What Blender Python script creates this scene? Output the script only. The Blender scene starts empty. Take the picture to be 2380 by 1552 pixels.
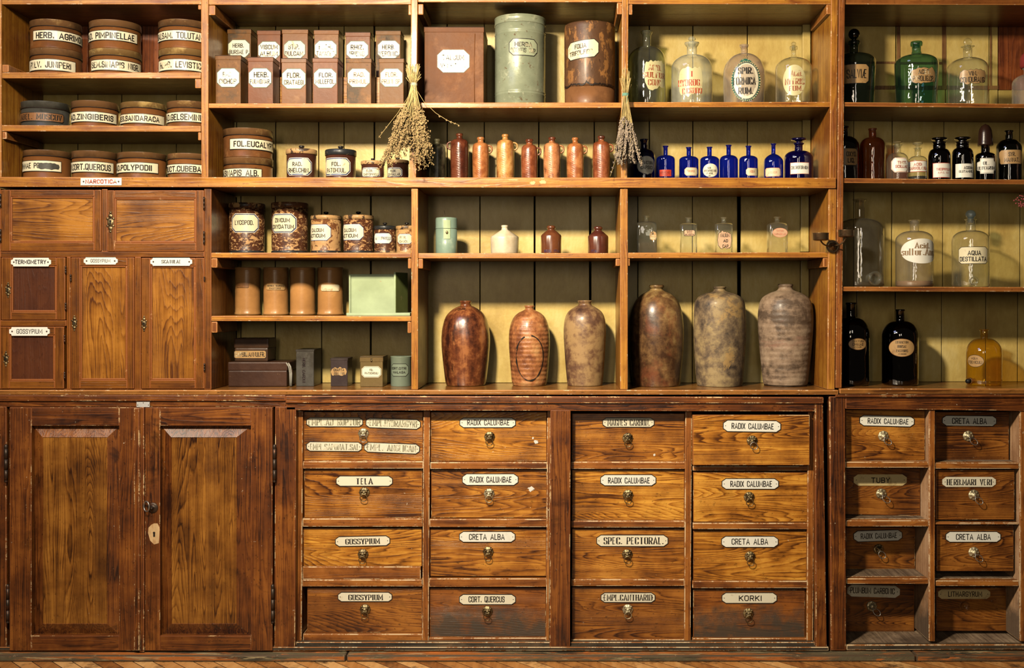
import bpy, bmesh, math, random
from mathutils import Vector, noise as mnoise

# ---------------------------------------------------------------- frame
S = 0.00125          # metres per photograph pixel on the furniture's front plane (Y = 0)
D = 3.1              # camera distance to that plane
VX, VY = 1294.0, 700.0
ZC = 1.036          # eye height
PI = math.pi
scene = bpy.context.scene

cam_data = bpy.data.cameras.new('camera')
cam = bpy.data.objects.new('camera', cam_data)
scene.collection.objects.link(cam)
cam.location = (0, -D, ZC)
cam.rotation_euler = (PI / 2, 0, 0)
cam_data.sensor_width = 36
cam_data.lens = 36 * D / (2380 * S)
cam_data.shift_x = (1190 - VX) / 2380
cam_data.shift_y = -(776 - VY) / 2380
cam_data.clip_start = 0.05
scene.camera = cam

scene.view_settings.view_transform = 'Standard'
scene.view_settings.look = 'None'
scene.view_settings.exposure = 0.0
scene.view_settings.gamma = 1.0
scene.view_settings.use_curve_mapping = False
scene.cycles.use_denoising = True
scene.cycles.max_bounces = 10
scene.cycles.diffuse_bounces = 0
scene.cycles.glossy_bounces = 3
scene.cycles.transmission_bounces = 4
scene.cycles.transparent_max_bounces = 24
scene.cycles.caustics_reflective = False
scene.cycles.caustics_refractive = False
scene.cycles.sample_clamp_indirect = 4.0

world = bpy.data.worlds.new('room_ambience')
scene.world = world
world.use_nodes = True
wbg = world.node_tree.nodes['Background']
wbg.inputs[0].default_value = (1.0, 0.72, 0.50, 1)
wbg.inputs[1].default_value = 0.025


def area(name, loc, target, size, size_y, energy, color):
    l = bpy.data.lights.new(name, 'AREA')
    l.shape = 'RECTANGLE'
    l.size = size
    l.size_y = size_y
    l.energy = energy
    l.color = color
    o = bpy.data.objects.new(name, l)
    scene.collection.objects.link(o)
    o.location = loc
    d = Vector(target) - Vector(loc)
    o.rotation_euler = d.to_track_quat('-Z', 'Y').to_euler()
    return o


def pxx(px):
    return (px - VX) * S


WARM = (1.0, 0.84, 0.61)
# ceiling lamps over the counter, in front of the shelves
area('ceiling_lamp', (pxx(830), -1.75, 2.14), (pxx(1420), 0.1, 0.95), 0.16, 0.16, 43, WARM).data.spread = math.radians(128)
area('ceiling_lamp', (pxx(330), -1.75, 2.14), (pxx(560), 0.1, 1.05), 0.16, 0.16, 16, WARM)
area('ceiling_lamp', (pxx(-250), -1.75, 2.14), (pxx(330), 0.1, 1.2), 0.16, 0.16, 16, WARM)
# daylight: a tall window behind the camera and a cooler one high at the left
area('window_daylight', (pxx(1560), -4.4, 1.75), (pxx(1650), 0, 0.6), 0.45, 1.2, 9, (1.0, 0.88, 0.72))
area('window_daylight', (pxx(640), -4.4, 1.55), (pxx(1500), 0, 0.6), 0.45, 1.2, 17, (1.0, 0.82, 0.60))
area('window_daylight', (pxx(120), -1.5, 2.75), (pxx(330), 0, 0.3), 1.1, 0.7, 13, (0.55, 0.60, 1.0))

# ---------------------------------------------------------------- helpers


def P(px, py, Y=0.0):
    t = (D + Y) / D
    return ((px - VX) * S * t, Y, ZC + (VY - py) * S * t)


def X_(px, Y=0.0):
    return (px - VX) * S * (D + Y) / D


def Z_(py, Y=0.0):
    return ZC + (VY - py) * S * (D + Y) / D


class MB:
    """collects geometry in world coordinates; build() links it as ONE mesh object"""
    def __init__(self):
        self.v, self.f, self.m, self.s = [], [], [], []

    def add(self, vs, fs, mi=0, smooth=False):
        b = len(self.v)
        self.v += [tuple(p) for p in vs]
        for f in fs:
            self.f.append(tuple(b + i for i in f))
            self.m.append(mi)
            self.s.append(smooth)

    def prism(self, q, y0, y1, mi=0, bev=0.0, wmi=1):
        """q: four (x, z) corners, swept from y0 to y1, with worn bevelled edges"""
        bm = bmesh.new()
        a = [bm.verts.new((x, y0, z)) for x, z in q]
        c = [bm.verts.new((x, y1, z)) for x, z in q]
        n = len(q)
        bm.faces.new(a)
        bm.faces.new(c[::-1])
        for i in range(n):
            j = (i + 1) % n
            bm.faces.new((a[j], a[i], c[i], c[j]))
        for f in bm.faces:
            f.material_index = mi
        if bev > 0:
            bmesh.ops.bevel(bm, geom=list(bm.edges), offset=bev, segments=2, profile=0.6,
                            affect='EDGES', material=wmi, clamp_overlap=True)
        bmesh.ops.recalc_face_normals(bm, faces=bm.faces)
        b = len(self.v)
        bm.verts.index_update()
        self.v += [tuple(v.co) for v in bm.verts]
        for f in bm.faces:
            self.f.append(tuple(b + v.index for v in f.verts))
            self.m.append(f.material_index)
            self.s.append(False)
        bm.free()

    def box(self, x0, x1, y0, y1, z0, z1, mi=0, bev=0.0, wmi=1):
        self.prism([(x0, z0), (x1, z0), (x1, z1), (x0, z1)], y0, y1, mi, bev, wmi)

    def pbox(self, l, r, t, b, y0, y1, mi=0, bev=0.0, wmi=1, lb=None, rb=None):
        """box whose front face covers photograph pixels l..r, t..b at depth y0"""
        lb = l if lb is None else lb
        rb = r if rb is None else rb
        self.prism([(X_(lb, y0), Z_(b, y0)), (X_(rb, y0), Z_(b, y0)), (X_(r, y0), Z_(t, y0)), (X_(l, y0), Z_(t, y0))],
                   y0, y1, mi, bev, wmi)

    def lathe(self, prof, x, y, z=0.0, n=48, mi=0, cap=True, wob=0.0, seed=0, mis=None, smooth=True, oct_=None):
        """prof: (radius, z) from bottom to top"""
        vs, fs = [], []
        for r, zz in prof:
            for k in range(n):
                a = 2 * PI * k / n
                rr = r
                if wob:
                    rr *= 1 + wob * mnoise.noise(Vector((math.cos(a) * 1.3 + seed * 7.7, math.sin(a) * 1.3, zz * 9)))
                vs.append((x + rr * math.cos(a), y + rr * math.sin(a), z + zz))
        b = len(self.v)
        self.v += vs
        for i in range(len(prof) - 1):
            m = mis[i] if mis else mi
            for k in range(n):
                j = (k + 1) % n
                self.f.append((b + i * n + k, b + i * n + j, b + (i + 1) * n + j, b + (i + 1) * n + k))
                self.m.append(m)
                self.s.append(smooth)
        if cap:
            self.f.append(tuple(b + k for k in range(n))[::-1])
            self.m.append(mi)
            self.s.append(False)
            t = (len(prof) - 1) * n
            self.f.append(tuple(b + t + k for k in range(n)))
            self.m.append(mi)
            self.s.append(False)

    def tube(self, pts, r, n=8, mi=0, closed=False, flat=1.0, r_end=None):
        pts = [Vector(p) for p in pts]
        m = len(pts)
        vs = []
        up = None
        for i, p in enumerate(pts):
            if closed:
                d = pts[(i + 1) % m] - pts[i - 1]
            else:
                d = pts[min(i + 1, m - 1)] - pts[max(i - 1, 0)]
            if d.length < 1e-9:
                d = Vector((0, 0, 1))
            d.normalize()
            if up is None:
                up = Vector((0, 1, 0)) if abs(d.y) < 0.9 else Vector((1, 0, 0))
            a = d.cross(up)
            if a.length < 1e-6:
                a = d.cross(Vector((1, 0, 0.3)))
            a.normalize()
            bb = a.cross(d)
            bb.normalize()
            up = bb
            rr = r if r_end is None else r + (r_end - r) * i / max(1, m - 1)
            for k in range(n):
                t = 2 * PI * k / n
                vs.append(p + a * (rr * math.cos(t)) + bb * (rr * flat * math.sin(t)))
        fs = []
        for i in range(m if closed else m - 1):
            i2 = (i + 1) % m
            for k in range(n):
                j = (k + 1) % n
                fs.append((i * n + k, i * n + j, i2 * n + j, i2 * n + k))
        if not closed:
            fs.append(tuple(range(n))[::-1])
            fs.append(tuple((m - 1) * n + k for k in range(n)))
        self.add(vs, fs, mi, True)

    def ball(self, c, r, mi=0, n=12, m=8, sx=1, sy=1, sz=1):
        vs, fs = [], []
        for i in range(1, m):
            a = PI * i / m
            for k in range(n):
                t = 2 * PI * k / n
                vs.append((c[0] + r * sx * math.sin(a) * math.cos(t), c[1] + r * sy * math.sin(a) * math.sin(t), c[2] - r * sz * math.cos(a)))
        vs.append((c[0], c[1], c[2] - r * sz))
        vs.append((c[0], c[1], c[2] + r * sz))
        lo, hi = len(vs) - 2, len(vs) - 1
        for i in range(m - 2):
            for k in range(n):
                j = (k + 1) % n
                fs.append((i * n + k, i * n + j, (i + 1) * n + j, (i + 1) * n + k))
        for k in range(n):
            j = (k + 1) % n
            fs.append((lo, j, k))
            fs.append((hi, (m - 2) * n + k, (m - 2) * n + j))
        self.add(vs, fs, mi, True)

    def build(self, name, mats, parent=None, loc=None):
        if not isinstance(mats, (list, tuple)):
            mats = [mats]
        if parent is not None:
            o0 = parent['_o']
        elif loc is not None:
            o0 = loc
        else:
            n = max(1, len(self.v))
            xs = [v[0] for v in self.v]
            ys = [v[1] for v in self.v]
            zs = [v[2] for v in self.v]
            o0 = ((min(xs) + max(xs)) / 2, (min(ys) + max(ys)) / 2, min(zs))
        me = bpy.data.meshes.new(name)
        me.from_pydata([(v[0] - o0[0], v[1] - o0[1], v[2] - o0[2]) for v in self.v], [], self.f)
        for mt in mats:
            me.materials.append(mt)
        me.polygons.foreach_set('material_index', [min(i, len(mats) - 1) for i in self.m])
        me.polygons.foreach_set('use_smooth', self.s)
        me.update()
        o = bpy.data.objects.new(name, me)
        scene.collection.objects.link(o)
        if parent is not None:
            o.parent = parent['_e']
        else:
            o.location = o0
        ref = {'_o': o0, '_e': o}
        return ref


def thing(name, label, cat, loc, group=None):
    o = bpy.data.objects.new(name, None)
    o.empty_display_size = 0.05
    scene.collection.objects.link(o)
    o.location = loc
    o['label'] = label
    o['category'] = cat
    if group:
        o['group'] = group
    return {'_o': tuple(loc), '_e': o}


def tag(ref, label, cat, group=None):
    o = ref['_e']
    o['label'] = label
    o['category'] = cat
    if group:
        o['group'] = group
    return ref


def kind(ref, k):
    ref['_e']['kind'] = k
    return ref


def plabel(ref, label):
    ref['_e']['label'] = label
    return ref

# ---------------------------------------------------------------- stroke lettering
R_ = 1
G = {
 'A': (.62, [[(0, 0), (.5, 1), (1, 0)], [(.17, .3), (.83, .3)]]),
 'B': (.5, [[(0, 0), (0, 1), (1, 1, 1), (1, .52, 1), (0, .52)], [(0, .52), (1, .52, 1), (1, 0, 1), (0, 0)]]),
 'C': (.5, [[(1, .7), (1, 1, 1), (0, 1, 1), (0, 0, 1), (1, 0, 1), (1, .3)]]),
 'D': (.52, [[(0, 0), (0, 1), (1, 1, 1), (1, 0, 1), (0, 0)]]),
 'E': (.42, [[(1, 1), (0, 1), (0, 0), (1, 0)], [(0, .52), (.8, .52)]]),
 'F': (.4, [[(1, 1), (0, 1), (0, 0)], [(0, .52), (.8, .52)]]),
 'G': (.52, [[(1, .7), (1, 1, 1), (0, 1, 1), (0, 0, 1), (1, 0, 1), (1, .45), (.55, .45)]]),
 'H': (.52, [[(0, 0), (0, 1)], [(1, 0), (1, 1)], [(0, .5), (1, .5)]]),
 'I': (.04, [[(.5, 0), (.5, 1)]]),
 'J': (.42, [[(1, 1), (1, 0, 1), (0, 0, 1), (0, .3)]]),
 'K': (.52, [[(0, 0), (0, 1)], [(1, 1), (0, .4)], [(.3, .6), (1, 0)]]),
 'L': (.4, [[(0, 1), (0, 0), (1, 0)]]),
 'M': (.74, [[(0, 0), (0, 1), (.5, .25), (1, 1), (1, 0)]]),
 'N': (.54, [[(0, 0), (0, 1), (1, 0), (1, 1)]]),
 'O': (.52, [[(.5, 1), (1, 1, 1), (1, 0, 1), (0, 0, 1), (0, 1, 1), (.5, 1)]]),
 'P': (.48, [[(0, 0), (0, 1), (1, 1, 1), (1, .45, 1), (0, .45)]]),
 'Q': (.54, [[(.5, 1), (1, 1, 1), (1, 0, 1), (0, 0, 1), (0, 1, 1), (.5, 1)], [(.55, .25), (1.1, -.12)]]),
 'R': (.5, [[(0, 0), (0, 1), (1, 1, 1), (1, .48, 1), (0, .48)], [(.5, .48), (1, 0)]]),
 'S': (.48, [[(1, .74), (1, 1, 1), (0, 1, 1), (0, .52, 1), (1, .52, 1), (1, 0, 1), (0, 0, 1), (0, .26)]]),
 'T': (.6, [[(0, 1), (1, 1)], [(.5, 1), (.5, 0)]]),
 'U': (.52, [[(0, 1), (0, 0, 1), (1, 0, 1), (1, 1)]]),
 'V': (.56, [[(0, 1), (.5, 0), (1, 1)]]),
 'W': (.8, [[(0, 1), (.25, 0), (.5, 1), (.75, 0), (1, 1)]]),
 'X': (.54, [[(0, 0), (1, 1)], [(0, 1), (1, 0)]]),
 'Y': (.54, [[(0, 1), (.5, .45), (1, 1)], [(.5, .45), (.5, 0)]]),
 'Z': (.48, [[(0, 1), (1, 1), (0, 0), (1, 0)]]),
 '.': (.06, [[(.5, 0), (.5, .13)]]),
 ':': (.06, [[(.5, .1), (.5, .23)], [(.5, .55), (.5, .68)]]),
 '-': (.25, [[(0, .45), (1, .45)]]),
 ' ': (.42, []),
 'c': (.4, [[(1, .45), (1, .66, 1), (0, .66, 1), (0, 0, 1), (1, 0, 1), (1, .18)]]),
 'i': (.04, [[(.5, 0), (.5, .66)], [(.5, .84), (.5, .95)]]),
 'd': (.42, [[(1, 0), (1, 1)], [(1, .66), (0, .66, 1), (0, 0, 1), (1, 0)]]),
 's': (.36, [[(1, .5), (1, .66, 1), (0, .66, 1), (0, .36, 1), (1, .36, 1), (1, 0, 1), (0, 0, 1), (0, .16)]]),
 'u': (.42, [[(0, .66), (0, 0, 1), (1, 0, 1), (1, .66)]]),
 'l': (.04, [[(.5, 0), (.5, 1)]]),
 'f': (.3, [[(.4, 0), (.4, 1, 1), (1, 1)], [(0, .64), (1, .64)]]),
 'r': (.32, [[(0, 0), (0, .66)], [(0, .4), (.2, .64), (1, .64)]]),
 'n': (.42, [[(0, 0), (0, .66)], [(0, .55), (0, .66), (1, .66, 1), (1, 0)]]),
 'g': (.42, [[(1, .66), (0, .66, 1), (0, 0, 1), (1, 0)], [(1, .66), (1, -.3, 1), (0, -.3)]]),
}
G['Ü'] = (.52, G['U'][1] + [[(.25, 1.14), (.25, 1.26)], [(.75, 1.14), (.75, 1.26)]])
G['Æ'] = (.85, [[(0, 0), (.5, 1), (1, 1)], [(.55, 1), (.55, 0), (1, 0)], [(.55, .52), (.92, .52)], [(.15, .3), (.55, .3)]])


def round_path(pts, rad):
    out = []
    for i, p in enumerate(pts):
        if len(p) > 2 and 0 < i < len(pts) - 1:
            a, b, c = Vector(pts[i - 1][:2]), Vector(p[:2]), Vector(pts[i + 1][:2])
            d1, d2 = a - b, c - b
            r = min(rad, d1.length * .5, d2.length * .5)
            s, e = b + d1.normalized() * r, b + d2.normalized() * r
            for k in range(6):
                t = k / 5
                out.append(s * (1 - t) ** 2 + b * 2 * t * (1 - t) + e * t * t)
        else:
            out.append(Vector(p[:2]))
    q = [out[0]]
    for p in out[1:]:
        if (p - q[-1]).length > 1e-6:
            q.append(p)
    return q


def stroke(mb, pts, w, mi, mapf, thin=None):
    """pts in label units (x, y up); w full stroke width; thin: width of horizontal strokes"""
    n = len(pts)
    L, Rr = [], []
    for i in range(n):
        d1 = (pts[i] - pts[i - 1]).normalized() if i else None
        d2 = (pts[i + 1] - pts[i]).normalized() if i < n - 1 else None
        if d1 is None:
            d1 = d2
        if d2 is None:
            d2 = d1
        def wid(d):
            if thin is None:
                return w
            return thin + (w - thin) * abs(d.y) ** 1.6
        n1 = Vector((-d1.y, d1.x))
        n2 = Vector((-d2.y, d2.x))
        nn = n1 + n2
        if nn.length < 0.2:
            nn = n1
        nn.normalize()
        ww = (wid(d1) + wid(d2)) / 2
        k = 1 / max(0.55, nn.dot(n1))
        L.append(pts[i] + nn * ww / 2 * k)
        Rr.append(pts[i] - nn * ww / 2 * k)
    vs = [mapf(p.x, p.y) for p in L] + [mapf(p.x, p.y) for p in Rr]
    fs = [(i, i + 1, n + i + 1, n + i) for i in range(n - 1)]
    mb.add(vs, fs, mi)


def lettering(mb, text, x0, x1, yb, yt, mi, mapf, style='sans', weight=.16):
    """x0..x1, yb..yt in the label's own units, y up"""
    gap = .27 if style == 'sans' else .32
    adv = []
    tot = 0
    for ch in text:
        g = G.get(ch)
        if g is None:
            g = G[' ']
        w = g[0] + (.1 if style == 'serif' and ch == 'I' else 0)
        adv.append((tot, w, g))
        tot += w + gap
    tot -= gap
    H = yt - yb
    th = weight * H
    sx = (x1 - x0 - th) / max(tot, .1)
    th = min(th, sx * .5 * .42)
    sx = (x1 - x0 - th) / max(tot, .1)
    Hh = H - th * (1 if style == 'sans' else .4)
    for ox, w, g in adv:
        for st in g[1]:
            pts = [(x0 + th / 2 + (ox + p[0] * w) * sx, yb + (H - Hh) / 2 + p[1] * Hh) + tuple(p[2:]) for p in st]
            rp = round_path(pts, .46 * w * sx if w > .1 else 1)
            if style == 'serif':
                stroke(mb, rp, th * 1.25, mi, mapf, thin=th * .32)
                for e in (0, -1):
                    p = rp[e]
                    q = rp[1] if e == 0 else rp[-2]
                    d = (p - q)
                    if abs(d.y) > 2 * abs(d.x) * .9 and d.length > H * .25:
                        s = th * .85
                        stroke(mb, [p + Vector((-s, 0)), p + Vector((s, 0))], th * .34, mi, mapf)
            else:
                # extend square ends so that corners close
                a, b = rp[0] - rp[1], rp[-1] - rp[-2]
                rp = list(rp)
                if len(st) > 1 or True:
                    rp[0] = rp[0] + a.normalized() * th * .42
                    rp[-1] = rp[-1] + b.normalized() * th * .42
                stroke(mb, rp, th, mi, mapf)


def shape_h(kindname, x, w, h, seed=0):
    """half height of a label outline at x from its centre (w, h half sizes)"""
    u = min(1, abs(x) / w)
    if kindname == 'oval':
        return h * math.sqrt(max(0, 1 - u * u))
    if kindname == 'round':
        return h * max(0, 1 - u ** 5) ** .2
    if kindname == 'oct':
        c = h * .5
        return h if abs(x) < w - c else h - (abs(x) - (w - c)) * .95
    if kindname == 'plate':       # enamel plate: chamfered ends with a shallow notch
        c = h * .75
        if abs(x) < w - c:
            return h
        t = (abs(x) - (w - c)) / c
        return h * (1 - .52 * t)
    if kindname == 'notch':       # scalloped corners
        c = h * .45
        if abs(x) < w - c:
            return h
        t = (abs(x) - (w - c)) / c
        return h * (.62 - .1 * t) if t < .98 else h * .45
    if kindname == 'tag':
        c = h * .35
        return h if abs(x) < w - c else h - (abs(x) - (w - c)) * .8
    if kindname == 'torn':
        return h * (0.80 + .32 * mnoise.noise(Vector((x / w * 3.1 + seed * 5.3, seed, 0)))) * max(0, 1 - u ** 4) ** .35
    return h


def label_geo(mb, x0, x1, yb, yt, layers, mapf, shape='rect', seed=0, base=0.0004, ncol=28):
    """layers: (inset, material index); label units; mapf(x, y, offset) -> world"""
    cx, cy = (x0 + x1) / 2, (yb + yt) / 2
    for li, (ins, mi) in enumerate(layers):
        w, h = (x1 - x0) / 2 - ins, (yt - yb) / 2 - ins
        off = base + li * .00022
        xs = set(-w + 2 * w * k / ncol for k in range(ncol + 1))
        if shape in ('oct', 'plate', 'notch', 'tag'):
            c = {'oct': .5, 'plate': .75, 'notch': .45, 'tag': .35}[shape] * h
            xs |= {w - c, c - w}
            if shape == 'notch':
                xs |= {w - c + 1e-4, c - w - 1e-4}
        if shape in ('oval', 'round'):
            xs |= {w * s * q for s in (-1, 1) for q in (.97, .985, .995)}
        xs = sorted(xs)
        top, bot = [], []
        for x in xs:
            hh = shape_h(shape, x, w, h, seed)
            hb = shape_h(shape, x, w, h, seed + 3.3) if shape == 'torn' else hh
            top.append((cx + x, cy + hh))
            bot.append((cx + x, cy - hb))
        n = len(xs)
        vs = [mapf(a, b, off) for a, b in top] + [mapf(a, b, off) for a, b in bot]
        fs = [(i, i + 1, n + i + 1, n + i) for i in range(n - 1)]
        if li == 0:
            vs += [mapf(a, b, 0) for a, b in top] + [mapf(a, b, 0) for a, b in bot]
            fs += [(2 * n + i, 2 * n + i + 1, i + 1, i) for i in range(n - 1)]
            fs += [(n + i, n + i + 1, 3 * n + i + 1, 3 * n + i) for i in range(n - 1)]
            fs += [(0, n, 3 * n, 2 * n), (n - 1, 2 * n - 1, 4 * n - 1, 3 * n - 1)]
        mb.add(vs, fs, mi)
    return base + len(layers) * .00022


class Cyl:
    """an upright round body seen at pixel cx with half width hw, its axis at depth Y"""
    def __init__(self, cx, hw, Y, zb=None):
        self.t = (D + Y) / D
        self.x = (cx - VX) * S * self.t
        self.y = Y
        th = math.atan2(self.x, D + Y)
        self.k = S * self.t * math.cos(th)     # metres per pixel of half width
        self.R = hw * self.k
        self.tf = (D + Y - self.R) / D
        self.prof = None
        self.zb = zb

    def z(self, py):
        return ZC + (VY - py) * S * self.tf

    def r_at(self, z):
        p = self.prof
        if not p:
            return self.R
        for (r0, z0), (r1, z1) in zip(p, p[1:]):
            if z0 <= z <= z1 and z1 > z0:
                return r0 + (r1 - r0) * (z - z0) / (z1 - z0)
        return self.R

    def ang(self, px, R=None):
        R = R or self.R
        kx = (px - VX) * S / D
        # point (kx*s, -D+s) on circle
        a = kx * kx + 1
        b = -2 * (kx * self.x + (D + self.y))
        c = self.x ** 2 + (D + self.y) ** 2 - R * R
        dd = b * b - 4 * a * c
        if dd >= 0:
            s = (-b - math.sqrt(dd)) / (2 * a)
            return math.atan2(kx * s - self.x, -(-D + s - self.y))
        # outside the silhouette
        view = math.atan2(-self.x, D + self.y)   # direction from the axis to the camera
        cxp = self.x / self.t / S + VX
        side = 1 if px > cxp else -1
        excess = abs(px - cxp) * self.k - R
        return view + side * (math.acos(R / math.hypot(self.x, D + self.y)) + max(0, excess) / R)

    def mapper(self, off0=0.0, Rref=None):
        R = Rref or self.R
        def f(u, z, off=0.0):
            a = u / R
            r = self.r_at(z) + off + off0
            return (self.x + r * math.sin(a), self.y - r * math.cos(a), z)
        return f


def cyl_label(c, x0, x1, yt, yb, layers, mats, lines, parent, shape='rect', style='sans', weight=.16,
              name='label', seed=0, R=None, ncol=28, base=.0004, tilt=0, label=None):
    """lines: (text, px0, px1, py_top, py_bottom[, material index])"""
    mb = MB()
    R = R or c.R
    f = c.mapper(0, R)
    a0, a1 = c.ang(x0, R) * R, c.ang(x1, R) * R
    z1, z0 = c.z(yt), c.z(yb)
    mid = (a0 + a1) / 2
    def g(u, z, off=0.0):
        return f(u, z + (u - mid) * tilt, off)
    px = c.k
    top = label_geo(mb, a0, a1, z0, z1, [(i * px, m) for i, m in layers], g, shape, seed, base, ncol)
    for ln in lines:
        tx, b0, b1, ct, cb = ln[:5]
        mi = ln[5] if len(ln) > 5 else len(mats) - 1
        def h(u, z):
            return g(u, z, top + .0001)
        lettering(mb, tx, c.ang(b0, R) * R, c.ang(b1, R) * R, c.z(cb), c.z(ct), mi, h, style, weight)
    ref = mb.build(name, mats, parent)
    if label:
        plabel(ref, label)
    return ref


def flat_label(Y, x0, x1, yt, yb, layers, mats, lines, parent, shape='rect', style='sans', weight=.16,
               name='label', tilt=0.0, base=.0004, screws=None, seed=0, label=None, screw_r=.0024):
    """a flat plate lying on the plane at depth Y (world units inside)"""
    mb = MB()
    ax0, ax1 = X_(x0, Y), X_(x1, Y)
    z1, z0 = Z_(yt, Y), Z_(yb, Y)
    cx, cz = (ax0 + ax1) / 2, (z0 + z1) / 2
    ca, sa = math.cos(tilt), math.sin(tilt)
    def g(u, z, off=0.0):
        dx, dz = u - cx, z - cz
        return (cx + dx * ca + dz * sa, Y - off, cz - dx * sa + dz * ca)
    top = label_geo(mb, ax0, ax1, z0, z1, [(i * S, m) for i, m in layers], g, shape, seed, base, 16)
    for ln in lines:
        tx, b0, b1, ct, cb = ln[:5]
        mi = ln[5] if len(ln) > 5 else len(mats) - 1
        lettering(mb, tx, X_(b0, Y), X_(b1, Y), Z_(cb, Y), Z_(ct, Y), mi, lambda u, z: g(u, z, top + .0001), style, weight)
    if screws is not None:
        for s in (-1, 1):
            p = g(cx + s * ((ax1 - ax0) / 2 - (.0085 if screw_r > .002 else .0075)), cz, top)
            mb.ball(p, screw_r, screws, 10, 6, 1, .5, 1)
    ref = mb.build(name, mats, parent)
    if label:
        plabel(ref, label)
    return ref
# ---------------------------------------------------------------- materials


class NT:
    def __init__(self, name):
        self.mat = bpy.data.materials.new(name)
        self.mat.use_nodes = True
        self.t = self.mat.node_tree
        self.t.nodes.clear()
        self.out = self.t.nodes.new('ShaderNodeOutputMaterial')

    def n(self, typ, **kw):
        nd = self.t.nodes.new(typ)
        for k, v in kw.items():
            if k.startswith('i_'):
                key = k[2:]
                nd.inputs[int(key) if key.isdigit() else key.replace('_', ' ')].default_value = v
            else:
                setattr(nd, k, v)
        return nd

    def l(self, a, b):
        self.t.links.new(a, b)

    def math(self, op, a, b=None, c=None, clamp=False):
        m = self.n('ShaderNodeMath', operation=op, use_clamp=clamp)
        for i, v in enumerate((a, b, c)):
            if v is None:
                continue
            if isinstance(v, (int, float)):
                m.inputs[i].default_value = v
            else:
                self.l(v, m.inputs[i])
        return m.outputs[0]

    def mix(self, fac, a, b, blend='MIX'):
        m = self.n('ShaderNodeMix', data_type='RGBA', blend_type=blend)
        for sock, v in ((m.inputs[0], fac), (m.inputs[6], a), (m.inputs[7], b)):
            if isinstance(v, (int, float)):
                sock.default_value = v
            elif isinstance(v, tuple):
                sock.default_value = v if len(v) == 4 else v + (1,)
            else:
                self.l(v, sock)
        return m.outputs[2]

    def coords(self, scale=(1, 1, 1), rnd=True, seed=0.0):
        tc = self.n('ShaderNodeTexCoord')
        mp = self.n('ShaderNodeMapping')
        mp.inputs['Scale'].default_value = scale
        src = tc.outputs['Object']
        if rnd:
            oi = self.n('ShaderNodeObjectInfo')
            cm = self.n('ShaderNodeCombineXYZ')
            self.l(self.math('MULTIPLY', oi.outputs['Random'], 37.0), cm.inputs[0])
            self.l(self.math('MULTIPLY', oi.outputs['Random'], 91.0), cm.inputs[1])
            self.l(self.math('MULTIPLY', oi.outputs['Random'], 53.0), cm.inputs[2])
            add = self.n('ShaderNodeVectorMath', operation='ADD')
            self.l(src, add.inputs[0])
            self.l(cm.outputs[0], add.inputs[1])
            src = add.outputs[0]
        self.l(src, mp.inputs[0])
        return mp.outputs[0]

    def noise(self, vec, scale, detail=3, rough=.55, dist=0.0):
        nd = self.n('ShaderNodeTexNoise')
        nd.inputs['Scale'].default_value = scale
        nd.inputs['Detail'].default_value = detail
        nd.inputs['Roughness'].default_value = rough
        nd.inputs['Distortion'].default_value = dist
        self.l(vec, nd.inputs['Vector'])
        return nd.outputs[0]

    def ramp(self, fac, stops, interp='LINEAR'):
        r = self.n('ShaderNodeValToRGB')
        r.color_ramp.interpolation = interp
        e = r.color_ramp.elements
        while len(e) < len(stops):
            e.new(0.5)
        for el, (p, c) in zip(e, stops):
            el.position = p
            el.color = (c if isinstance(c, tuple) else (c, c, c)) + ((1,) if not isinstance(c, tuple) or len(c) == 3 else ())
        self.l(fac, r.inputs[0])
        return r.outputs[0]

    def step(self, v, a, b):
        m = self.n('ShaderNodeMapRange', clamp=True)
        m.inputs[1].default_value = a
        m.inputs[2].default_value = b
        self.l(v, m.inputs[0])
        return m.outputs[0]

    def principled(self, color, rough=.5, bump=None, bump_d=.001, metal=0.0, coat=0.0, spec=.4, sheen=0, bstr=1.0):
        p = self.n('ShaderNodeBsdfPrincipled')
        for k, v in (('Base Color', color), ('Roughness', rough), ('Metallic', metal), ('Coat Weight', coat), ('Specular IOR Level', spec)):
            if isinstance(v, (int, float)):
                p.inputs[k].default_value = v
            elif isinstance(v, tuple):
                p.inputs[k].default_value = v if len(v) == 4 else v + (1,)
            else:
                self.l(v, p.inputs[k])
        p.inputs['Coat Roughness'].default_value = .22
        if bump is not None:
            b = self.n('ShaderNodeBump')
            b.inputs['Distance'].default_value = bump_d
            b.inputs['Strength'].default_value = bstr
            self.l(bump, b.inputs['Height'])
            self.l(b.outputs[0], p.inputs['Normal'])
        self.l(p.outputs[0], self.out.inputs[0])
        return self.mat


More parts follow.
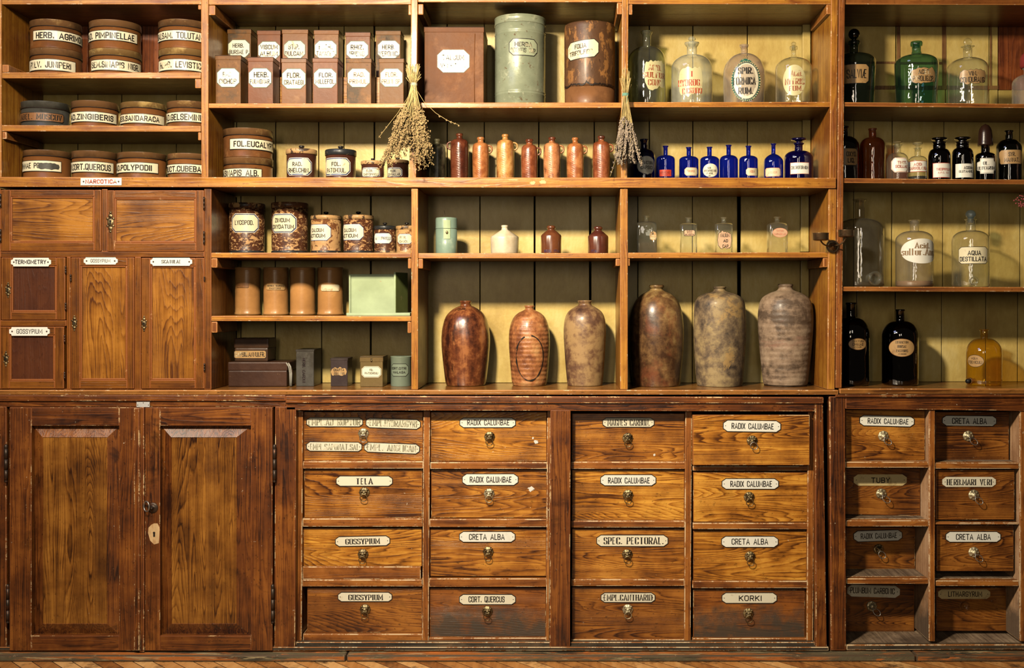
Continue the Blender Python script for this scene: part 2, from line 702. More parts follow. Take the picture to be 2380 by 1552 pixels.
def wood(name, dark, mid, light, axis='X', rings=15, cross=6.0, rough=.36, wear=.5, stain=.3, coat=.25, ringy=1.0, grime=0.0, grime_z=.05, chips=.0, finescale=1.0, al=1.0):
    """varnished pine: growth rings along AXIS, fine fibres, blotchy stain, scratches"""
    N = NT(name)
    cr = cross
    sc = {'X': (al, cr, cr), 'Z': (cr, cr, al), 'Y': (cr, al, cr)}[axis]
    v = N.coords(sc)
    base = N.noise(v, 1.15, 1.6, .45, .15)
    sm0 = {'X': (3, 30, 30), 'Z': (30, 30, 3), 'Y': (30, 3, 30)}[axis]
    wig = N.noise(N.coords(sm0), 1.0, 4, .65)
    r = N.math('MULTIPLY_ADD', base, rings * 1.35, N.math('MULTIPLY', wig, 2.2))
    fr = N.math('FRACT', r)
    ring = N.ramp(fr, [(0, 0.05), (.25, 0.15), (.70, .55), (.86, 1.0), (1.0, 0.05)])
    f = 60 * finescale
    sf = {'X': (2.5, f * 6, f * 6), 'Z': (f * 6, f * 6, 2.5), 'Y': (f * 6, 2.5, f * 6)}[axis]
    vf = N.coords(sf)
    fib = N.noise(vf, 1.0, 2, .6)
    sm = {'X': (2, 60, 60), 'Z': (60, 60, 2), 'Y': (60, 2, 60)}[axis]
    vm = N.coords(sm)
    mid_n = N.noise(vm, 1.0, 3, .6)
    v0 = N.coords((1, 1, 1))
    blotch = N.noise(v0, 7.0, 4, .6)
    vary = N.step(N.noise(N.coords((1.6, 1.6, 1.6)), 4.0, 2), .3, .7)
    amp = N.math('MULTIPLY_ADD', vary, .42 * ringy, .16 * ringy)
    t = N.math('MULTIPLY_ADD', ring, amp, N.math('MULTIPLY_ADD', mid_n, .62, .02))
    t = N.math('MULTIPLY_ADD', N.math('SUBTRACT', fib, .5), .62, t)
    t = N.math('MULTIPLY_ADD', N.math('SUBTRACT', blotch, .5), 1.25, t)
    t = N.math('ADD', t, (1 - ringy) * .28)
    col = N.ramp(t, [(.16, light), (.48, mid), (.80, dark)])
    # dark stains with a shape of their own
    st = N.step(N.noise(v0, 11, 6, .68, .4), .56, .72)
    col = N.mix(N.math('MULTIPLY', st, stain), col, tuple(c * .35 for c in dark))
    pit = N.step(N.noise(N.coords({'X': (.45, 1, 1), 'Z': (1, 1, .45), 'Y': (1, .45, 1)}[axis]), 170, 4, .7), .60, .68)
    col = N.mix(N.math('MULTIPLY', pit, min(.75, .25 + stain)), col, tuple(c * .3 for c in dark))
    # fine pale scratches and chips
    vs = N.coords({'X': (9, 70, 70), 'Z': (70, 70, 9), 'Y': (70, 9, 70)}[axis])
    sp = N.step(N.noise(vs, 1.6, 5, .72), .70, .76)
    pale = (.62, .42, .22)
    col = N.mix(N.math('MULTIPLY', sp, wear), col, pale)
    if chips:
        cp = N.step(N.noise(v0, 85, 4, .6), .70, .74)
        cp = N.math('MULTIPLY', cp, N.step(N.noise(v0, 6, 2), .48, .6))
        col = N.mix(N.math('MULTIPLY', cp, chips), col, (.80, .70, .50))
    if grime:
        tc = N.n('ShaderNodeTexCoord')
        sx = N.n('ShaderNodeSeparateXYZ')
        N.l(tc.outputs['Object'], sx.inputs[0])
        g = N.math('SUBTRACT', grime_z, sx.outputs[2])
        g = N.math('MULTIPLY_ADD', g, 10.0, N.math('MULTIPLY', N.math('SUBTRACT', N.noise(v0, 16, 6, .65), .5), 2.6))
        g = N.step(g, -.15, .65)
        col = N.mix(N.math('MULTIPLY', g, grime), col, (.055, .047, .036))
    h = N.math('MULTIPLY_ADD', fib, .5, N.math('MULTIPLY', ring, .5))
    h = N.math('MULTIPLY_ADD', N.noise(v0, 30, 4, .6), 1.2, h)
    rr = N.math('MULTIPLY_ADD', blotch, .25, rough - .12)
    return N.principled(col, rr, h, .0006, coat=coat)


def worn(name, base, pale=(.66, .46, .26), amount=.5, scale=26):
    """worn edge: varnish rubbed and chipped to bare wood in patches"""
    N = NT(name)
    v = N.coords((1, 1, 1))
    a = N.noise(v, scale, 6, .72, .3)
    b = N.noise(v, 190, 3, .6)
    t = N.math('MULTIPLY_ADD', N.math('SUBTRACT', b, .5), .35, a)
    k = N.step(t, .66 - .28 * amount, .74 - .28 * amount)
    col = N.mix(k, base, pale)
    return N.principled(col, .5, a, .0008)


def paint(name, base, spots=(), rough=.4, bump_s=60, bump_d=.0006, metal=0.0, coat=.0, grain=.12, wobble=None, aniso=(1, 1, 1), spec=.28):
    """spots: (colour, noise scale, lo, hi, strength) patches laid over a base colour"""
    N = NT(name)
    v = N.coords((1, 1, 1))
    va = N.coords(aniso)
    n0 = N.noise(va, 9, 5, .6)
    col = N.mix(N.math('MULTIPLY', N.step(n0, .3, .7), 1.0), tuple(c * (1 - grain * 2) for c in base), tuple(min(1, c * (1 + grain)) for c in base))
    for i, (c, s, lo, hi, k) in enumerate(spots):
        vv = N.coords(tuple(a * (1 + .07 * i) for a in aniso))
        m = N.step(N.noise(vv, s, 6, .66, .25 * i), lo, hi)
        col = N.mix(N.math('MULTIPLY', m, k), col, c)
    h = N.noise(v, bump_s, 5, .6)
    rg = N.math('MULTIPLY_ADD', n0, .3, rough - .15)
    return N.principled(col, rg, h, bump_d, metal=metal, coat=coat * .6, spec=spec)


def ceramic(name, base, dark, light, rough=.3, coat=.5, ringf=90, ringd=.0012, ringw=.055, mott=.6, streak=(14, 14, 3), extra=(), spiral=0.0):
    N = NT(name)
    v = N.coords((1, 1, 1))
    vs = N.coords(streak)
    a = N.noise(vs, 1.0, 5, .62, .4)
    b = N.noise(v, 45, 5, .65)
    t = N.math('MULTIPLY_ADD', N.math('SUBTRACT', b, .5), .5, a)
    col = N.ramp(t, [(.38, dark), (.5, base), (.62, light)])
    if mott < 1:
        col = N.mix(1 - mott, col, base)
    for c, s, lo, hi, k in extra:
        m = N.step(N.noise(vs, s, 7, .7, .5), lo, hi)
        col = N.mix(N.math('MULTIPLY', m, k), col, c)
    # throwing rings
    tc = N.n('ShaderNodeTexCoord')
    sx = N.n('ShaderNodeSeparateXYZ')
    N.l(tc.outputs['Object'], sx.inputs[0])
    z = sx.outputs[2]
    z = N.math('MULTIPLY_ADD', sx.outputs[0], spiral, z)
    z = N.math('MULTIPLY_ADD', N.noise(v, 9, 2), .012, z)
    w = N.math('SINE', N.math('MULTIPLY', z, 2 * PI * ringf))
    h = N.math('MULTIPLY_ADD', w, ringw, N.math('MULTIPLY', b, .5))
    h = N.math('MULTIPLY_ADD', N.noise(v, 14, 3), .8, h)
    return N.principled(col, N.math('MULTIPLY_ADD', a, .3, rough - .1), h, ringd, coat=coat)


def glass(name, tint, edge=None, rough=.03, haze=0.0, hazec=(.8, .8, .7), ior=1.5, glossk=1.9):
    """thin-walled bottle glass: colour deepens where the wall is seen edge on"""
    N = NT(name)
    edge = edge or tuple(c ** 2.2 * .6 for c in tint)
    lw = N.n('ShaderNodeLayerWeight')
    lw.inputs[0].default_value = .5
    f = N.math('POWER', lw.outputs['Facing'], 4.0)
    v = N.coords((1, 1, 1))
    col = N.mix(f, tint, edge)
    tr = N.n('ShaderNodeBsdfTransparent')
    N.l(col, tr.inputs[0])
    gl = N.n('ShaderNodeBsdfGlossy')
    gl.inputs['Roughness'].default_value = rough
    gl.inputs['Color'].default_value = (.95, .95, .95, 1)
    bp = N.n('ShaderNodeBump')
    bp.inputs['Distance'].default_value = .0016
    N.l(N.noise(v, 26, 2), bp.inputs['Height'])
    N.l(bp.outputs[0], gl.inputs['Normal'])
    fres = N.math('MULTIPLY_ADD', N.math('POWER', lw.outputs['Facing'], 5.0), .9, .045)
    m = N.n('ShaderNodeMixShader')
    N.l(N.math('MULTIPLY', fres, glossk, clamp=True), m.inputs[0])
    N.l(tr.outputs[0], m.inputs[1])
    N.l(gl.outputs[0], m.inputs[2])
    last = m.outputs[0]
    if haze:
        df = N.n('ShaderNodeBsdfDiffuse')
        df.inputs[0].default_value = hazec + (1,)
        m2 = N.n('ShaderNodeMixShader')
        N.l(N.math('MULTIPLY', N.noise(v, 18, 4), haze * 2), m2.inputs[0])
        N.l(last, m2.inputs[1])
        N.l(df.outputs[0], m2.inputs[2])
        last = m2.outputs[0]
    N.l(last, N.out.inputs[0])
    return N.mat


def ink(name, color, fade=0.0, under=(.80, .72, .50), scale=40, rough=.45):
    N = NT(name)
    v = N.coords((1, 1, 1))
    if fade:
        k = N.step(N.noise(v, scale, 4, .6), .62 - .25 * fade, .70 - .15 * fade)
        col = N.mix(k, color, under)
    else:
        col = N.mix(0, color, color)
    return N.principled(col, rough)


def paper(name, base, stain=(.45, .22, .07), amount=.3, rough=.42, scale=30, lo=.55):
    N = NT(name)
    v = N.coords((1, 1, 1))
    n1 = N.noise(v, scale, 6, .68, .3)
    k = N.step(n1, lo, lo + .14)
    col = N.mix(N.math('MULTIPLY', k, amount), base, stain)
    k2 = N.step(N.noise(v, scale * .35, 3), .4, .7)
    col = N.mix(N.math('MULTIPLY', k2, .18), col, tuple(c * .6 for c in base))
    return N.principled(col, rough, n1, .0003, coat=.15)


M = {}
# shelving
M['shelf'] = wood('pine_shelf', (.20, .058, .010), (.37, .148, .017), (.56, .26, .035), 'X', 10, 26, .38, .22, .3, .2, .85)
M['upright'] = wood('pine_upright', (.19, .055, .010), (.35, .140, .017), (.54, .25, .035), 'Z', 10, 24, .36, .25, .3, .2, .8)
M['side'] = wood('pine_side', (.17, .050, .009), (.32, .112, .020), (.45, .180, .036), 'Z', 7, 20, .40, .08, .15, .2, .55)
M['shelf_worn'] = worn('worn_pine_edge', (.45, .18, .045), (.78, .52, .30), .30, 34)
M['post'] = wood('dark_post', (.075, .020, .005), (.22, .068, .014), (.38, .135, .028), 'Z', 12, 26, .40, .35, .4, .2, .8, chips=.5)
M['post_worn'] = worn('worn_post_edge', (.26, .085, .02), (.58, .36, .16), .45, 15)
M['post_x'] = wood('dark_shelf', (.12, .034, .007), (.27, .090, .018), (.40, .155, .035), 'X', 9, 22, .40, .25, .3, .2, .6)
M['ledge'] = wood('ledge_wood', (.10, .035, .008), (.26, .105, .022), (.42, .19, .045), 'X', 10, 20, .28, .3, .5, .5, .7)
# wall cupboard
M['cup_frame'] = wood('cupboard_frame', (.070, .019, .003), (.175, .058, .008), (.29, .105, .015), 'Z', 8, 22, .34, .12, .2, .35, .5)
M['cup_frame_x'] = wood('cupboard_rail', (.070, .019, .003), (.175, .058, .008), (.29, .105, .015), 'X', 8, 22, .34, .12, .2, .35, .5)
M['cup_panel_x'] = wood('cupboard_panel_wide', (.085, .024, .004), (.27, .100, .013), (.43, .180, .027), 'X', 40, 7, .32, .10, .12, .35, 1.0, al=0.8)
M['cup_panel_z'] = wood('cupboard_panel_tall', (.085, .024, .004), (.26, .095, .012), (.43, .180, .027), 'Z', 44, 8, .32, .12, .14, .35, 1.0, al=0.7)
M['cup_panel_dark'] = wood('cupboard_panel_dark', (.055, .015, .006), (.082, .024, .009), (.11, .034, .012), 'Z', 25, 8, .38, .03, .2, .2, .4)
M['cup_worn'] = worn('cupboard_edge', (.30, .09, .018), (.60, .32, .14), .12)
# base cabinet
M['base_z'] = wood('base_frame_upright', (.022, .006, .0025), (.125, .035, .007), (.28, .095, .017), 'Z', 12, 22, .38, .55, .8, .25, .8, chips=.8)
M['base_x'] = wood('base_frame_rail', (.022, .006, .0025), (.125, .035, .007), (.28, .095, .017), 'X', 12, 22, .38, .55, .8, .25, .8, chips=.8)
M['base_panel'] = wood('base_door_panel', (.028, .008, .002), (.17, .060, .009), (.36, .150, .024), 'Z', 52, 8, .32, .22, .25, .35, 1.0, chips=.35, al=0.55)
M['base_worn'] = worn('base_worn_edge', (.20, .060, .015), (.60, .40, .20), .42, 13)
M['drawer'] = wood('drawer_front', (.085, .024, .003), (.43, .160, .018), (.76, .37, .055), 'X', 44, 7.5, .33, .25, .35, .35, 1.0, chips=.7, al=0.75)
M['drawer_mid'] = wood('drawer_front_brown', (.050, .013, .003), (.31, .105, .013), (.60, .26, .040), 'X', 46, 7.5, .34, .25, .4, .35, 1.0, chips=.8, al=0.75)
M['drawer_dark'] = wood('drawer_front_dark', (.040, .011, .003), (.20, .064, .010), (.40, .152, .025), 'X', 46, 7.5, .36, .25, .45, .3, 1.0, chips=.8, al=0.75)
M['drawer_grime'] = wood('drawer_front_grimy', (.060, .016, .005), (.24, .075, .013), (.38, .135, .025), 'X', 46, 7.5, .38, .25, .4, .2, 1.0, chips=.8, grime=.92, grime_z=.135, al=0.75)
M['drawer_worn'] = worn('drawer_worn_edge', (.28, .09, .02), (.64, .43, .22), .42, 14)
M['rail'] = wood('carcass_rail', (.10, .028, .006), (.30, .100, .018), (.45, .175, .035), 'X', 8, 20, .40, .6, .4, .15, .6, chips=1.0)
M['carcass'] = wood('carcass_upright', (.10, .028, .006), (.30, .100, .018), (.45, .175, .035), 'Z', 8, 20, .40, .6, .4, .15, .6, chips=1.0)
M['rail_worn'] = worn('rail_worn_edge', (.34, .13, .035), (.70, .51, .30), .70, 13)
M['raw'] = wood('bare_pine_inside', (.28, .14, .065), (.50, .29, .155), (.62, .40, .24), 'Z', 7, 12, .65, .1, .35, .0, .5, grime=.8, grime_z=.16)
M['raw_x'] = wood('bare_pine_shelf', (.10, .065, .040), (.24, .165, .105), (.42, .31, .20), 'Y', 8, 14, .7, .3, .8, .0, .5)
M['plinth'] = paint('scuffed_plinth_paint', (.13, .105, .060), (((.48, .145, .028), 5, .47, .56, .85), ((.025, .022, .018), 7, .52, .62, .8), ((.42, .32, .17), 16, .57, .63, .8), ((.60, .17, .035), 20, .58, .64, .85)), .55, 60, .0016, 0, 0, aniso=(.5, 2.5, 6))
M['plinth_worn'] = worn('plinth_worn_edge', (.09, .06, .035), (.34, .25, .15), .15, 24)
M['sill'] = wood('dirty_sill', (.020, .017, .013), (.070, .050, .030), (.20, .12, .06), 'X', 6, 30, .6, .5, .6, .0, .5, chips=.6)
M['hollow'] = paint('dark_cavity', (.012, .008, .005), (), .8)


def boards():
    N = NT('cream_painted_boards')
    v = N.coords((1, 1, 1), rnd=False)
    vd = N.coords((3, 3, 1.2), rnd=False)
    a = N.noise(v, 5, 5, .6)
    b = N.noise(vd, 9, 6, .65)
    col = N.ramp(N.math('MULTIPLY_ADD', N.math('SUBTRACT', b, .5), .6, a), [(.30, (.51, .35, .10)), (.52, (.64, .475, .15)), (.72, (.74, .59, .24))])
    k = N.step(N.noise(N.coords((30, 30, 5), rnd=False), 1, 6, .7), .66, .74)
    col = N.mix(N.math('MULTIPLY', k, .35), col, (.33, .20, .07))
    k = N.step(N.noise(v, 70, 5, .7), .68, .75)
    col = N.mix(N.math('MULTIPLY', k, .35), col, (.26, .16, .06))
    h = N.math('MULTIPLY_ADD', N.noise(v, 60, 5), .6, b)
    return N.principled(col, .42, h, .0015, coat=.1)


M['boards'] = boards()
M['stripe'] = wood('unpainted_strip', (.13, .055, .02), (.26, .13, .045), (.36, .20, .08), 'Z', 8, 20, .5, .1, .3, 0, .5)
M['redboard'] = wood('bare_reddish_board', (.12, .028, .008), (.26, .068, .018), (.36, .11, .03), 'Z', 11, 7, .45, .1, .3, .1, .8)

# floor
def parquet():
    N = NT('parquet_floor')
    tc = N.n('ShaderNodeTexCoord')
    sx = N.n('ShaderNodeSeparateXYZ')
    N.l(tc.outputs['Object'], sx.inputs[0])
    x, y = sx.outputs[0], sx.outputs[1]
    # herringbone-like slanted blocks
    u = N.math('ADD', N.math('MULTIPLY', x, 1 / .058), N.math('MULTIPLY', y, 1 / .058))
    fu = N.math('FRACT', u)
    cid = N.math('FLOOR', u)
    gap = N.math('LESS_THAN', fu, .06)
    wn = N.n('ShaderNodeTexWhiteNoise', noise_dimensions='1D')
    N.l(cid, wn.inputs['W'])
    v = N.coords((1, 1, 1), rnd=False)
    g = N.noise(N.coords((60, 8, 8), rnd=False), 1, 4)
    t = N.math('MULTIPLY_ADD', wn.outputs[0], .6, N.math('MULTIPLY', g, .5))
    col = N.ramp(t, [(.2, (.24, .085, .020)), (.5, (.50, .22, .060)), (.85, (.74, .42, .16))])
    col = N.mix(N.step(N.noise(v, 20, 6, .7), .52, .68), col, (.10, .05, .02))
    col = N.mix(gap, col, (.02, .012, .008))
    return N.principled(col, .4, g, .001)


M['parquet'] = parquet()
M['wall'] = paint('plaster_wall', (.05, .038, .022), (), .8)

# tins
BR = (.20, .076, .021)
M['tin'] = paint('brown_japanned_tin', BR, (((.06, .028, .014), 5, .5, .68, .75), ((.32, .16, .06), 14, .58, .72, .55), ((.035, .018, .010), 60, .66, .72, .8), ((.60, .45, .25), 110, .74, .78, .6)), .36, 40, .0007, 0, .12, spec=.2)
M['tin_red'] = paint('red_brown_tin', (.165, .052, .017), (((.07, .026, .015), 6, .52, .7, .7), ((.28, .115, .04), 18, .58, .70, .5), ((.03, .015, .010), 70, .68, .74, .7)), .36, 40, .0007, 0, .12, spec=.2)
M['tin_rust'] = paint('rusty_tin', (.185, .082, .025), (((.055, .045, .030), 9, .50, .60, .8), ((.36, .17, .055), 16, .55, .7, .6), ((.04, .018, .010), 50, .62, .7, .8)), .45, 50, .0009, 0, 0, spec=.18)
M['tin_lid'] = paint('brown_tin_lid', (.17, .085, .034), (((.05, .028, .014), 8, .5, .64, .7), ((.40, .25, .09), 16, .57, .68, .6), ((.62, .48, .24), 45, .70, .75, .6)), .34, 50, .0006, 0, .35)
M['tin_lid_gold'] = paint('scuffed_tin_lid', (.20, .115, .040), (((.50, .34, .12), 14, .48, .60, .8), ((.06, .03, .015), 20, .58, .68, .7), ((.78, .66, .40), 40, .66, .71, .7)), .36, 50, .0006, 0, .3)
M['tin_grey'] = paint('dark_grey_tin', (.052, .050, .040), (((.11, .105, .085), 12, .5, .66, .6), ((.022, .020, .017), 40, .6, .7, .7)), .40, 40, .0006, 0, .2)
M['tin_dark'] = paint('dark_brown_tin', (.070, .034, .018), (((.03, .015, .010), 10, .5, .65, .7), ((.22, .13, .06), 60, .66, .74, .6)), .40, 40, .0008, 0, .3)
M['seam'] = paint('dark_seam', (.018, .010, .006), (), .6)
M['talcum'] = paint('dented_brown_tin', (.175, .066, .021), (((.11, .045, .022), 4, .45, .62, .55), ((.30, .135, .055), 9, .54, .68, .6), ((.65, .5, .35), 120, .75, .79, .5)), .52, 9, .0045, 0, 0, spec=.16)
M['canister'] = paint('grey_green_canister', (.28, .31, .21), (((.135, .165, .105), 6, .5, .7, .5), ((.12, .065, .03), 55, .60, .66, .85), ((.46, .47, .33), 24, .60, .68, .7), ((.10, .06, .03), 130, .70, .74, .8)), .30, 14, .0014, .15, .3)
M['canister_line'] = paint('canister_ridge', (.10, .12, .08), (), .4)
M['rusttin'] = paint('flaking_brown_tin', (.085, .040, .018), (((.32, .145, .042), 22, .53, .57, .8), ((.15, .07, .03), 5, .5, .62, .6), ((.03, .014, .008), 30, .60, .68, .8), ((.40, .20, .07), 60, .66, .70, .7)), .45, 40, .0010, 0, .15, aniso=(1.6, 1.6, .8))
M['rusttin_low'] = paint('scuffed_brown_tin_foot', (.20, .088, .034), (((.10, .045, .02), 10, .5, .62, .7), ((.32, .16, .06), 30, .6, .7, .6)), .45, 40, .0008, 0, .15)
# turned wooden jars
M['jar_brown'] = paint('dark_red_brown_jar', (.060, .020, .012), (((.11, .036, .018), 9, .5, .7, .7), ((.42, .25, .11), 60, .70, .74, .9)), .36, 50, .0006, 0, .4)
M['jar_flaked'] = paint('flaking_brown_jar', (.085, .030, .014), (((.50, .28, .115), 34, .585, .60, .95), ((.04, .018, .012), 30, .58, .64, .8), ((.52, .30, .13), 85, .555, .58, .9)), .42, 60, .0012, 0, .2, aniso=(1, 1, 1.8))
M['jar_tan'] = paint('flaking_tan_jar', (.50, .29, .125), (((.13, .045, .018), 38, .515, .53, .95), ((.50, .29, .125), 90, .55, .57, .9), ((.045, .02, .014), 40, .62, .65, .9)), .42, 60, .0012, 0, .2)
M['lid_tan'] = paint('flaking_tan_lid', (.47, .28, .12), (((.035, .022, .018), 34, .535, .56, .95), ((.60, .40, .2), 70, .6, .64, .6)), .42, 60, .0010, 0, .2)
M['lid_black'] = paint('chipped_black_lid', (.020, .022, .024), (((.45, .30, .12), 60, .635, .66, .95),), .38, 60, .0008, 0, .35)
M['lid_flaked'] = paint('flaking_brown_lid', (.13, .055, .024), (((.48, .28, .115), 36, .53, .55, .95), ((.02, .018, .016), 26, .54, .57, .95)), .42, 60, .0012, 0, .2)
M['whitepaint'] = paint('white_paint_smudge', (.72, .70, .64), (), .6)
M['knob_black'] = paint('black_knob', (.015, .013, .013), (), .2, coat=.5)
M['crock'] = paint('tan_salt_glaze', (.46, .225, .075), (((.22, .09, .03), 7, .52, .70, .5), ((.62, .36, .14), 14, .58, .7, .5)), .34, 30, .0008, 0, .4)
M['crock_shade'] = paint('shaded_salt_glaze', (.12, .042, .016), (((.28, .115, .04), 6, .5, .66, .6), ((.05, .018, .010), 10, .54, .66, .6)), .30, 30, .0008, 0, .5)  # shelf shadow on the tan glaze, put into a colour; no face uses it
M['greenbox'] = paint('pale_green_painted_metal', (.40, .50, .30), (((.30, .39, .21), 5, .5, .7, .5), ((.40, .26, .15), 26, .70, .73, .7)), .40, 40, .0004, 0, .15)
M['greenbox_dark'] = paint('olive_green_painted_metal', (.17, .21, .065), (((.11, .13, .04), 7, .5, .7, .5), ((.35, .30, .14), 30, .64, .70, .6)), .42, 40, .0004, 0, .1)
M['greytin'] = paint('tarnished_grey_tin', (.085, .080, .070), (((.045, .038, .030), 10, .48, .62, .8), ((.15, .14, .12), 40, .58, .7, .5)), .42, 40, .0005, .3, .1)
M['chartatin'] = paint('dark_purple_brown_tin', (.045, .030, .030), (((.085, .065, .062), 14, .5, .68, .6), ((.02, .013, .013), 30, .6, .7, .7)), .36, 40, .0005, .1, .3)
M['patschtin'] = paint('olive_brass_tin', (.20, .135, .050), (((.12, .072, .025), 8, .5, .66, .7), ((.32, .23, .10), 20, .58, .7, .5), ((.06, .03, .015), 60, .64, .7, .7)), .36, 30, .0008, .2, .3)
M['citritin'] = paint('pale_blue_green_tin', (.22, .27, .20), (((.15, .18, .13), 9, .5, .7, .5), ((.16, .12, .07), 60, .68, .73, .7)), .38, 40, .0004, 0, .2)
M['leather'] = paint('dark_brown_case', (.060, .026, .015), (((.035, .015, .010), 10, .5, .66, .6), ((.25, .15, .07), 70, .67, .72, .7)), .42, 60, .0008, 0, .2)
M['case_edge'] = paint('pale_worn_binding', (.34, .33, .28), (((.10, .07, .04), 30, .5, .62, .8),), .5)
M['greencan'] = paint('blue_green_tin', (.235, .335, .265), (((.15, .22, .17), 9, .5, .7, .5), ((.40, .48, .36), 16, .6, .72, .5), ((.10, .08, .05), 80, .70, .74, .7)), .34, 40, .0004, 0, .3)

# stoneware
M['jug_green'] = ceramic('grey_green_stoneware', (.16, .14, .075), (.030, .025, .016), (.32, .30, .17), .34, .4, 90, .0012, .09, 1, (22, 22, 9))
M['jug_red'] = ceramic('dark_red_stoneware', (.115, .026, .012), (.055, .014, .008), (.19, .055, .025), .20, .8, 140, .0040, .025, 1, (14, 14, 9), spiral=.3)
M['jug_orange'] = ceramic('orange_stoneware', (.43, .155, .046), (.29, .085, .026), (.53, .22, .078), .26, .6, 150, .0034, .02, .9, (20, 20, 26), spiral=.6)
M['jug_yellow'] = ceramic('yellow_orange_stoneware', (.50, .235, .064), (.30, .105, .030), (.62, .34, .115), .24, .7, 150, .0034, .02, 1, (26, 26, 14), spiral=.4, extra=(((.16, .06, .02), 1.6, .60, .66, .6),))
M['jug_redbrown'] = ceramic('red_brown_stoneware', (.26, .070, .025), (.15, .036, .014), (.38, .13, .050), .24, .7, 150, .0034, .02, .9, (22, 22, 14), spiral=.4)
M['jug_brown'] = ceramic('orange_brown_stoneware', (.44, .165, .062), (.15, .052, .022), (.56, .24, .10), .26, .6, 150, .0034, .02, 1, (30, 30, 20), spiral=.5, extra=(((.07, .03, .016), 1.5, .62, .68, .8),))
M['beige'] = ceramic('cream_stoneware', (.60, .50, .34), (.50, .40, .25), (.70, .60, .44), .28, .6, 60, .0004, .04, .8, (14, 14, 6), extra=(((.05, .06, .10), 3.2, .72, .76, .6),))
M['inkpot'] = ceramic('brown_glazed_stoneware', (.150, .048, .018), (.09, .026, .011), (.20, .072, .03), .14, 1.0, 60, .0003, .04, .7)
M['inkpot_dark'] = ceramic('dark_brown_glazed_stoneware', (.095, .024, .014), (.05, .013, .009), (.14, .042, .02), .14, 1.0, 60, .0003, .04, .7)
M['big_a'] = ceramic('streaked_brown_glaze', (.155, .045, .017), (.040, .012, .007), (.36, .135, .045), .24, .9, 40, .0015, .04, 1, (13, 13, 2.2), extra=(((.035, .012, .008), 2.3, .58, .63, .9),))
M['big_b'] = ceramic('orange_ribbed_stoneware', (.40, .155, .055), (.19, .065, .026), (.55, .29, .115), .34, .5, 75, .0050, .10, 1, (7, 7, 6), extra=(((.040, .028, .020), 6, .66, .70, .85),))
M['big_c'] = ceramic('mottled_grey_brown_stoneware', (.150, .076, .042), (.060, .030, .022), (.36, .225, .10), .40, .35, 40, .0015, .04, 1, (6, 6, 3.4), extra=(((.50, .37, .18), 1.2, .62, .72, .6),))
M['big_d'] = ceramic('bronze_brown_stoneware', (.165, .086, .034), (.055, .025, .012), (.34, .22, .085), .34, .4, 40, .0012, .04, 1, (6, 6, 3.2), extra=(((.25, .075, .03), 1.1, .56, .68, .6),))
M['big_e'] = ceramic('grey_patchy_stoneware', (.165, .115, .068), (.045, .034, .027), (.33, .24, .115), .52, .1, 46, .0022, .04, 1, (7, 7, 7), extra=(((.40, .25, .09), 2.2, .58, .63, .7), ((.05, .045, .045), 3, .58, .66, .7)))
M['big_f'] = ceramic('pinkish_grey_stoneware', (.26, .18, .12), (.10, .068, .046), (.37, .27, .185), .46, .15, 60, .0032, .10, 1, (4, 4, 14), extra=(((.33, .15, .11), .9, .60, .72, .5),))
M['drawnline'] = paint('black_brushed_ring', (.018, .016, .015), (((.25, .10, .04), 60, .58, .64, .8),), .5)

# glass
M['g_clear'] = glass('clear_glass', (.93, .94, .88), (.16, .16, .11), .03, .035)
M['g_dusty'] = glass('dusty_clear_glass', (.92, .92, .84), (.20, .20, .14), .06, .22, (.80, .80, .62))
M['g_smoky'] = glass('smoky_clear_glass', (.84, .82, .74), (.30, .28, .22), .04, .05, (.5, .48, .4))
M['g_hazy'] = glass('slightly_hazy_glass', (.92, .91, .85), (.16, .15, .11), .04, .09, (.66, .60, .5))
M['g_purple'] = glass('faint_violet_glass', (.90, .85, .82), (.20, .15, .14), .04, .17, (.66, .58, .52))
M['g_greenish'] = glass('pale_green_glass', (.78, .81, .60), (.16, .22, .10), .03, .04)
M['g_green'] = glass('sea_green_glass', (.34, .58, .50), (.03, .13, .09), .03, .02, (.2, .4, .3))
M['g_darkgreen'] = glass('dark_green_glass', (.38, .47, .38), (.03, .06, .04), .03, .02, (.2, .3, .2))
M['g_vdark'] = glass('bottle_green_black_glass', (.05, .075, .055), (.003, .006, .004), .03)
M['g_black'] = glass('black_glass', (.012, .011, .014), (.002, .002, .002), .03)
M['g_blackgreen'] = glass('blackish_green_glass', (.028, .036, .022), (.002, .003, .002), .04)
M['g_cobalt'] = glass('cobalt_glass', (.05, .10, .85), (.003, .005, .15), .03, .09, (.012, .035, .52))
M['g_indigo'] = glass('indigo_glass', (.03, .02, .35), (.002, .001, .04), .03, .06, (.015, .01, .30))
M['g_amber'] = glass('amber_glass', (.82, .64, .14), (.34, .19, .02), .03, .04, (.6, .35, .06))
M['g_brown'] = glass('red_brown_glass', (.50, .17, .03), (.07, .016, .003), .04, .06, (.3, .09, .02))
M['g_blue'] = glass('bluish_glass_stopper', (.62, .74, .80), (.12, .2, .26), .02, .05, (.5, .6, .7))
M['liquid'] = paint('dark_residue', (.010, .008, .006), (), .1)
M['oldliquid'] = paint('rust_coloured_residue', (.30, .17, .09), (), .3)

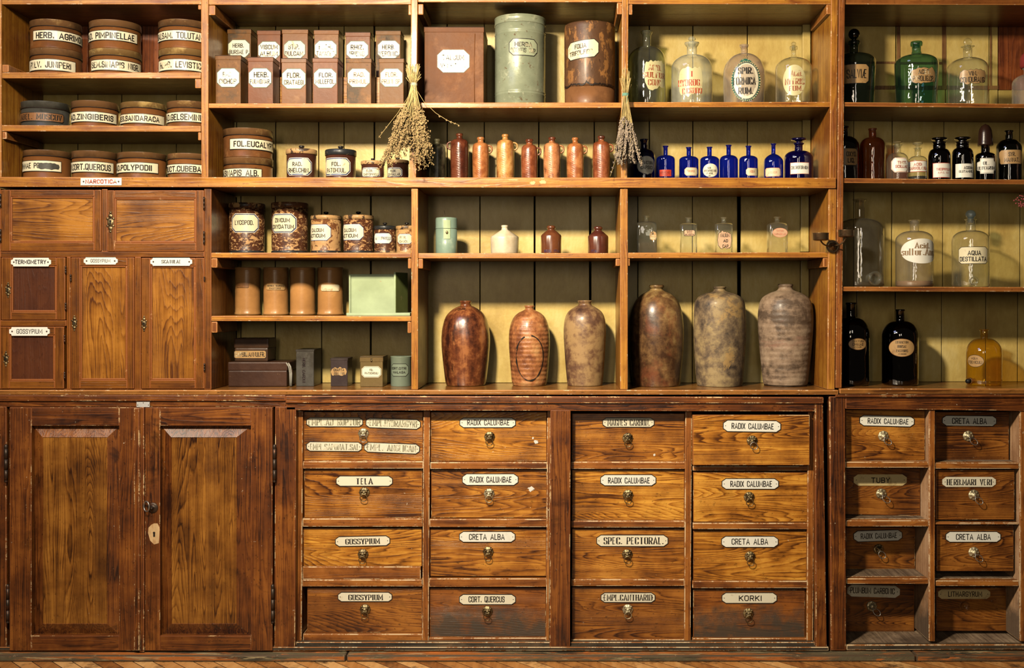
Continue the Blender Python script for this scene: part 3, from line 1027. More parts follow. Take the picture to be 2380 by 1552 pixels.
# labels and inks
CR = (.82, .74, .50)
M['cream'] = paper('cream_paper', CR, (.42, .20, .06), .45, .34, 38, .62)
M['cream_clean'] = paper('clean_cream_paper', (.84, .78, .58), (.6, .45, .25), .3, .34, 30, .64)
M['cream_rust'] = paper('rust_spotted_paper', (.78, .68, .45), (.40, .19, .05), .85, .36, 55, .55)
M['white'] = paper('white_label_paper', (.86, .84, .74), (.6, .5, .35), .25, .34, 30, .62)
M['gold'] = paper('yellowed_label', (.62, .44, .18), (.22, .09, .03), .75, .40, 45, .55)
M['tan'] = paper('tan_label', (.46, .28, .115), (.13, .05, .02), .6, .45, 40, .56)
M['brownlab'] = paper('brown_label', (.24, .105, .035), (.06, .025, .012), .6, .45, 30, .52)
M['pinklab'] = paper('pinkish_label', (.66, .42, .26), (.45, .16, .08), .5, .45, 40, .55)
M['redlab'] = paper('red_label', (.50, .05, .025), (.2, .02, .01), .4, .45, 40, .55)
M['redborder'] = paper('pale_red_print', (.70, .28, .17), (.5, .1, .05), .5, .45, 60, .5)
M['enamel'] = paper('white_enamel', (.84, .83, .74), (.45, .33, .18), .22, .2, 30, .60)
M['enamel_old'] = paper('aged_enamel', (.76, .71, .55), (.26, .17, .08), .45, .28, 34, .57)
M['enamel_yellow'] = paper('yellowed_enamel', (.76, .60, .30), (.24, .12, .03), .6, .3, 30, .54)
M['enamel_warm'] = paper('cream_enamel', (.82, .76, .58), (.5, .3, .12), .35, .22, 34, .60)
M['greenlab'] = paper('grey_green_label', (.34, .38, .25), (.2, .2, .13), .4, .35, 30, .6)
M['black'] = ink('black_ink', (.014, .012, .011))
M['black_fade'] = ink('worn_black_ink', (.020, .016, .012), .38, (.72, .62, .40), 42)
M['black_fade2'] = ink('badly_worn_black_ink', (.045, .035, .022), .66, (.80, .76, .60), 34)
M['grey_ink'] = ink('grey_green_ink', (.20, .19, .12), .5, (.6, .56, .4), 60)
M['navy'] = ink('navy_blue_line', (.018, .024, .095), .2, (.6, .55, .4), 50)
M['red'] = ink('red_ink', (.40, .048, .020), .2, (.80, .6, .4), 60)
M['red_fade'] = ink('worn_red_ink', (.30, .070, .028), .45, (.62, .55, .33), 44)
M['brown_ink'] = ink('brown_ink', (.25, .15, .07))
M['snake'] = ink('green_painted_ring', (.015, .11, .085), .25, (.5, .55, .3), 150)
M['creampaint'] = paper('peeling_cream_paint', (.62, .56, .30), (.45, .36, .16), .5, .4, 30, .56)

# metal and plants
M['brass'] = paint('tarnished_brass', (.30, .235, .12), (((.07, .05, .03), 60, .44, .60, .8),), .34, 200, .001, .85)
M['brass_light'] = paint('pale_brass', (.52, .46, .30), (((.12, .09, .05), 70, .52, .66, .7),), .36, 200, .001, .7)
M['iron'] = paint('dark_iron', (.060, .045, .035), (((.16, .06, .03), 40, .52, .64, .6),), .42, 100, .0006, .7)
M['steel'] = paint('dull_steel', (.34, .33, .31), (((.12, .09, .06), 60, .56, .7, .6),), .34, 100, .0004, .85)
M['zinc'] = paint('zinc_plate', (.60, .60, .58), (), .4, 100, .0003, .4)
M['oldbrass'] = paint('dark_brass_cup', (.20, .145, .085), (((.06, .04, .03), 30, .48, .62, .7),), .36, 60, .0005, .8)
M['rawwood'] = paint('bare_scraped_wood', (.66, .44, .22), (((.40, .21, .08), 30, .5, .62, .6),), .6, 80, .0008, aniso=(4, 4, 1))
M['stalk'] = paint('dry_straw', (.60, .45, .18), (((.30, .20, .07), 20, .5, .64, .6),), .6)
M['bud'] = paint('dried_flower_heads', (.46, .32, .145), (((.20, .125, .05), 120, .48, .6, .7), ((.50, .38, .2), 90, .6, .68, .6)), .8)
M['lav'] = paint('dried_lavender_heads', (.34, .27, .20), (((.13, .10, .085), 120, .46, .6, .7), ((.46, .38, .27), 90, .6, .68, .6)), .8)
M['twine'] = paint('pale_twine', (.62, .58, .44), (), .7)
M['twine_green'] = paint('green_twine', (.16, .34, .26), (), .7)
M['pinkflower'] = paint('dusky_pink_buds', (.28, .06, .06), (), .7)
M['rubber'] = paint('red_brown_rubber', (.16, .045, .028), (), .45)
M['blackrub'] = paint('black_rubber', (.012, .012, .014), (), .4)
M['redcloth'] = paint('dark_red_cap', (.25, .03, .028), (), .6)
M['blackcap'] = paint('dark_horn_cap', (.028, .012, .008), (), .3, coat=.6)
# ---------------------------------------------------------------- room
m = MB()
m.box(-2.6, 2.6, -3.6, .40, -.04, 0)
kind(m.build('floor', M['parquet']), 'structure')
m = MB()
m.box(-2.6, 2.6, .345, .40, 0, 2.6)
kind(m.build('wall_back', M['wall']), 'structure')

BY = .25      # depth of the painted back boards
LEDGE = Z_(906, -.01)
FY = -.004

# ---------------------------------------------------------------- open shelving over the counter
unit = thing('open_shelving', 'tall open pine shelving with cream board back, four bays wide, above the drawers', 'shelving', (X_(960), .12, LEDGE))
sh = [M['shelf'], M['shelf_worn']]
up = [M['upright'], M['shelf_worn']]


def shelf(l, r, tl, bl, tr=None, br=None, parent=unit, mats=sh, y1=BY - .001, y0=0.0, name='shelf'):
    tr = tl if tr is None else tr
    br = bl if br is None else br
    mb = MB()
    mb.prism([(X_(l, y0), Z_(bl, y0)), (X_(r, y0), Z_(br, y0)), (X_(r, y0), Z_(tr, y0)), (X_(l, y0), Z_(tl, y0))], y0, y1, 0, .0022)
    return mb.build(name, mats, parent)


def upright(l, r, t, b, lb=None, rb=None, y0=FY, y1=BY - .002, parent=unit, mats=up, bev=.0022, name='upright'):
    mb = MB()
    mb.pbox(l, r, t, b, y0, y1, 0, bev, lb=lb, rb=rb)
    return mb.build(name, mats, parent)


# uprights
upright(-16, 3, -30, 413)
upright(467, 484, -30, 412, 468, 484)
upright(956, 971, -30, 414, 951, 967)
upright(1446, 1461, -30, 414, 1443, 1458)
upright(1932, 1948, -30, 437, 1928, 1944)
upright(956, 971.5, 437.3, 905.2)
upright(1441.5, 1459, 437.3, 905.2)
upright(1926, 1944, 437.3, 905.2, 1923, 1940)
# shelves, left to right
shelf(3, 467, -3, 10, -3, 10)
shelf(484, 956, -2, 11, -2, 10)
shelf(971, 1446, -6, 5, -6, 5)
shelf(1461, 1932, -4, 9.5, -4, 10)
shelf(3, 466.5, 168, 182, 168, 182)
shelf(3, 466.5, 290.5, 305, 292.5, 306)
shelf(484, 954, 240, 251, 240, 251)
shelf(970, 1445, 238, 251, 238, 250.5)
shelf(1460, 1930, 237, 249.5, 236.5, 248.5)
shelf(-16, 1943, 411, 434, 413, 437, y0=-.012)          # the long shelf over everything
mb = MB()
rn = random.Random(9)
for cx0, cy0, w_, h_ in ((1238, 425, 7, 4), (1262, 423, 8, 4.5), (1192, 418, 14, 1.4)):
    ring_ = [P(cx0 + w_ * (1 + rn.uniform(-.35, .3)) * math.cos(2 * PI * i / 20), cy0 + h_ * (1 + rn.uniform(-.35, .3)) * math.sin(2 * PI * i / 20), -.0127) for i in range(20)]
    mb.add(ring_ + [(a_, -.0118, c_) for a_, b_, c_ in ring_], [tuple(range(20))] + [(i, (i + 1) % 20, 20 + (i + 1) % 20, 20 + i) for i in range(20)], 0)
mb.build('paint_smudge', [M['gold']], unit)
shelf(491, 955.5, 587, 599, 587, 599)
shelf(491, 955.5, 734, 746, 734.5, 746.5)
shelf(972, 1441, 588, 600.5, 588, 600)
shelf(1459.5, 1925, 587, 600, 586, 598.5)

# cleats under the shelves
def cleat(l, r, t, b, y0=.003, y1=.2, parent=unit, mats=None):
    mb = MB()
    mb.pbox(l, r, t, b, y0, y1, 0, .003)
    mb.build('cleat', mats or [M['side'], M['shelf_worn']], parent)


for a in ((453, 467, 183, 205), (460, 467, 307, 326), (460, 467, 11, 22), (3.5, 15, 306, 323),
          (484, 500, 12, 35), (949, 956, 10, 35), (971, 984, 9, 34), (1434, 1445.5, 5.5, 33),
          (1461, 1470, 10, 34), (1921, 1932, 10, 33), (491, 505, 599.5, 622), (948, 955.5, 600, 624),
          (491, 505, 747, 773), (947, 955.5, 747, 774), (972, 983, 601, 624), (1431, 1441, 600.5, 618),
          (1459.5, 1464, 600.5, 618), (1913, 1924.5, 599, 621)):
    cleat(*a)
cleat(-2, 20, 150, 167.5, .002, .19)

# back boards with open cracks between them (one panelled back, seams in the mesh)
def planks(seams, t, b, mat, name, parent, y0=BY, th=.012, gaps=None, seed=1):
    rnd = random.Random(seed)
    mb = MB()
    for i in range(len(seams) - 1):
        g = (gaps or {}).get(i, 1.6)
        l, r = seams[i] + .5, seams[i + 1] - g
        dy = rnd.uniform(0, .0022)
        mb.prism([(X_(l, y0), Z_(b, y0)), (X_(r, y0), Z_(b, y0)), (X_(r + rnd.uniform(-.8, .8), y0), Z_(t, y0)), (X_(l, y0), Z_(t, y0))],
                 y0 + dy, y0 + dy + th, 0, .0012, 0)
    return mb.build(name, [mat], parent)


planks([-12, 70, 181, 283, 410, 470], 168, 440, M['boards'], 'back_boards', unit)
planks([-12, 90, 205, 330, 470], -40, 168, M['redboard'], 'back_boards', unit)
planks([470, 550, 641, 741, 800, 871, 960, 1040, 1126, 1253, 1382, 1450, 1510, 1611, 1738, 1872, 1899], -40, 424, M['boards'], 'back_boards', unit, gaps={4: 2.5, 8: 2.2})
planks([484, 560, 640, 748, 863, 985, 1116, 1244, 1374, 1483, 1610, 1722, 1861, 1899], 424, 889.3, M['boards'], 'back_boards', unit, gaps={3: 3.5, 6: 3.5, 7: 4.5, 10: 8}, seed=3)
# vertical corner battens at the right end of the last bay
mb = MB()
mb.pbox(1866, 1884, 12, 235, BY - .022, BY - .001, 0, .002)
mb.pbox(1866, 1884, 250, 410, BY - .022, BY - .001, 0, .002)
mb.pbox(1862, 1880, 440, 585, BY - .022, BY - .001, 0, .002)
mb.pbox(1862, 1880, 602, 888, BY - .022, BY - .001, 0, .002)
mb.build('corner_batten', [M['boards']], unit)
# a low step at the back of the second bay carries the rear row of square tins
RISER = Z_(183, .15)
mb = MB()
mb.box(X_(512, .13), X_(950, .13), .125, BY - .003, Z_(240, 0) - .001, RISER, 0, .002)
mb.build('riser', sh, unit)

# ---------------------------------------------------------------- the ledge the shelving stands on
lg = thing('counter_ledge', 'worn narrow wooden ledge running along the top of all the base cabinets', 'ledge', (X_(1190), .1, LEDGE - .01))
mb = MB()
mb.box(X_(-60), X_(1946), -.012, .30, Z_(917, -.012), LEDGE, 0, .0025)
mb.build('plank', [M['ledge'], M['shelf_worn']], lg)
mb = MB()
mb.box(X_(1949), X_(2500), -.012, .30, Z_(915, -.012), Z_(903, -.012), 0, .0025)
mb.build('plank', [M['ledge'], M['shelf_worn']], lg)
LEDGE_R = Z_(903, -.012)

# ---------------------------------------------------------------- right-hand shelving
ru = thing('open_shelving', 'darker pine shelving at the right with glass carboys and medicine bottles', 'shelving', (X_(2200), .12, LEDGE_R))
upright(1950, 1964, -30, 901.7, 1942, 1956.5, parent=ru, mats=[M['post'], M['post_worn']], y0=-.006, y1=.035)
upright(2470, 2485, -30, 901.7, parent=ru, mats=[M['post'], M['post_worn']], y0=-.006, y1=.035)
for a in ((1951, 2470, -4, 10, -2, 12), (1949, 2470, 237, 247, 242, 252), (1947, 2470, 414, 425, 418, 429),
          (1945, 2470, 666, 676.5, 667, 678)):
    shelf(*a, parent=ru, mats=[M['post_x'] if 'post_x' in M else M['shelf'], M['shelf_worn']])
planks([1900, 2084, 2199, 2300, 2321], -40, 244, M['boards'], 'back_boards', ru, gaps={0: 3})
planks([2321, 2390, 2480], -40, 209, M['redboard'], 'back_boards', ru, gaps={0: 2})
planks([2321, 2400, 2480], 209.5, 244, M['boards'], 'back_boards', ru)
planks([1900, 1985, 2075, 2195, 2371, 2480], 244, 420, M['boards'], 'back_boards', ru)
planks([1900, 1985, 2074, 2192, 2300, 2372, 2480], 420, 671, M['boards'], 'back_boards', ru, gaps={1: 2.4}, seed=5)
planks([1900, 1992, 2082, 2189, 2292, 2366, 2480], 671, 886.6, M['boards'], 'back_boards', ru, seed=6)
mb = MB()   # bare strips where shelves and battens once were
for l, r, t, b in ((2085, 2092, 55, 200), (2190, 2199, 55, 200), (2301, 2305, 55, 200)):
    mb.pbox(l, r, t, b, BY - .0012, BY + .001, 0)
for l, r, t, b in ((1965, 2082, 143, 148), (2092, 2189, 144, 149), (1965, 2320, 199, 208)):
    mb.pbox(l, r, t, b, BY - .0016, BY + .001, 0)
mb.build('bare_strips', [M['stripe']], ru)

# ---------------------------------------------------------------- enamel signs and plates
EN = [M['black'], M['enamel'], M['black']]


def sign(Y, x0, x1, yt, yb, text, tx, parent, shape='notch', style='sans', weight=.17, mats=None, screws=0, name='nameplate', tilt=0, border=0, lay=None, label=None):
    mats = mats or EN
    lay = lay or [(0, 1)]
    return flat_label(Y, x0, x1, yt, yb, lay, mats, [(text,) + tx], parent, shape, style, weight, name, tilt, .0016, screws, label=label)


ns = MB()
s = sign(-.0125, 188, 283, 413.5, 430.5, 'NARCOTICA', (199, 272, 417, 427), None, 'rect', 'sans', .2,
         [M['iron'], M['white'], M['red']], 0, 'enamel_sign')
tag(s, 'small white enamel sign with red lettering NARCOTICA on the long shelf edge', 'sign')

# ---------------------------------------------------------------- wall cupboard with five panelled doors
cup = thing('wall_cupboard', 'varnished pine cupboard with five panelled doors standing left of the open shelves', 'cupboard', (X_(240), .12, LEDGE))
cz = [M['cup_frame'], M['cup_worn']]
cx_ = [M['cup_frame_x'], M['cup_worn']]
for l, r, t, b in ((-18, 1, 437.5, 904), (474.5, 491, 437.5, 904.8), (236.5, 249.5, 439, 584), (155, 163.5, 597, 904), (313, 327, 597, 904)):
    mb = MB()
    mb.pbox(l, r, t, b, 0.0, .24, 0, .0018)
    mb.build('stile', cz, cup)
for l, r, t, b in ((1, 474.5, 584, 597), (1, 154, 744, 757.5), (1, 474.5, 903.4, 905)):
    mb = MB()
    mb.pbox(l, r, t, b, .001, .24, 0, .0018)
    mb.build('rail', cx_, cup)
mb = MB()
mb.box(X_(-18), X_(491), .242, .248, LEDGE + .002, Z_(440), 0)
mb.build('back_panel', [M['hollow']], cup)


def panel_door(l, r, t, b, pl, pr, pt, pb, parent, horiz=False, pm=None, raised=False, y=-.003, th=.02, mats_z=None, mats_x=None, dp=.007, sub='panel', fld=None):
    """frame-and-panel door; stiles and rails are the door's own mesh, the panel a sub-part"""
    mats_z = mats_z or cz
    mats_x = mats_x or cx_
    mb = MB()
    bv = .0018
    mz = list(mats_z) + [mats_x[0]]
    mb.pbox(l, pl, t, b, y, y + th, 0, bv)
    mb.pbox(pr, r, t, b, y, y + th, 0, bv)
    mb.pbox(pl, pr, t, pt, y + .0004, y + th, 2, bv)
    mb.pbox(pl, pr, pb, b, y + .0004, y + th, 2, bv)
    if not raised:   # quarter-round bead around the opening
        for a in ((pl, pl + 4, pt, pb), (pr - 4, pr, pt, pb), (pl + 4, pr - 4, pt, pt + 4), (pl + 4, pr - 4, pb - 4, pb)):
            mb.pbox(a[0], a[1], a[2], a[3], y + .003, y + th, 0, .0022)
    d = mb.build('door', mz, parent)
    m2 = MB()
    if not raised:
        m2.pbox(pl + 3.8, pr - 3.8, pt + 3.8, pb - 3.8, y + dp, y + th - .001, 0, .0)
    else:
        fl, fr_, ft, fb = fld
        y0, y1 = y + .017, y + .004
        q0 = [(X_(pl - 1), Z_(pb + 1)), (X_(pr + 1), Z_(pb + 1)), (X_(pr + 1), Z_(pt - 1)), (X_(pl - 1), Z_(pt - 1))]
        qa = [(X_(pl + 4), Z_(pb - 4)), (X_(pr - 4), Z_(pb - 4)), (X_(pr - 4), Z_(pt + 4)), (X_(pl + 4), Z_(pt + 4))]
        q1 = [(X_(fl - .8), Z_(fb + .8)), (X_(fr_ + .8), Z_(fb + .8)), (X_(fr_ + .8), Z_(ft - .8)), (X_(fl - .8), Z_(ft - .8))]
        q2 = [(X_(fl), Z_(fb)), (X_(fr_), Z_(fb)), (X_(fr_), Z_(ft)), (X_(fl), Z_(ft))]
        rings_ = [(q0, y0), (qa, y0), (q1, y1), (q2, y1 + .0016)]
        vs = [(x, yy, z) for q, yy in rings_ for x, z in q]
        fs = []
        mis = []
        for i in range(3):
            for k in range(4):
                j = (k + 1) % 4
                fs.append((i * 4 + k, i * 4 + j, (i + 1) * 4 + j, (i + 1) * 4 + k))
        fs.append((12, 13, 14, 15))
        m2.add(vs, fs[:-1], 1)
        m2.add(vs[12:], [(0, 1, 2, 3)], 0)
        vb = [(x, y + th - .001, z) for x, z in q0]
        m2.add(vb, [(3, 2, 1, 0)], 1)
        m2.add(vs[:4] + vb, [(0, 4, 5, 1), (1, 5, 6, 2), (2, 6, 7, 3), (3, 7, 4, 0)], 1)
    m2.build(sub, [pm] + ([mats_z[0]] if raised else []), d)
    return d


def escutcheon(px, py, h, parent, y=-.003, mat=None):
    mb = MB()
    x, z = X_(px, y), Z_(py, y)
    k = S * h / 2
    for dz, r in ((0, .30), (.55, .20), (-.55, .20), (.85, .11), (-.85, .11)):
        prof = [(r * k, 0), (r * k * .95, .0012), (r * k * .55, .0022), (0.0001, .0024)]
        n = 14
        vs = [(x + rr * math.cos(2 * PI * i / n), y - h_, z + dz * k + rr * math.sin(2 * PI * i / n) * (1.25 if dz == 0 else 1)) for rr, h_ in prof for i in range(n)]
        fs = [(a * n + i, a * n + (i + 1) % n, (a + 1) * n + (i + 1) % n, (a + 1) * n + i) for a in range(3) for i in range(n)]
        mb.add(vs, fs, 0, True)
    for s in (-1, 1):
        mb.ball((x + s * k * .27, y - .0008, z + k * .32), k * .11, 0, 8, 6, 1, .4, 1)
        mb.ball((x + s * k * .25, y - .0008, z - k * .34), k * .10, 0, 8, 6, 1, .4, 1)
    # keyhole
    mb.ball((x, y - .0024, z + k * .08), k * .10, 1, 10, 6, 1, .3, 1)
    mb.box(x - k * .045, x + k * .045, y - .0032, y - .002, z - k * .2, z + k * .05, 1)
    return mb.build('escutcheon', [mat or M['brass'], M['hollow']], parent)


def hinge(px, t, b, parent, y=-.006, r=.0024, mat=None, finial=False):
    mb = MB()
    x = X_(px, y)
    z0, z1 = Z_(b, y), Z_(t, y)
    n = 3
    for i in range(n):
        a = z0 + (z1 - z0) * i / n
        c = z0 + (z1 - z0) * (i + 1) / n - .0006
        mb.tube([(x, y, a), (x, y, c)], r, 10, 0)
    if finial:
        mb.ball((x, y, z1 + r * .8), r * 1.1, 0, 10, 8, 1, 1, 1.5)
        mb.ball((x, y, z0 - r * .5), r * .95, 0, 10, 8)
    return mb.build('hinge', [mat or M['iron']], parent)


d = panel_door(2, 235, 441, 583, 24, 219, 456, 563, cup, pm=M['cup_panel_x'], mats_z=cz)
hinge(1.2, 450, 482, d)
hinge(1.2, 532, 563, d)
d = panel_door(250, 473.5, 442, 583.5, 266, 455, 460, 564, cup, pm=M['cup_panel_x'])
escutcheon(257, 516, 52, d)
hinge(474, 457, 487, d)
hinge(474, 537, 567, d)
d = panel_door(3, 151.5, 598, 743, 26, 131, 617, 724.5, cup, pm=M['cup_panel_dark'])
escutcheon(19, 674, 38, d)
hinge(152.5, 618, 635, d)
hinge(152.5, 703, 720, d)
sign(-.003, 26, 119, 599, 619, 'TERMOMETRY', (35, 108, 603.5, 613.5), d, screws=0, mats=[M['iron'], M['enamel'], M['black']])
d = panel_door(0.5, 148.5, 759, 903, 22, 127, 778, 884.5, cup, pm=M['cup_panel_dark'])
escutcheon(14, 834, 38, d)
hinge(150, 778, 795, d)
hinge(150, 864, 880, d)
sign(-.003, 22, 116, 760, 780, 'GOSSYPIUM', (39, 99, 764.5, 775.5), d, weight=.12, screws=0, mats=[M['iron'], M['enamel'], M['black']])
d = panel_door(165, 311.5, 598, 903, 186, 295, 617, 883, cup, pm=M['cup_panel_z'])
escutcheon(173, 751, 38, d)
hinge(164.3, 637, 654, d)
sign(-.003, 195, 274, 598, 614.5, 'GOSSYPIUM', (211, 257, 602, 610), d, weight=.12, screws=0, mats=[M['iron'], M['enamel'], M['black']])
d = panel_door(328.5, 474, 599, 903, 349, 454, 618, 883, cup, pm=M['cup_panel_z'])
escutcheon(335, 752, 38, d)
hinge(475, 642, 652, d)
hinge(475, 844, 862, d)
sign(-.003, 350, 447, 599, 617.5, 'SCATULAE', (376, 421, 604, 612), d, style='serif', weight=.22, screws=0, mats=[M['iron'], M['enamel'], M['black']])

# ---------------------------------------------------------------- base cabinets
BZ = [M['base_z'], M['base_worn']]
BX = [M['base_x'], M['base_worn']]
base = thing('base_cabinet', 'long brown base cabinet with two panelled doors and sixteen labelled drawers', 'cabinet', (X_(960), .15, 0))
for a in ((-30, 15, 944, 1512, -30, 15), (639, 688, 944, 1508, 637, 686), (1279, 1326.5, 952, 1503, 1277, 1325), (1894, 1913, 928, 1508, 1896, 1922)):
    mb = MB()
    mb.pbox(a[0], a[1], a[2], a[3], -.002, .022, 0, .003, lb=a[4], rb=a[5])
    mb.build('frame_post', BZ, base)
mb = MB()
mb.pbox(-30, 664, 917.5, 932, -.010, .02, 0, .0035)
mb.pbox(-30, 664, 932, 945, -.003, .02, 0, .002)
mb.prism([(X_(665), Z_(953)), (X_(1894), Z_(956)), (X_(1894), Z_(936)), (X_(665), Z_(935))], -.002, .022, 0, .0025)
mb.prism([(X_(665), Z_(936)), (X_(1913), Z_(937)), (X_(1913), Z_(922)), (X_(665), Z_(918))], -.009, .022, 0, .0035)
mb.build('top_rail', BX, base)
mb = MB()
mb.pbox(-30, 1926, 1503.5, 1512, -.006, .30, 0, .002)
mb.pbox(688, 1894, 1492, 1503, .012, .30, 0, .002)
mb.build('bottom_rail', [M['sill'], M['rail_worn']], base)
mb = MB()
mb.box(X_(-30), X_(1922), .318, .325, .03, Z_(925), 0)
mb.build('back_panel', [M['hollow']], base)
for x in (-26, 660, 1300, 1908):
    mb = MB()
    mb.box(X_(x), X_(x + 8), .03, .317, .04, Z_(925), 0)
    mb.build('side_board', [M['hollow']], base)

# plinth in front of both cabinets
pl = thing('plinth', 'scuffed low wooden plinth step in front of the base cabinets on the floor', 'plinth', (X_(1190), -.05, 0))
PZ = Z_(1513.2)
YF = -.034
for l, r in ((-60, 803), (805, 2128), (2130, 2500)):
    mb = MB()
    mb.box(X_(l, YF), X_(r, YF), YF, .28, .0003, PZ, 0, .004)
    mb.build('board', [M['plinth'], M['plinth_worn']], pl)

# doors
bz, bx = [M['base_z'], M['base_worn']], [M['base_x'], M['base_worn']]
d = panel_door(22, 329, 946.5, 1512, 73, 277, 989, 1477, base, pm=M['base_panel'], raised=True, y=-.012, th=.026, mats_z=bz, mats_x=bx, fld=(103, 251, 1016, 1447))
hinge(14, 1042, 1116, d, y=-.012, r=.0052, finial=True)
hinge(18, 1367, 1443, d, y=-.012, r=.0052, finial=True)
mb = MB()
mb.pbox(311, 324, 948, 1512, -.024, -.0115, 0, .003)
mb.pbox(324, 335, 946, 1516, -.018, -.0115, 0, .003)
mb.build('cover_strip', bz, d)
d = panel_door(337, 633, 946.5, 1512, 372, 583, 989, 1477, base, pm=M['base_panel'], raised=True, y=-.012, th=.026, mats_z=bz, mats_x=bx, fld=(401, 551, 1016, 1447))
hinge(638, 1042, 1116, d, y=-.012, r=.0052, finial=True)
hinge(634, 1367, 1443, d, y=-.012, r=.0052, finial=True)
mb = MB()     # turned base and ring pull
y = -.012
x, z = X_(355, y), Z_(1180, y)
n = 20
prof = [(.0155, 0), (.015, .0015), (.010, .002), (.0065, .003), (.0035, .007), (.0045, .011), (.0001, .013)]
vs = [(x + r * math.cos(2 * PI * i / n), y - h, z + r * math.sin(2 * PI * i / n)) for r, h in prof for i in range(n)]
mb.add(vs, [(a * n + i, a * n + (i + 1) % n, (a + 1) * n + (i + 1) % n, (a + 1) * n + i) for a in range(len(prof) - 1) for i in range(n)], 0, True)
mb.build('pull_base', [M['iron']], d)
mb = MB()
c = Vector((x - .012, y - .016, z + .007))
mb.tube([c + Vector((.0125 * math.cos(a) * .8, -.006 * math.cos(a), .0145 * math.sin(a))) for a in [2 * PI * i / 24 for i in range(24)]], .0022, 8, 0, True)
mb.build('ring_pull', [M['steel']], d)
mb = MB()
pts = [(344, 1238), (345, 1226), (352, 1219), (358, 1216), (366, 1216), (371, 1226), (370, 1250), (369, 1262), (358, 1265), (349, 1256)]
yy = y - .0008
mb.add([P(a, b, yy) for a, b in pts] + [P(a, b, y) for a, b in pts], [tuple(range(10))[::-1]] + [(i, (i + 1) % 10, 10 + (i + 1) % 10, 10 + i) for i in range(10)], 0)
mb.ball(P(358, 1238, y - .0012), .0035, 1, 10, 6, 1, .3, 1)
mb.pbox(356, 360, 1238, 1247, y - .0018, y - .0006, 1)
mb.build('keyhole', [M['rawwood'], M['hollow']], d)
mb = MB()
mb.pbox(317, 348, 933.5, 946, -.0135, -.0115, 0, .0004)
for a, b in ((320, 941), (345, 941), (333, 936)):
    mb.ball(P(a, b, -.0137), .0014, 1, 8, 6, 1, .5, 1)
tagged = mb.build('door_catch', [M['zinc'], M['iron']], base)

# drawer banks -----------------------------------------------------------
RW = [M['rail'], M['rail_worn']]
CW = [M['carcass'], M['rail_worn']]
for a in ((690, 704, 955, 1492), (984, 999.5, 955, 1492), (1272, 1279.5, 955, 1490), (1593, 1608.5, 955, 1492), (1878, 1893, 957, 1490)):
    mb = MB()
    mb.pbox(a[0], a[1], a[2], a[3], .028, .30, 0, .0025, lb=a[0] - 3, rb=a[1] - 3)
    mb.build('divider', CW, base)
for a in ((704, 984, 1072, 1089), (703, 982, 1205, 1224), (702, 981, 1347, 1363), (704, 982, 1473, 1492),
          (1000, 1272, 1074, 1090), (998, 1271, 1206, 1225), (997, 1270, 1344, 1364), (997, 1270, 1482, 1492),
          (1327, 1593, 1073, 1090), (1327, 1592, 1210, 1226), (1327, 1591, 1346, 1362), (1327, 1591, 1486, 1492),
          (1610, 1878, 1083, 1094), (1610, 1878, 1215, 1230), (1609, 1877, 1350, 1367), (1609, 1877, 1483, 1492)):
    mb = MB()
    mb.pbox(a[0], a[1], a[2], a[3], .030, .30, 0, .0025)
    mb.build('rail', RW, base)


def pull(px, py, Y, parent, style=0, lean=0.0, mat=None, k=1.0):
    mb = MB()
    x, z = X_(px, Y), Z_(py, Y)
    n = 32
    R = .0155 * k
    prof = [(1.0, 0, 0), (1.0, .0016, .06), (.86, .0034, .10), (.62, .0030, .03), (.56, .0058, .0), (.34, .0088, .07), (.16, .0110, 0), (.001, .0115, 0)]
    vs = []
    for r, h, wv in prof:
        for i in range(n):
            a = 2 * PI * i / n
            rr = R * r * (1 + wv * math.cos(a * (8 if style else 10)))
            hh = h * (1 + wv * 2.4 * math.cos(a * (8 if style else 5) + 1))
            vs.append((x + rr * math.cos(a), Y - hh, z + rr * math.sin(a)))
    fs = [(a * n + i, a * n + (i + 1) % n, (a + 1) * n + (i + 1) % n, (a + 1) * n + i) for a in range(len(prof) - 1) for i in range(n)]
    mb.add(vs, fs, 0, True)
    if style == 0:      # lion mask: brow, cheeks, ears and muzzle
        for s in (-1, 1):
            mb.ball((x + s * R * .42, Y - .008, z + R * .30), R * .20, 0, 8, 6)
            mb.ball((x + s * R * .62, Y - .006, z + R * .62), R * .17, 0, 8, 6)
            mb.ball((x + s * R * .28, Y - .009, z - R * .22), R * .22, 0, 8, 6)
        mb.ball((x, Y - .010, z - R * .05), R * .20, 0, 8, 6, .8, 1, 1.5)
    else:
        for i in range(8):
            a = 2 * PI * i / 8
            mb.ball((x + R * .74 * math.cos(a), Y - .004, z + R * .74 * math.sin(a)), R * .13, 0, 6, 5)
    rz = R * .66
    c = Vector((x + lean * .006, Y - .0125, z - rz - R * .22))
    pts = []
    for i in range(28):
        a = 2 * PI * i / 28
        pts.append(c + Vector((rz * math.cos(a) + lean * .004 * (1 - math.sin(a)), -abs(lean) * .004 * (1 - math.sin(a)) - .001 * (1 + math.sin(a)), rz * math.sin(a))))
    mb.tube(pts, .0013, 7, 1, True)
    mb.ball((x, Y - .0125, z - R * .22), .0026, 1, 8, 6)
    ref = mb.build('ring_pull', [mat or M['brass'], M['steel'] if lean else (mat or M['brass'])], parent)
    return ref


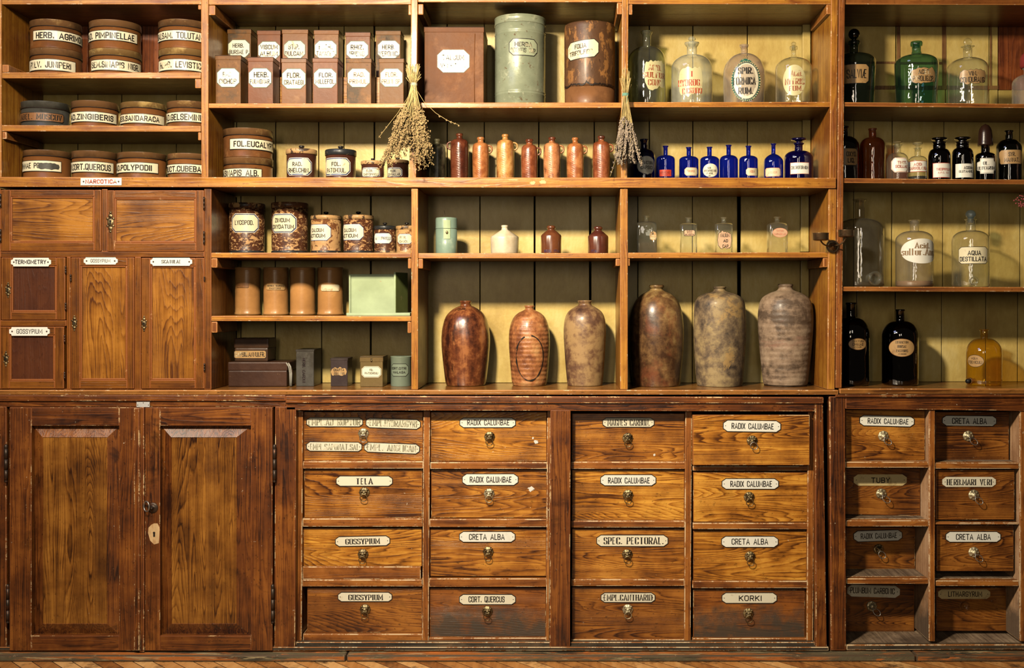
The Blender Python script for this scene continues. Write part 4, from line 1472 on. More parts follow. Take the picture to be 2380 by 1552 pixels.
def drawer(l, r, t, b, plates, knob, mat, parent, y=.042, dep=.2, hole=None, style=0, lean=0, kmat=None, label=None, lb=None, rb=None, bb=None, smudge=()):
    mb = MB()
    bb = b if bb is None else bb
    mb.prism([(X_(l if lb is None else lb, y), Z_(b, y)), (X_(r if rb is None else rb, y), Z_(bb, y)), (X_(r, y), Z_(t, y)), (X_(l, y), Z_(t, y))], y, y + .018, 0, .002)
    mb.box(X_(l + 3, y), X_(r - 3, y), y + .0175, y + dep, Z_(b - 2, y), Z_(t + 4, y), 0, .001)
    for sx_, sy_, sr in smudge:
        rn = random.Random(int(sx_))
        n_ = 18
        ring_ = [P(sx_ + sr * (1 + rn.uniform(-.45, .3)) * math.cos(2 * PI * i / n_), sy_ + sr * .9 * (1 + rn.uniform(-.45, .3)) * math.sin(2 * PI * i / n_), y - .0007) for i in range(n_)]
        mb.add(ring_, [tuple(range(n_))], 2)
        mb.add(ring_ + [(a_, y + .0005, c_) for a_, b_, c_ in ring_], [(i, (i + 1) % n_, n_ + (i + 1) % n_, n_ + i) for i in range(n_)], 2)
    d = mb.build('drawer', [mat, M['drawer_worn'], M['whitepaint']], parent)
    if label:
        plabel(d, label)
    for p in plates:
        x0, x1, yt, yb, tx, a, b_, c, e = p[:9]
        o = p[9] if len(p) > 9 else {}
        w = x1 - x0
        mats = [M['black'], o.get('em', M['enamel']), o.get('ink', M['black'])]
        lay = o.get('lay', [(0, 0), (1.7, 1)])
        flat_label(y, x0, x1, yt, yb, lay, mats, [(tx, a, b_, c, e)], d, 'plate', o.get('st', 'sans'), o.get('w', .13), 'nameplate',
                   o.get('tilt', 0), .0018, 0, screw_r=.0013)
        # small screws, part of the plate's own look, are modelled with the plate
    if knob:
        pull(knob[0], knob[1], y, d, style, lean, kmat)
    if hole:
        m3 = MB()
        x, z = X_(hole[0], y), Z_(hole[1], y)
        n = 24
        prof = [(.0155, 0), (.0155, .0006), (.0138, .0008), (.0138, .0002), (.0001, .0003)]
        vs = [(x + r * math.cos(2 * PI * i / n), y - h, z + r * math.sin(2 * PI * i / n)) for r, h in prof for i in range(n)]
        m3.add(vs, [(a * n + i, a * n + (i + 1) % n, (a + 1) * n + (i + 1) % n, (a + 1) * n + i) for a in range(4) for i in range(n)], 0, True)
        m3.ball((x, y - .001, z), .0022, 1, 8, 6)
        m3.build('knob_mark', [M['drawer_dark'], M['rawwood']], d)
    return d


RC = 'RADIX CALUMBAE'
B_, L_ = M['brass'], M['brass_light']
old = dict(em=M['enamel_old'], ink=M['grey_ink'], st='serif', w=.2)
D1, D2, D3, D4 = M['drawer'], M['drawer_mid'], M['drawer_dark'], M['drawer_grime']
# column 1
drawer(706, 983, 957, 1071, [(712, 844, 969, 992, 'EMPL.AD RUPTUR', 717, 838, 973, 988, dict(old, tilt=0)),
                             (850, 978, 972, 996, 'EMPL.HYDRARGYRI', 859, 970, 976, 991, dict(old, tilt=.035)),
                             (712, 842, 1026, 1049, 'EMPL.SAPONAT.SAL', 721, 835, 1031, 1045, dict(old, tilt=.01)),
                             (846, 976, 1029, 1053, 'EMPL. ANGLICAN', 853, 967, 1033, 1048, dict(old, tilt=.04))],
       (845, 1007), D2, base, kmat=L_, lean=.2)
drawer(707, 982, 1091, 1203, [(781, 913, 1105, 1130, 'TELA', 827, 867, 1111, 1125, dict(em=M['enamel_warm'], st='serif', w=.22))], (847, 1144), D2, base)
drawer(705, 981, 1227, 1316, [(779, 907, 1245, 1269, 'GOSSYPIUM', 803, 883, 1251, 1264, dict(em=M['enamel_warm'], st='serif', w=.22, tilt=-.02))], (844, 1288), D1, base)
drawer(714, 981, 1366, 1470, [(785, 912, 1375, 1398, 'GOSSYPIUM', 810, 890, 1381, 1394, dict(em=M['enamel_warm'], st='serif', w=.22))], (849, 1416), D3, base)
mb = MB()   # loose strip below the third drawer
mb.pbox(703, 978, 1316.5, 1346, .036, .10, 0, .0025)
mb.build('filler_strip', RW, base)
# column 2
drawer(1001, 1271, 957, 1072, [(1068, 1199, 970, 994, RC, 1086, 1184, 975, 988)], (1138, 1015), D1, base, smudge=((1246, 1026, 5), (1239, 1018, 2.5)))
drawer(1002, 1271, 1092, 1203, [(1074, 1205, 1100, 1128, RC, 1092, 1189, 1107, 1121)], (1137, 1147), D2, base, kmat=L_, smudge=((1234, 1136, 7),))
drawer(1000, 1270, 1229, 1339, [(1067, 1198, 1234, 1260, 'CRETA ALBA', 1090, 1173, 1240, 1254)], (1135, 1282), D2, base)
drawer(999, 1269, 1367, 1480, [(1067, 1199, 1380, 1405, 'CORT. QUERCUS', 1089, 1173, 1385, 1399, dict(em=M['enamel_warm'], w=.15))], (1133, 1420), D4, base)
# column 3
drawer(1329, 1591, 961, 1073, [(1400, 1521, 970, 993, 'MAGNES CARBON.', 1412, 1510, 974, 989, dict(em=M['enamel_old'], st='serif', w=.17))], (1459, 1018), D2, base, smudge=((1521, 1057, 3),))
drawer(1329, 1591, 1092, 1209, [(1395, 1525, 1102, 1129, RC, 1413, 1510, 1109, 1123)], (1459.5, 1150), D1, base)
drawer(1329, 1591, 1229, 1345, [(1386, 1553, 1242, 1270, 'SPEC. PECTORAL.', 1403, 1542, 1248, 1264, dict(em=M['enamel_warm'], st='serif', w=.24))], (1458, 1288), D2, base)
drawer(1329, 1591, 1365, 1485, [(1396, 1523, 1376, 1400, 'EMPL.CANTHARID', 1403, 1516, 1381, 1395, dict(em=M['enamel_old'], st='serif', w=.2))], (1459, 1416), D3, base, kmat=L_)
# column 4
drawer(1610, 1882, 964, 1081, [(1680, 1815, 976, 1004, RC, 1700, 1798, 983, 997, dict(tilt=.015))], (1748, 1024), D1, base, y=.006, lean=.3,
       label='drawer pulled a little forward of the others')
drawer(1611, 1877, 1097, 1213, [(1677, 1810, 1111, 1137, RC, 1697, 1794, 1117, 1131)], (1741, 1155), D1, base, y=.036)
drawer(1611, 1876, 1233, 1349, [(1676, 1809, 1245, 1272, 'CRETA ALBA', 1700, 1785, 1251, 1265)], (1743, 1293), D1, base)
drawer(1611, 1871, 1370, 1482, [(1677, 1806, 1376, 1402, 'KORKI', 1717, 1770, 1383, 1396, dict(em=M['enamel_yellow'] if 0 else M['enamel_old'], w=.16))], (1739, 1425), D4, base)

# ---- right base cabinet
rb = thing('base_cabinet', 'dark brown base cabinet at the right with eight loosely fitting labelled drawers', 'cabinet', (X_(2220), .15, 0))
PZm = [M['base_z'], M['base_worn']]
mb = MB()
mb.pbox(1927, 1964, 920, 1512, -.004, .03, 0, .004, lb=1931, rb=1967)
mb.build('frame_post', PZm, rb)
mb = MB()
mb.pbox(2480, 2500, 920, 1512, -.004, .03, 0, .004)
mb.build('frame_post', PZm, rb)
mb = MB()
mb.prism([(X_(1964), Z_(950)), (X_(2500), Z_(956)), (X_(2500), Z_(920)), (X_(1964), Z_(920))], -.003, .03, 0, .003)
mb.prism([(X_(1940), Z_(922)), (X_(2500), Z_(922)), (X_(2500), Z_(916)), (X_(1940), Z_(916))], -.010, .03, 0, .002)
mb.build('top_rail', BX, rb)
mb = MB()
mb.prism([(X_(1967), Z_(1511)), (X_(2500), Z_(1509)), (X_(2500), Z_(1497)), (X_(1967), Z_(1498))], 0, .02, 0, .003)
mb.build('bottom_rail', [M['sill'], M['rail_worn']], rb)
# uprights between the drawer columns: varnished front edge, bare sides
for l, r, t, b in ((1961, 1965, 950, 1497), (2159, 2172.5, 951, 1490), (2370, 2384, 951, 1490), (2466, 2478, 951, 1490)):
    mb = MB()
    mb.pbox(l, r, t, b, .006, .31, 0, .0025)
    mb.build('divider', [M['raw'], M['rail_worn']], rb)
for l, r, t, b in ((2161, 2172.8, 951, 1490), (2372, 2384, 951, 1490)):
    mb = MB()
    mb.pbox(l, r, t, b, .003, .0058, 0, .001)
    mb.build('divider_edge', CW, rb)
for l, r, t, b in ((1964, 2158.5, 1073, 1087), (1966, 2158.5, 1209, 1223.5), (1967, 2158.5, 1344, 1357), (2173, 2369, 1075, 1089.5), (2174, 2369, 1214, 1219), (2175, 2369, 1349, 1362),
                   (2385, 2465, 1075, 1089), (2385, 2465, 1214, 1226), (2385, 2465, 1349, 1362)):
    mb = MB()
    mb.pbox(l, r, t, b, .008, .029, 0, .0025)
    mb.build('rail', RW, rb)
for l, r, t, b in ((1964, 2158.5, 1074, 1087), (1966, 2158.5, 1210, 1222), (1967, 2158.5, 1345, 1356), (2173, 2369, 1076, 1089), (2174, 2369, 1215, 1218.5), (2175, 2369, 1350, 1361)):
    mb = MB()
    mb.prism([(X_(l, .0), Z_(b)), (X_(r), Z_(b)), (X_(r), Z_(t)), (X_(l), Z_(t))], .0295, .31, 0, .001)
    mb.build('runner_board', [M['raw_x'], M['rail_worn']], rb)
mb = MB()
mb.box(X_(1965), X_(2478), .021, .312, Z_(1510), Z_(1499), 0, .001)
mb.build('runner_board', [M['raw_x'], M['rail_worn']], rb)
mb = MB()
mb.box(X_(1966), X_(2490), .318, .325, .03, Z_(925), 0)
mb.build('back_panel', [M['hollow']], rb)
drawer(1965, 2150, 952, 1072.5, [(1997, 2125, 965, 991, RC, 2016, 2111, 972, 985, dict(tilt=.025))], (2053, 1013), D2, rb, y=.034, style=1, lean=.8, kmat=L_)
drawer(1965, 2139, 1088, 1195, [(1984, 2107, 1102, 1128, 'TUBY', 2024, 2068, 1109, 1122, dict(em=M['enamel_yellow'], w=.15, lay=[(0, 1), (.6, 1)]))], (2048, 1147), D3, rb, y=.075, style=1, lean=1, kmat=L_, bb=1199)
drawer(1966, 2127, 1225, 1338, [(1983, 2097, 1231, 1258, RC, 2000, 2084, 1238, 1251, dict(tilt=-.03))], (2042, 1276), D3, rb, y=.118, style=0, lean=.6, bb=1333)
drawer(1966, 2125, 1359, 1467, [(1969, 2091, 1359.5, 1387, 'PLUMBUM CARBONIC', 1976, 2079, 1365, 1379, dict(em=M['enamel_old'], w=.13, tilt=.03, lay=[(0, 1), (.6, 1)]))], (2026, 1408), D3, rb, y=.128, style=1, lean=1, kmat=L_, label='drawer pushed deepest into the cabinet')
drawer(2174, 2345, 957, 1071, [(2189, 2316, 965, 990, 'CRETA ALBA', 2212, 2293, 971, 985, dict(tilt=.01))], (2250, 1013), D3, rb, y=.066, style=1, lean=1, kmat=L_)
drawer(2175, 2358, 1092, 1207.5, [(2190, 2314, 1108, 1131, 'HERB.MARI VERI', 2200, 2305, 1113, 1127, dict(em=M['enamel_old'], st='serif', w=.17, lay=[(0, 1), (.6, 1)]))], (2263, 1150), D3, rb, y=.022, style=1, lean=.9, kmat=L_)
drawer(2177, 2356, 1220.5, 1327, [(2197, 2326, 1234, 1260, 'CRETA ALBA', 2221, 2302, 1240, 1254)], (2263, 1283), D3, rb, y=.030, style=1, lean=.9, kmat=L_)
drawer(2176, 2339, 1365, 1466, [(2180, 2301, 1369, 1391, 'LITHARGYRUM', 2203, 2282, 1373.5, 1386, dict(em=M['enamel_yellow'], w=.14, lay=[(0, 1), (.6, 1)]))], None, D3, rb, y=.10, hole=(2242, 1408), label='drawer that has lost its ring pull')
for a in ((957, 1071), (1092, 1207), (1228, 1346), (1365, 1466)):
    drawer(2386, 2462, a[0], a[1], [], None, D3, rb, y=.04)
LEDGE += .0004
LEDGE_R += .0004
# ---------------------------------------------------------------- round tins with slip lids
S1 = Z_(168) + .0006         # top of the first short shelf, and so on
S1b = Z_(290.5) + .0006
TOP2, TOP3, TOP4, TOP5 = Z_(240) + .0005, Z_(238) + .0005, Z_(236.5) + .0005, Z_(239)
LONG_L = Z_(411.2, -.012) + .0004
TB = [M['tin'], M['seam'], M['tin_lid']]


def round_tin(name, lab, cx, hw, top, zb, Y, lid_h, mats, group, lab_spec=None, lines=(), cat='tin', shp='rect', lmats=None, lw=.19, style='sans', tilt=0, layers=None, seed=0, lift=1.0):
    c = Cyl(cx, hw, Y)
    zt = c.z(top)
    lh = lid_h * S * c.tf
    R = c.R
    t = thing(name, lab, cat, (c.x, c.y, zb), group)
    mb = MB()
    e = .0012
    mb.lathe([(R * .985 - e, 0), (R * .985, e), (R * .985, .004), (R * .975, .005), (R * .975, zt - zb - .003)], c.x, c.y, zb, 56, 0)
    mb.build('body', [mats[0]], t)
    mb = MB()
    z1 = zt - zb - lh
    mb.lathe([(R * .98, z1), (R * 1.002, z1), (R * 1.006, z1 + .001), (R * 1.002, z1 + .0022)], c.x, c.y, zb, 56, 1)
    mb.lathe([(R * 1.0, z1 + .0015), (R * .998, zt - zb - .0022), (R * 1.003, zt - zb - .0016), (R * 1.003, zt - zb - .0005), (R * .99, zt - zb), (R * .97, zt - zb - .0008), (.001, zt - zb - .0005)], c.x, c.y, zb, 56, 0)
    mb.build('lid', [mats[2], mats[1]], t)
    if lab_spec:
        x0, x1, yt, yb = lab_spec
        cyl_label(c, x0, x1, yt, yb, layers or [(0, 0), (1.6, 1)], lmats or [M['black'], M['cream'], M['black']], lines, t, shp, style, lw, seed=seed, tilt=tilt)
    return t, c, zt


GT = 'round brown tins in the top left corner'
lc = [M['black'], M['cream'], M['black']]
lf = [M['black'], M['cream'], M['black_fade']]


def stack(cx, hw, top, mid, Y, zb, lo, hi):
    """two tins, the lower one first"""
    c = Cyl(cx, hw, Y)
    zm = c.z(mid)
    round_tin(*lo[:2], cx, hw, mid, zb, Y, lo[2], lo[3], lo[4], *lo[5:][0:2], **lo[7])
    round_tin(*hi[:2], cx - .6, hw, top, zm + .0002, Y, hi[2], hi[3], hi[4], *hi[5:][0:2], **hi[7])


TL = [M['tin'], M['seam'], M['tin_lid_gold']]
stack(131, 61.5, 43, 110, .115, S1,
      ('round_tin', 'brown round tin reading PULV. JUNIPERI, lower tin of the leftmost stack', 17, TB, GT, (64, 176, 136, 163), [('PULV. JUNIPERI', 72, 165, 142, 157)], dict(lmats=lf)),
      ('round_tin', 'brown round tin reading HERB. AGRIMONIA, upper tin of the leftmost stack', 17, TB, GT, (77, 200, 69, 93), [('HERB. AGRIMONIA', 84, 196, 74, 89)], dict(lmats=lc)))
stack(269, 61.5, 44, 111, .115, S1,
      ('round_tin', 'brown round tin reading SEM. SINAPIS NIGR., lower tin of the middle stack', 17, TL, GT, (212, 327, 137, 163), [('SEM.SINAPIS NIGR.', 214, 322, 142, 157)], dict(lmats=lf)),
      ('round_tin', 'brown round tin reading RAD. PIMPINELLAE, upper tin of the middle stack', 17, TB, GT, (205, 319, 69, 93), [('RAD. PIMPINELLAE', 206, 312, 74, 89)], dict(lmats=lc)))
stack(430, 61.5, 43, 110, .115, S1,
      ('round_tin', 'brown round tin reading HERB. LEVISTICI with gold-scuffed lid, lower right of three stacks', 17, TL, GT, (369, 488, 136, 163), [('HERB. LEVISTICI', 373, 470, 142, 157)], dict(lmats=lf)),
      ('round_tin', 'brown round tin reading BALSAM. TOLUTAN, upper tin of the stack by the upright', 17, TB, GT, (366, 488, 69, 93), [('BALSAM. TOLUTAN.', 368, 472, 74, 89)], dict(lmats=lc)))
GM = 'round brown tins on the second left shelf'
round_tin('round_tin', 'dark grey round tin with a faded brown label reading ABEL. MOSCOV', 106, 58, 233, S1b, .10, 17, [M['tin_grey'], M['seam'], M['tin_grey']], 'single tin', (47, 148, 260, 281), [('ABEL. MOSCOV', 50, 143, 264, 277)],
          shp='tag', lmats=[M['black'], M['brownlab'], M['black']], style='serif', lw=.22)
round_tin('round_tin', 'brown round tin reading RAD. ZINGIBERIS beside the dark grey tin', 221.5, 56, 232, S1b, .10, 17, TB, GM, (160, 271, 258, 283), [('RAD.ZINGIBERIS', 164, 263, 264, 278)], lmats=lc)
round_tin('round_tin', 'brown round tin reading RES. SANDARACA with a scuffed golden lid', 334, 54, 235, S1b, .10, 15, TL, GM, (276, 382, 263, 286), [('RES.SANDARACA', 280, 370, 268, 281)], lmats=[M['black'], M['cream_rust'], M['black']])
round_tin('round_tin', 'brown round tin reading RAD. GELSEMINI partly behind the upright', 441, 53.5, 233, S1b, .10, 17, TB, GM, (384, 494, 259, 283), [('RAD.GELSEMINI', 385, 467, 264, 279)], lmats=lc)
GL = 'round brown tins on the long shelf at left'
t, c, z = round_tin('round_tin', 'brown round tin reading GUMMAE POP. with its label half scraped off', 110, 57, 347, LONG_L, .10, 15, TB, GL, (50, 143, 372, 398), [('GUMMAE POP.', 48, 104, 378, 391)], lmats=lf)
cyl_label(c, 88, 138, 376, 395, [(0, 0)], [M['tin_grey']], [], t, 'torn', name='scraped_patch', seed=4, base=.0012)
round_tin('round_tin', 'brown round tin reading PULV. CORT. QUERCUS on the long shelf', 220, 54, 349, LONG_L, .10, 17, TB, GL, (164, 264, 374, 400), [('PULV.CORT.QUERCUS', 146, 257, 380, 395)], lmats=lc)
round_tin('round_tin', 'brown round tin reading RAD. POLYPODII on the long shelf', 330, 58, 352, LONG_L, .10, 15, TB, GL, (266, 368, 376, 401), [('RAD.POLYPODII', 268, 353, 382, 396)], lmats=lc)
round_tin('round_tin', 'brown round tin reading FRUCT. CUBEBA next to the upright on the long shelf', 440, 51, 355, LONG_L, .10, 14, TB, GL, (386, 492, 380, 402), [('FRUCT.CUBEBA', 386, 467, 385, 399)], lmats=lc)

GE = 'stacked round tins left of the wooden jars'
LONG2 = Z_(411.4, -.012) + .0004
stack(577.5, 58, 296, 364, .11, LONG2,
      ('round_tin', 'brown round tin reading SEM. SINAPIS ALB., under the eucalyptus tin', 17, TB, GE, (514, 609, 390, 411), [('SEM.SINAPIS ALB.', 508, 601, 394, 409)], dict(lmats=lc)),
      ('round_tin', 'brown round tin reading FOL. EUCALYPTI, on top of another round tin', 17, TB, GE, (534, 642, 321, 347), [('FOL.EUCALYPTI', 543, 634, 327, 341)], dict(lmats=lc)))

# big round tins of the third bay
c = Cyl(1209, 58.5, .125)
t = thing('round_canister', 'tall grey-green round canister reading HERBA BIDENTIS TRIP. between two brown tins', 'canister', (c.x, c.y, TOP3))
h = c.z(31) - TOP3
R = c.R
zz = lambda py: c.z(py) - TOP3
pr = [(R * .985, 0), (R, .003)]
for y in (214, 208):
    pr += [(R, zz(y) - .0016), (R * 1.015, zz(y)), (R, zz(y) + .0016)]
for y in (71, 66):
    pr += [(R, zz(y) - .0016), (R * 1.015, zz(y)), (R, zz(y) + .0016)]
pr += [(R, zz(48))]
c.prof = None
mb = MB()
mb.lathe(pr, c.x, c.y, TOP3, 64, 0)
mb.build('body', [M['canister']], t)
mb = MB()
mb.lathe([(R * 1.0, zz(49)), (R * 1.022, zz(48.5)), (R * 1.022, zz(47)), (R * 1.012, zz(46)), (R * 1.010, h - .003), (R * 1.02, h - .002), (R * 1.015, h), (R * .98, h - .001), (.001, h - .001)], c.x, c.y, TOP3, 64, 0)
mb.build('lid', [M['canister']], t)
cyl_label(c, 1183, 1249, 88.5, 129, [(0, 0), (1.8, 1)], [M['black'], M['greenlab'], M['black_fade']],
          [('HERBA', 1196, 1237, 97, 108), ('BIDENTIS TRIP.', 1187, 1246, 110.5, 121.5)], t, 'oct', weight=.2, tilt=-.01)

c = Cyl(1370.5, 59, .12)
t = thing('round_canister', 'brown flaking round drum reading FOLIA TRIFOL. FIBR. at the right of the canister', 'canister', (c.x, c.y, TOP3))
zz = lambda py: c.z(py) - TOP3
R = c.R
mb = MB()
mb.lathe([(R * .97, 0), (R * .98, .003), (R * .985, zz(198))], c.x, c.y, TOP3, 64, 1, wob=.006)
mb.lathe([(R * .985, zz(199)), (R * 1.0, zz(192)), (R * .995, zz(150)), (R, zz(56)), (R * .985, zz(49)), (R * .97, zz(46.5)), (.001, zz(46.5))], c.x, c.y, TOP3, 64, 0, wob=.006, seed=2)
mb.build('body', [M['rusttin'], M['rusttin_low']], t)
# the torn lower edge of the flaking lacquer
mb = MB()
f = c.mapper(0)
rnd = random.Random(3)
up_, lo_ = [], []
for i in range(61):
    px = 1314 + (1427 - 1314) * i / 60
    a = c.ang(px) * R
    py = 194 + 9 * mnoise.noise(Vector((i * .17, 0, 3))) + 4 * mnoise.noise(Vector((i * .6, 4, 3)))
    w = 1.6 + 2.2 * abs(mnoise.noise(Vector((i * .4, 9, 1))))
    up_.append(f(a, c.z(py - w), .0012))
    lo_.append(f(a, c.z(py + w), .0012))
mb.add(up_ + lo_, [(i, i + 1, 61 + i + 1, 61 + i) for i in range(60)], 0)
mb.build('torn_edge', [M['seam']], t)
cyl_label(c, 1320, 1392, 92, 135, [(0, 0), (1.6, 1)], [M['black'], M['cream_rust'], M['black_fade']],
          [('FOLIA', 1336, 1363, 100, 111), ('TRIFOL.FIBR.', 1325, 1380, 115, 126)], t, 'oct', weight=.18, tilt=.09)

# ---------------------------------------------------------------- square tins


def square_tin(lab, l, r, top, zb, Y, dep, mat, lab_spec, lines, group, lmats=None, lidh=11, shp='oct', ring=False, bot=None, cat='tin', name='square_tin', style='sans', lw=.18, layers=None, lidm=None, tilt=0.0, seed=0):
    t_ = (D + Y) / D
    x0, x1 = X_(l, Y), X_(r, Y)
    zt = Z_(top, Y)
    w = x1 - x0
    t = thing(name, lab, cat, ((x0 + x1) / 2, Y + dep / 2, zb), group)
    mb = MB()
    e = .0016
    zl = zt - lidh * S * t_
    mb.box(x0 + .0012, x1 - .0012, Y + .0012, Y + dep - .0012, zb, zl + .002, 0, e, 0)
    mb.build('body', [mat], t)
    mb = MB()
    mb.box(x0, x1, Y, Y + dep, zl, zt, 0, e, 0)
    mb.box(x0 - .0006, x1 + .0006, Y - .0006, Y + dep + .0006, zt - .0022, zt - .0006, 1, .0006, 1)
    if ring:
        c0 = Vector(((x0 + x1) / 2 + .004, Y + dep / 2, zt))
        mb.tube([c0 + Vector((.008 * math.cos(a), 0, .008 * math.sin(a))) for a in [PI * i / 12 for i in range(13)]], .0009, 6, 1)
    mb.build('lid', [lidm or mat, M['seam']], t)
    if lab_spec:
        a, b, c_, d_ = lab_spec
        flat_label(Y + .0008, a, b, c_, d_, layers or [(0, 0), (1.5, 1)], lmats, lines, t, shp, style, lw, seed=seed, base=.0004, tilt=tilt)
    return t


GB, GF = 'rear row of square tins', 'front row of square tins'
GRY = M['canister_line']
lo_ = [M['canister_line'], M['cream_clean'], M['black']]
lfd = [M['canister_line'], M['cream_clean'], M['black_fade']]
lfx = [M['canister_line'], M['cream_clean'], M['black_fade2']]
lru = [M['canister_line'], M['cream_rust'], M['black_fade']]
T1, T2, T3 = M['tin'], M['tin_red'], M['tin_rust']
back = [
 (528, 583.5, 67, T3, (529.5, 581, 92, 134), [('HERB.', 541, 567, 101, 111), ('BURSAE P.', 533, 579, 116, 126)], lo_, 'HERB. BURSAE P.', False),
 (597, 652, 70, T2, (599.5, 651, 96, 138), [('VISCUM', 605, 646, 104, 115), ('ALBUM', 604, 646, 119, 131)], lfd, 'VISCUM ALBUM', False),
 (655, 716, 67.5, T1, (659.5, 710, 94, 136), [('STIP.', 670, 696, 103, 115), ('DULCAM.', 662, 708, 119, 130)], lru, 'STIP. DULCAM.', False),
 (729, 787.5, 69, T1, (731, 783, 94, 136), [('FLOR.', 741, 773, 103, 115), ('TANACETI', 735, 780, 119, 131)], lfx, 'FLOR. TANACETI', False),
 (802, 861, 74, T2, (804.5, 856.5, 95, 137), [('RHIZ.', 815, 846, 104, 116), ('IRIDIS', 812, 848, 119, 131)], lfx, 'a nearly erased RHIZ. label', True),
 (872.5, 931.5, 70.5, T3, (877.5, 929.5, 94, 136), [('HERB.', 888, 918, 104, 115), ('VERONIC.', 880, 927, 119, 131)], lfd, 'HERB. VERONIC.', True)]
for l, r, top, mt, ls, ln, lm, txt, rg in back:
    square_tin('brown square tin in the rear row reading ' + txt if 'label' not in txt else 'brown square tin in the rear row with ' + txt, l, r, top, RISER + .0005, .150, .072, mt, ls, ln, GB, lm, ring=rg)
front = [
 (500, 560, 128, T3, (503.5, 557, 158, 203), [('RAD.', 518, 540, 167, 178), ('CICHOR.', 509, 553, 183, 195)], lfx, 'RAD. CICHOR.', False),
 (575, 635, 132, T2, (577.5, 631.5, 158, 204), [('HERB.', 590, 624, 167, 180), ('PULMONAR.', 581, 629, 184, 195)], lfd, 'HERB. PULMONAR.', False),
 (653, 712, 135, T1, (655, 711, 159, 207), [('FLOR.', 667, 699, 169, 181), ('CRATAEGI', 660, 706, 186, 197)], lru, 'FLOR. CRATAEGI', True),
 (726, 785.5, 134, T2, (729, 782.5, 159, 205), [('FLOR.', 741, 774, 169, 180), ('MILLEFOL.', 733, 780, 184, 195)], lo_, 'FLOR. MILLEFOL.', False),
 (804.5, 863.5, 135, T3, (807.5, 860, 159, 203), [('RAD.', 822, 848, 168, 179), ('PRIMUL.', 812, 856, 184, 195)], [GRY, M['cream_clean'], M['brown_ink']], 'RAD. PRIMUL.', True),
 (880.5, 939, 135, M['tin_rust'], (883.5, 936, 159, 202), [('FLOR.', 896, 924, 168, 179), ('PRUNI SP.', 887, 933, 184, 195)], [GRY, M['cream_rust'], M['brown_ink']], 'FLOR. PRUNI SP.', True)]
for l, r, top, mt, ls, ln, lm, txt, rg in front:
    square_tin('brown square tin in the front row reading ' + txt, l, r, top, TOP2, .030, .075, mt, ls, ln, GF, lm, ring=rg)
# the talcum tin
t = square_tin('large dented brown square tin reading TALCUM VENETUM beside the green canister', 985.5, 1125, 62, TOP3, .05, .165, M['talcum'], (1016, 1091.5, 115, 169),
               [('TALCUM', 1027, 1079, 127, 140), ('VENETUM', 1023, 1082, 147, 158, 3)], 'large tin', [GRY, M['cream_clean'], M['black_fade'], M['black_fade2']], lidh=13, lw=.2, layers=[(0, 0), (1.2, 1)])
mb = MB()
Yt = .05
mb.tube([(X_(1103, Yt), Yt + .0008, TOP3 + .003), (X_(1102, Yt), Yt + .0008, Z_(140, Yt)), (X_(1104, Yt), Yt + .0008, Z_(78, Yt))], .0012, 6, 0, flat=.6)
mb.build('seam', [M['talcum']], t)

# ---------------------------------------------------------------- wooden apothecary jars with knobbed lids
BLU = [M['white'], M['navy'], M['cream'], M['black']]
bl_lay = [(0, 0), (1.2, 1), (3.4, 0), (3.7, 2)]


def jar(lab, cx, hw, top, zb, Y, lidh, body, lid, lab_spec, lines, group, knob=None, lidfrac=1.05, band=None, lmats=None, lw=.17, seed=0, lift=0):
    c = Cyl(cx, hw / lidfrac, Y)
    R = c.R
    t = thing('apothecary_jar', lab, 'jar', (c.x, c.y, zb), group)
    zt = c.z(top) - zb
    lh = lidh * S * c.tf
    mb = MB()
    prof = [(R * .97, 0), (R * 1.02, .002), (R * 1.02, .010), (R * .985, .012), (R, .03 if zt > .08 else .018), (R, zt - lh)]
    mb.lathe(prof, c.x, c.y, zb, 48, 0, mis=[1, 1, 1, 0, 0] if band else None)
    mb.build('body', [body] + ([band] if band else []), t)
    mb = MB()
    RL = R * lidfrac
    mb.lathe([(RL * .97, zt - lh), (RL, zt - lh + .001), (RL * 1.005, zt - lh * .5), (RL, zt - .002), (RL * .96, zt), (RL * .5, zt + .002), (.001, zt + .0025)], c.x, c.y, zb, 48, 0)
    ld = mb.build('lid', [lid], t)
    if knob:
        k = knob * S * c.tf * 1.15
        mb = MB()
        mb.lathe([(k * .45, zt + .001), (k * .4, zt + k * .6), (k * .8, zt + k * .8), (k, zt + k * 1.15), (k * .8, zt + k * 1.5), (.001, zt + k * 1.6)], c.x, c.y, zb, 20, 0)
        mb.build('knob', [M['knob_black']], ld)
    x0, x1, yt, yb = lab_spec
    cyl_label(c, x0, x1, yt, yb, bl_lay if (yb - yt) > 30 else [(0, 0), (1, 1), (2.4, 0), (2.6, 2)], lmats or BLU, lines, t, 'oct', 'sans', lw, seed=seed)
    return t


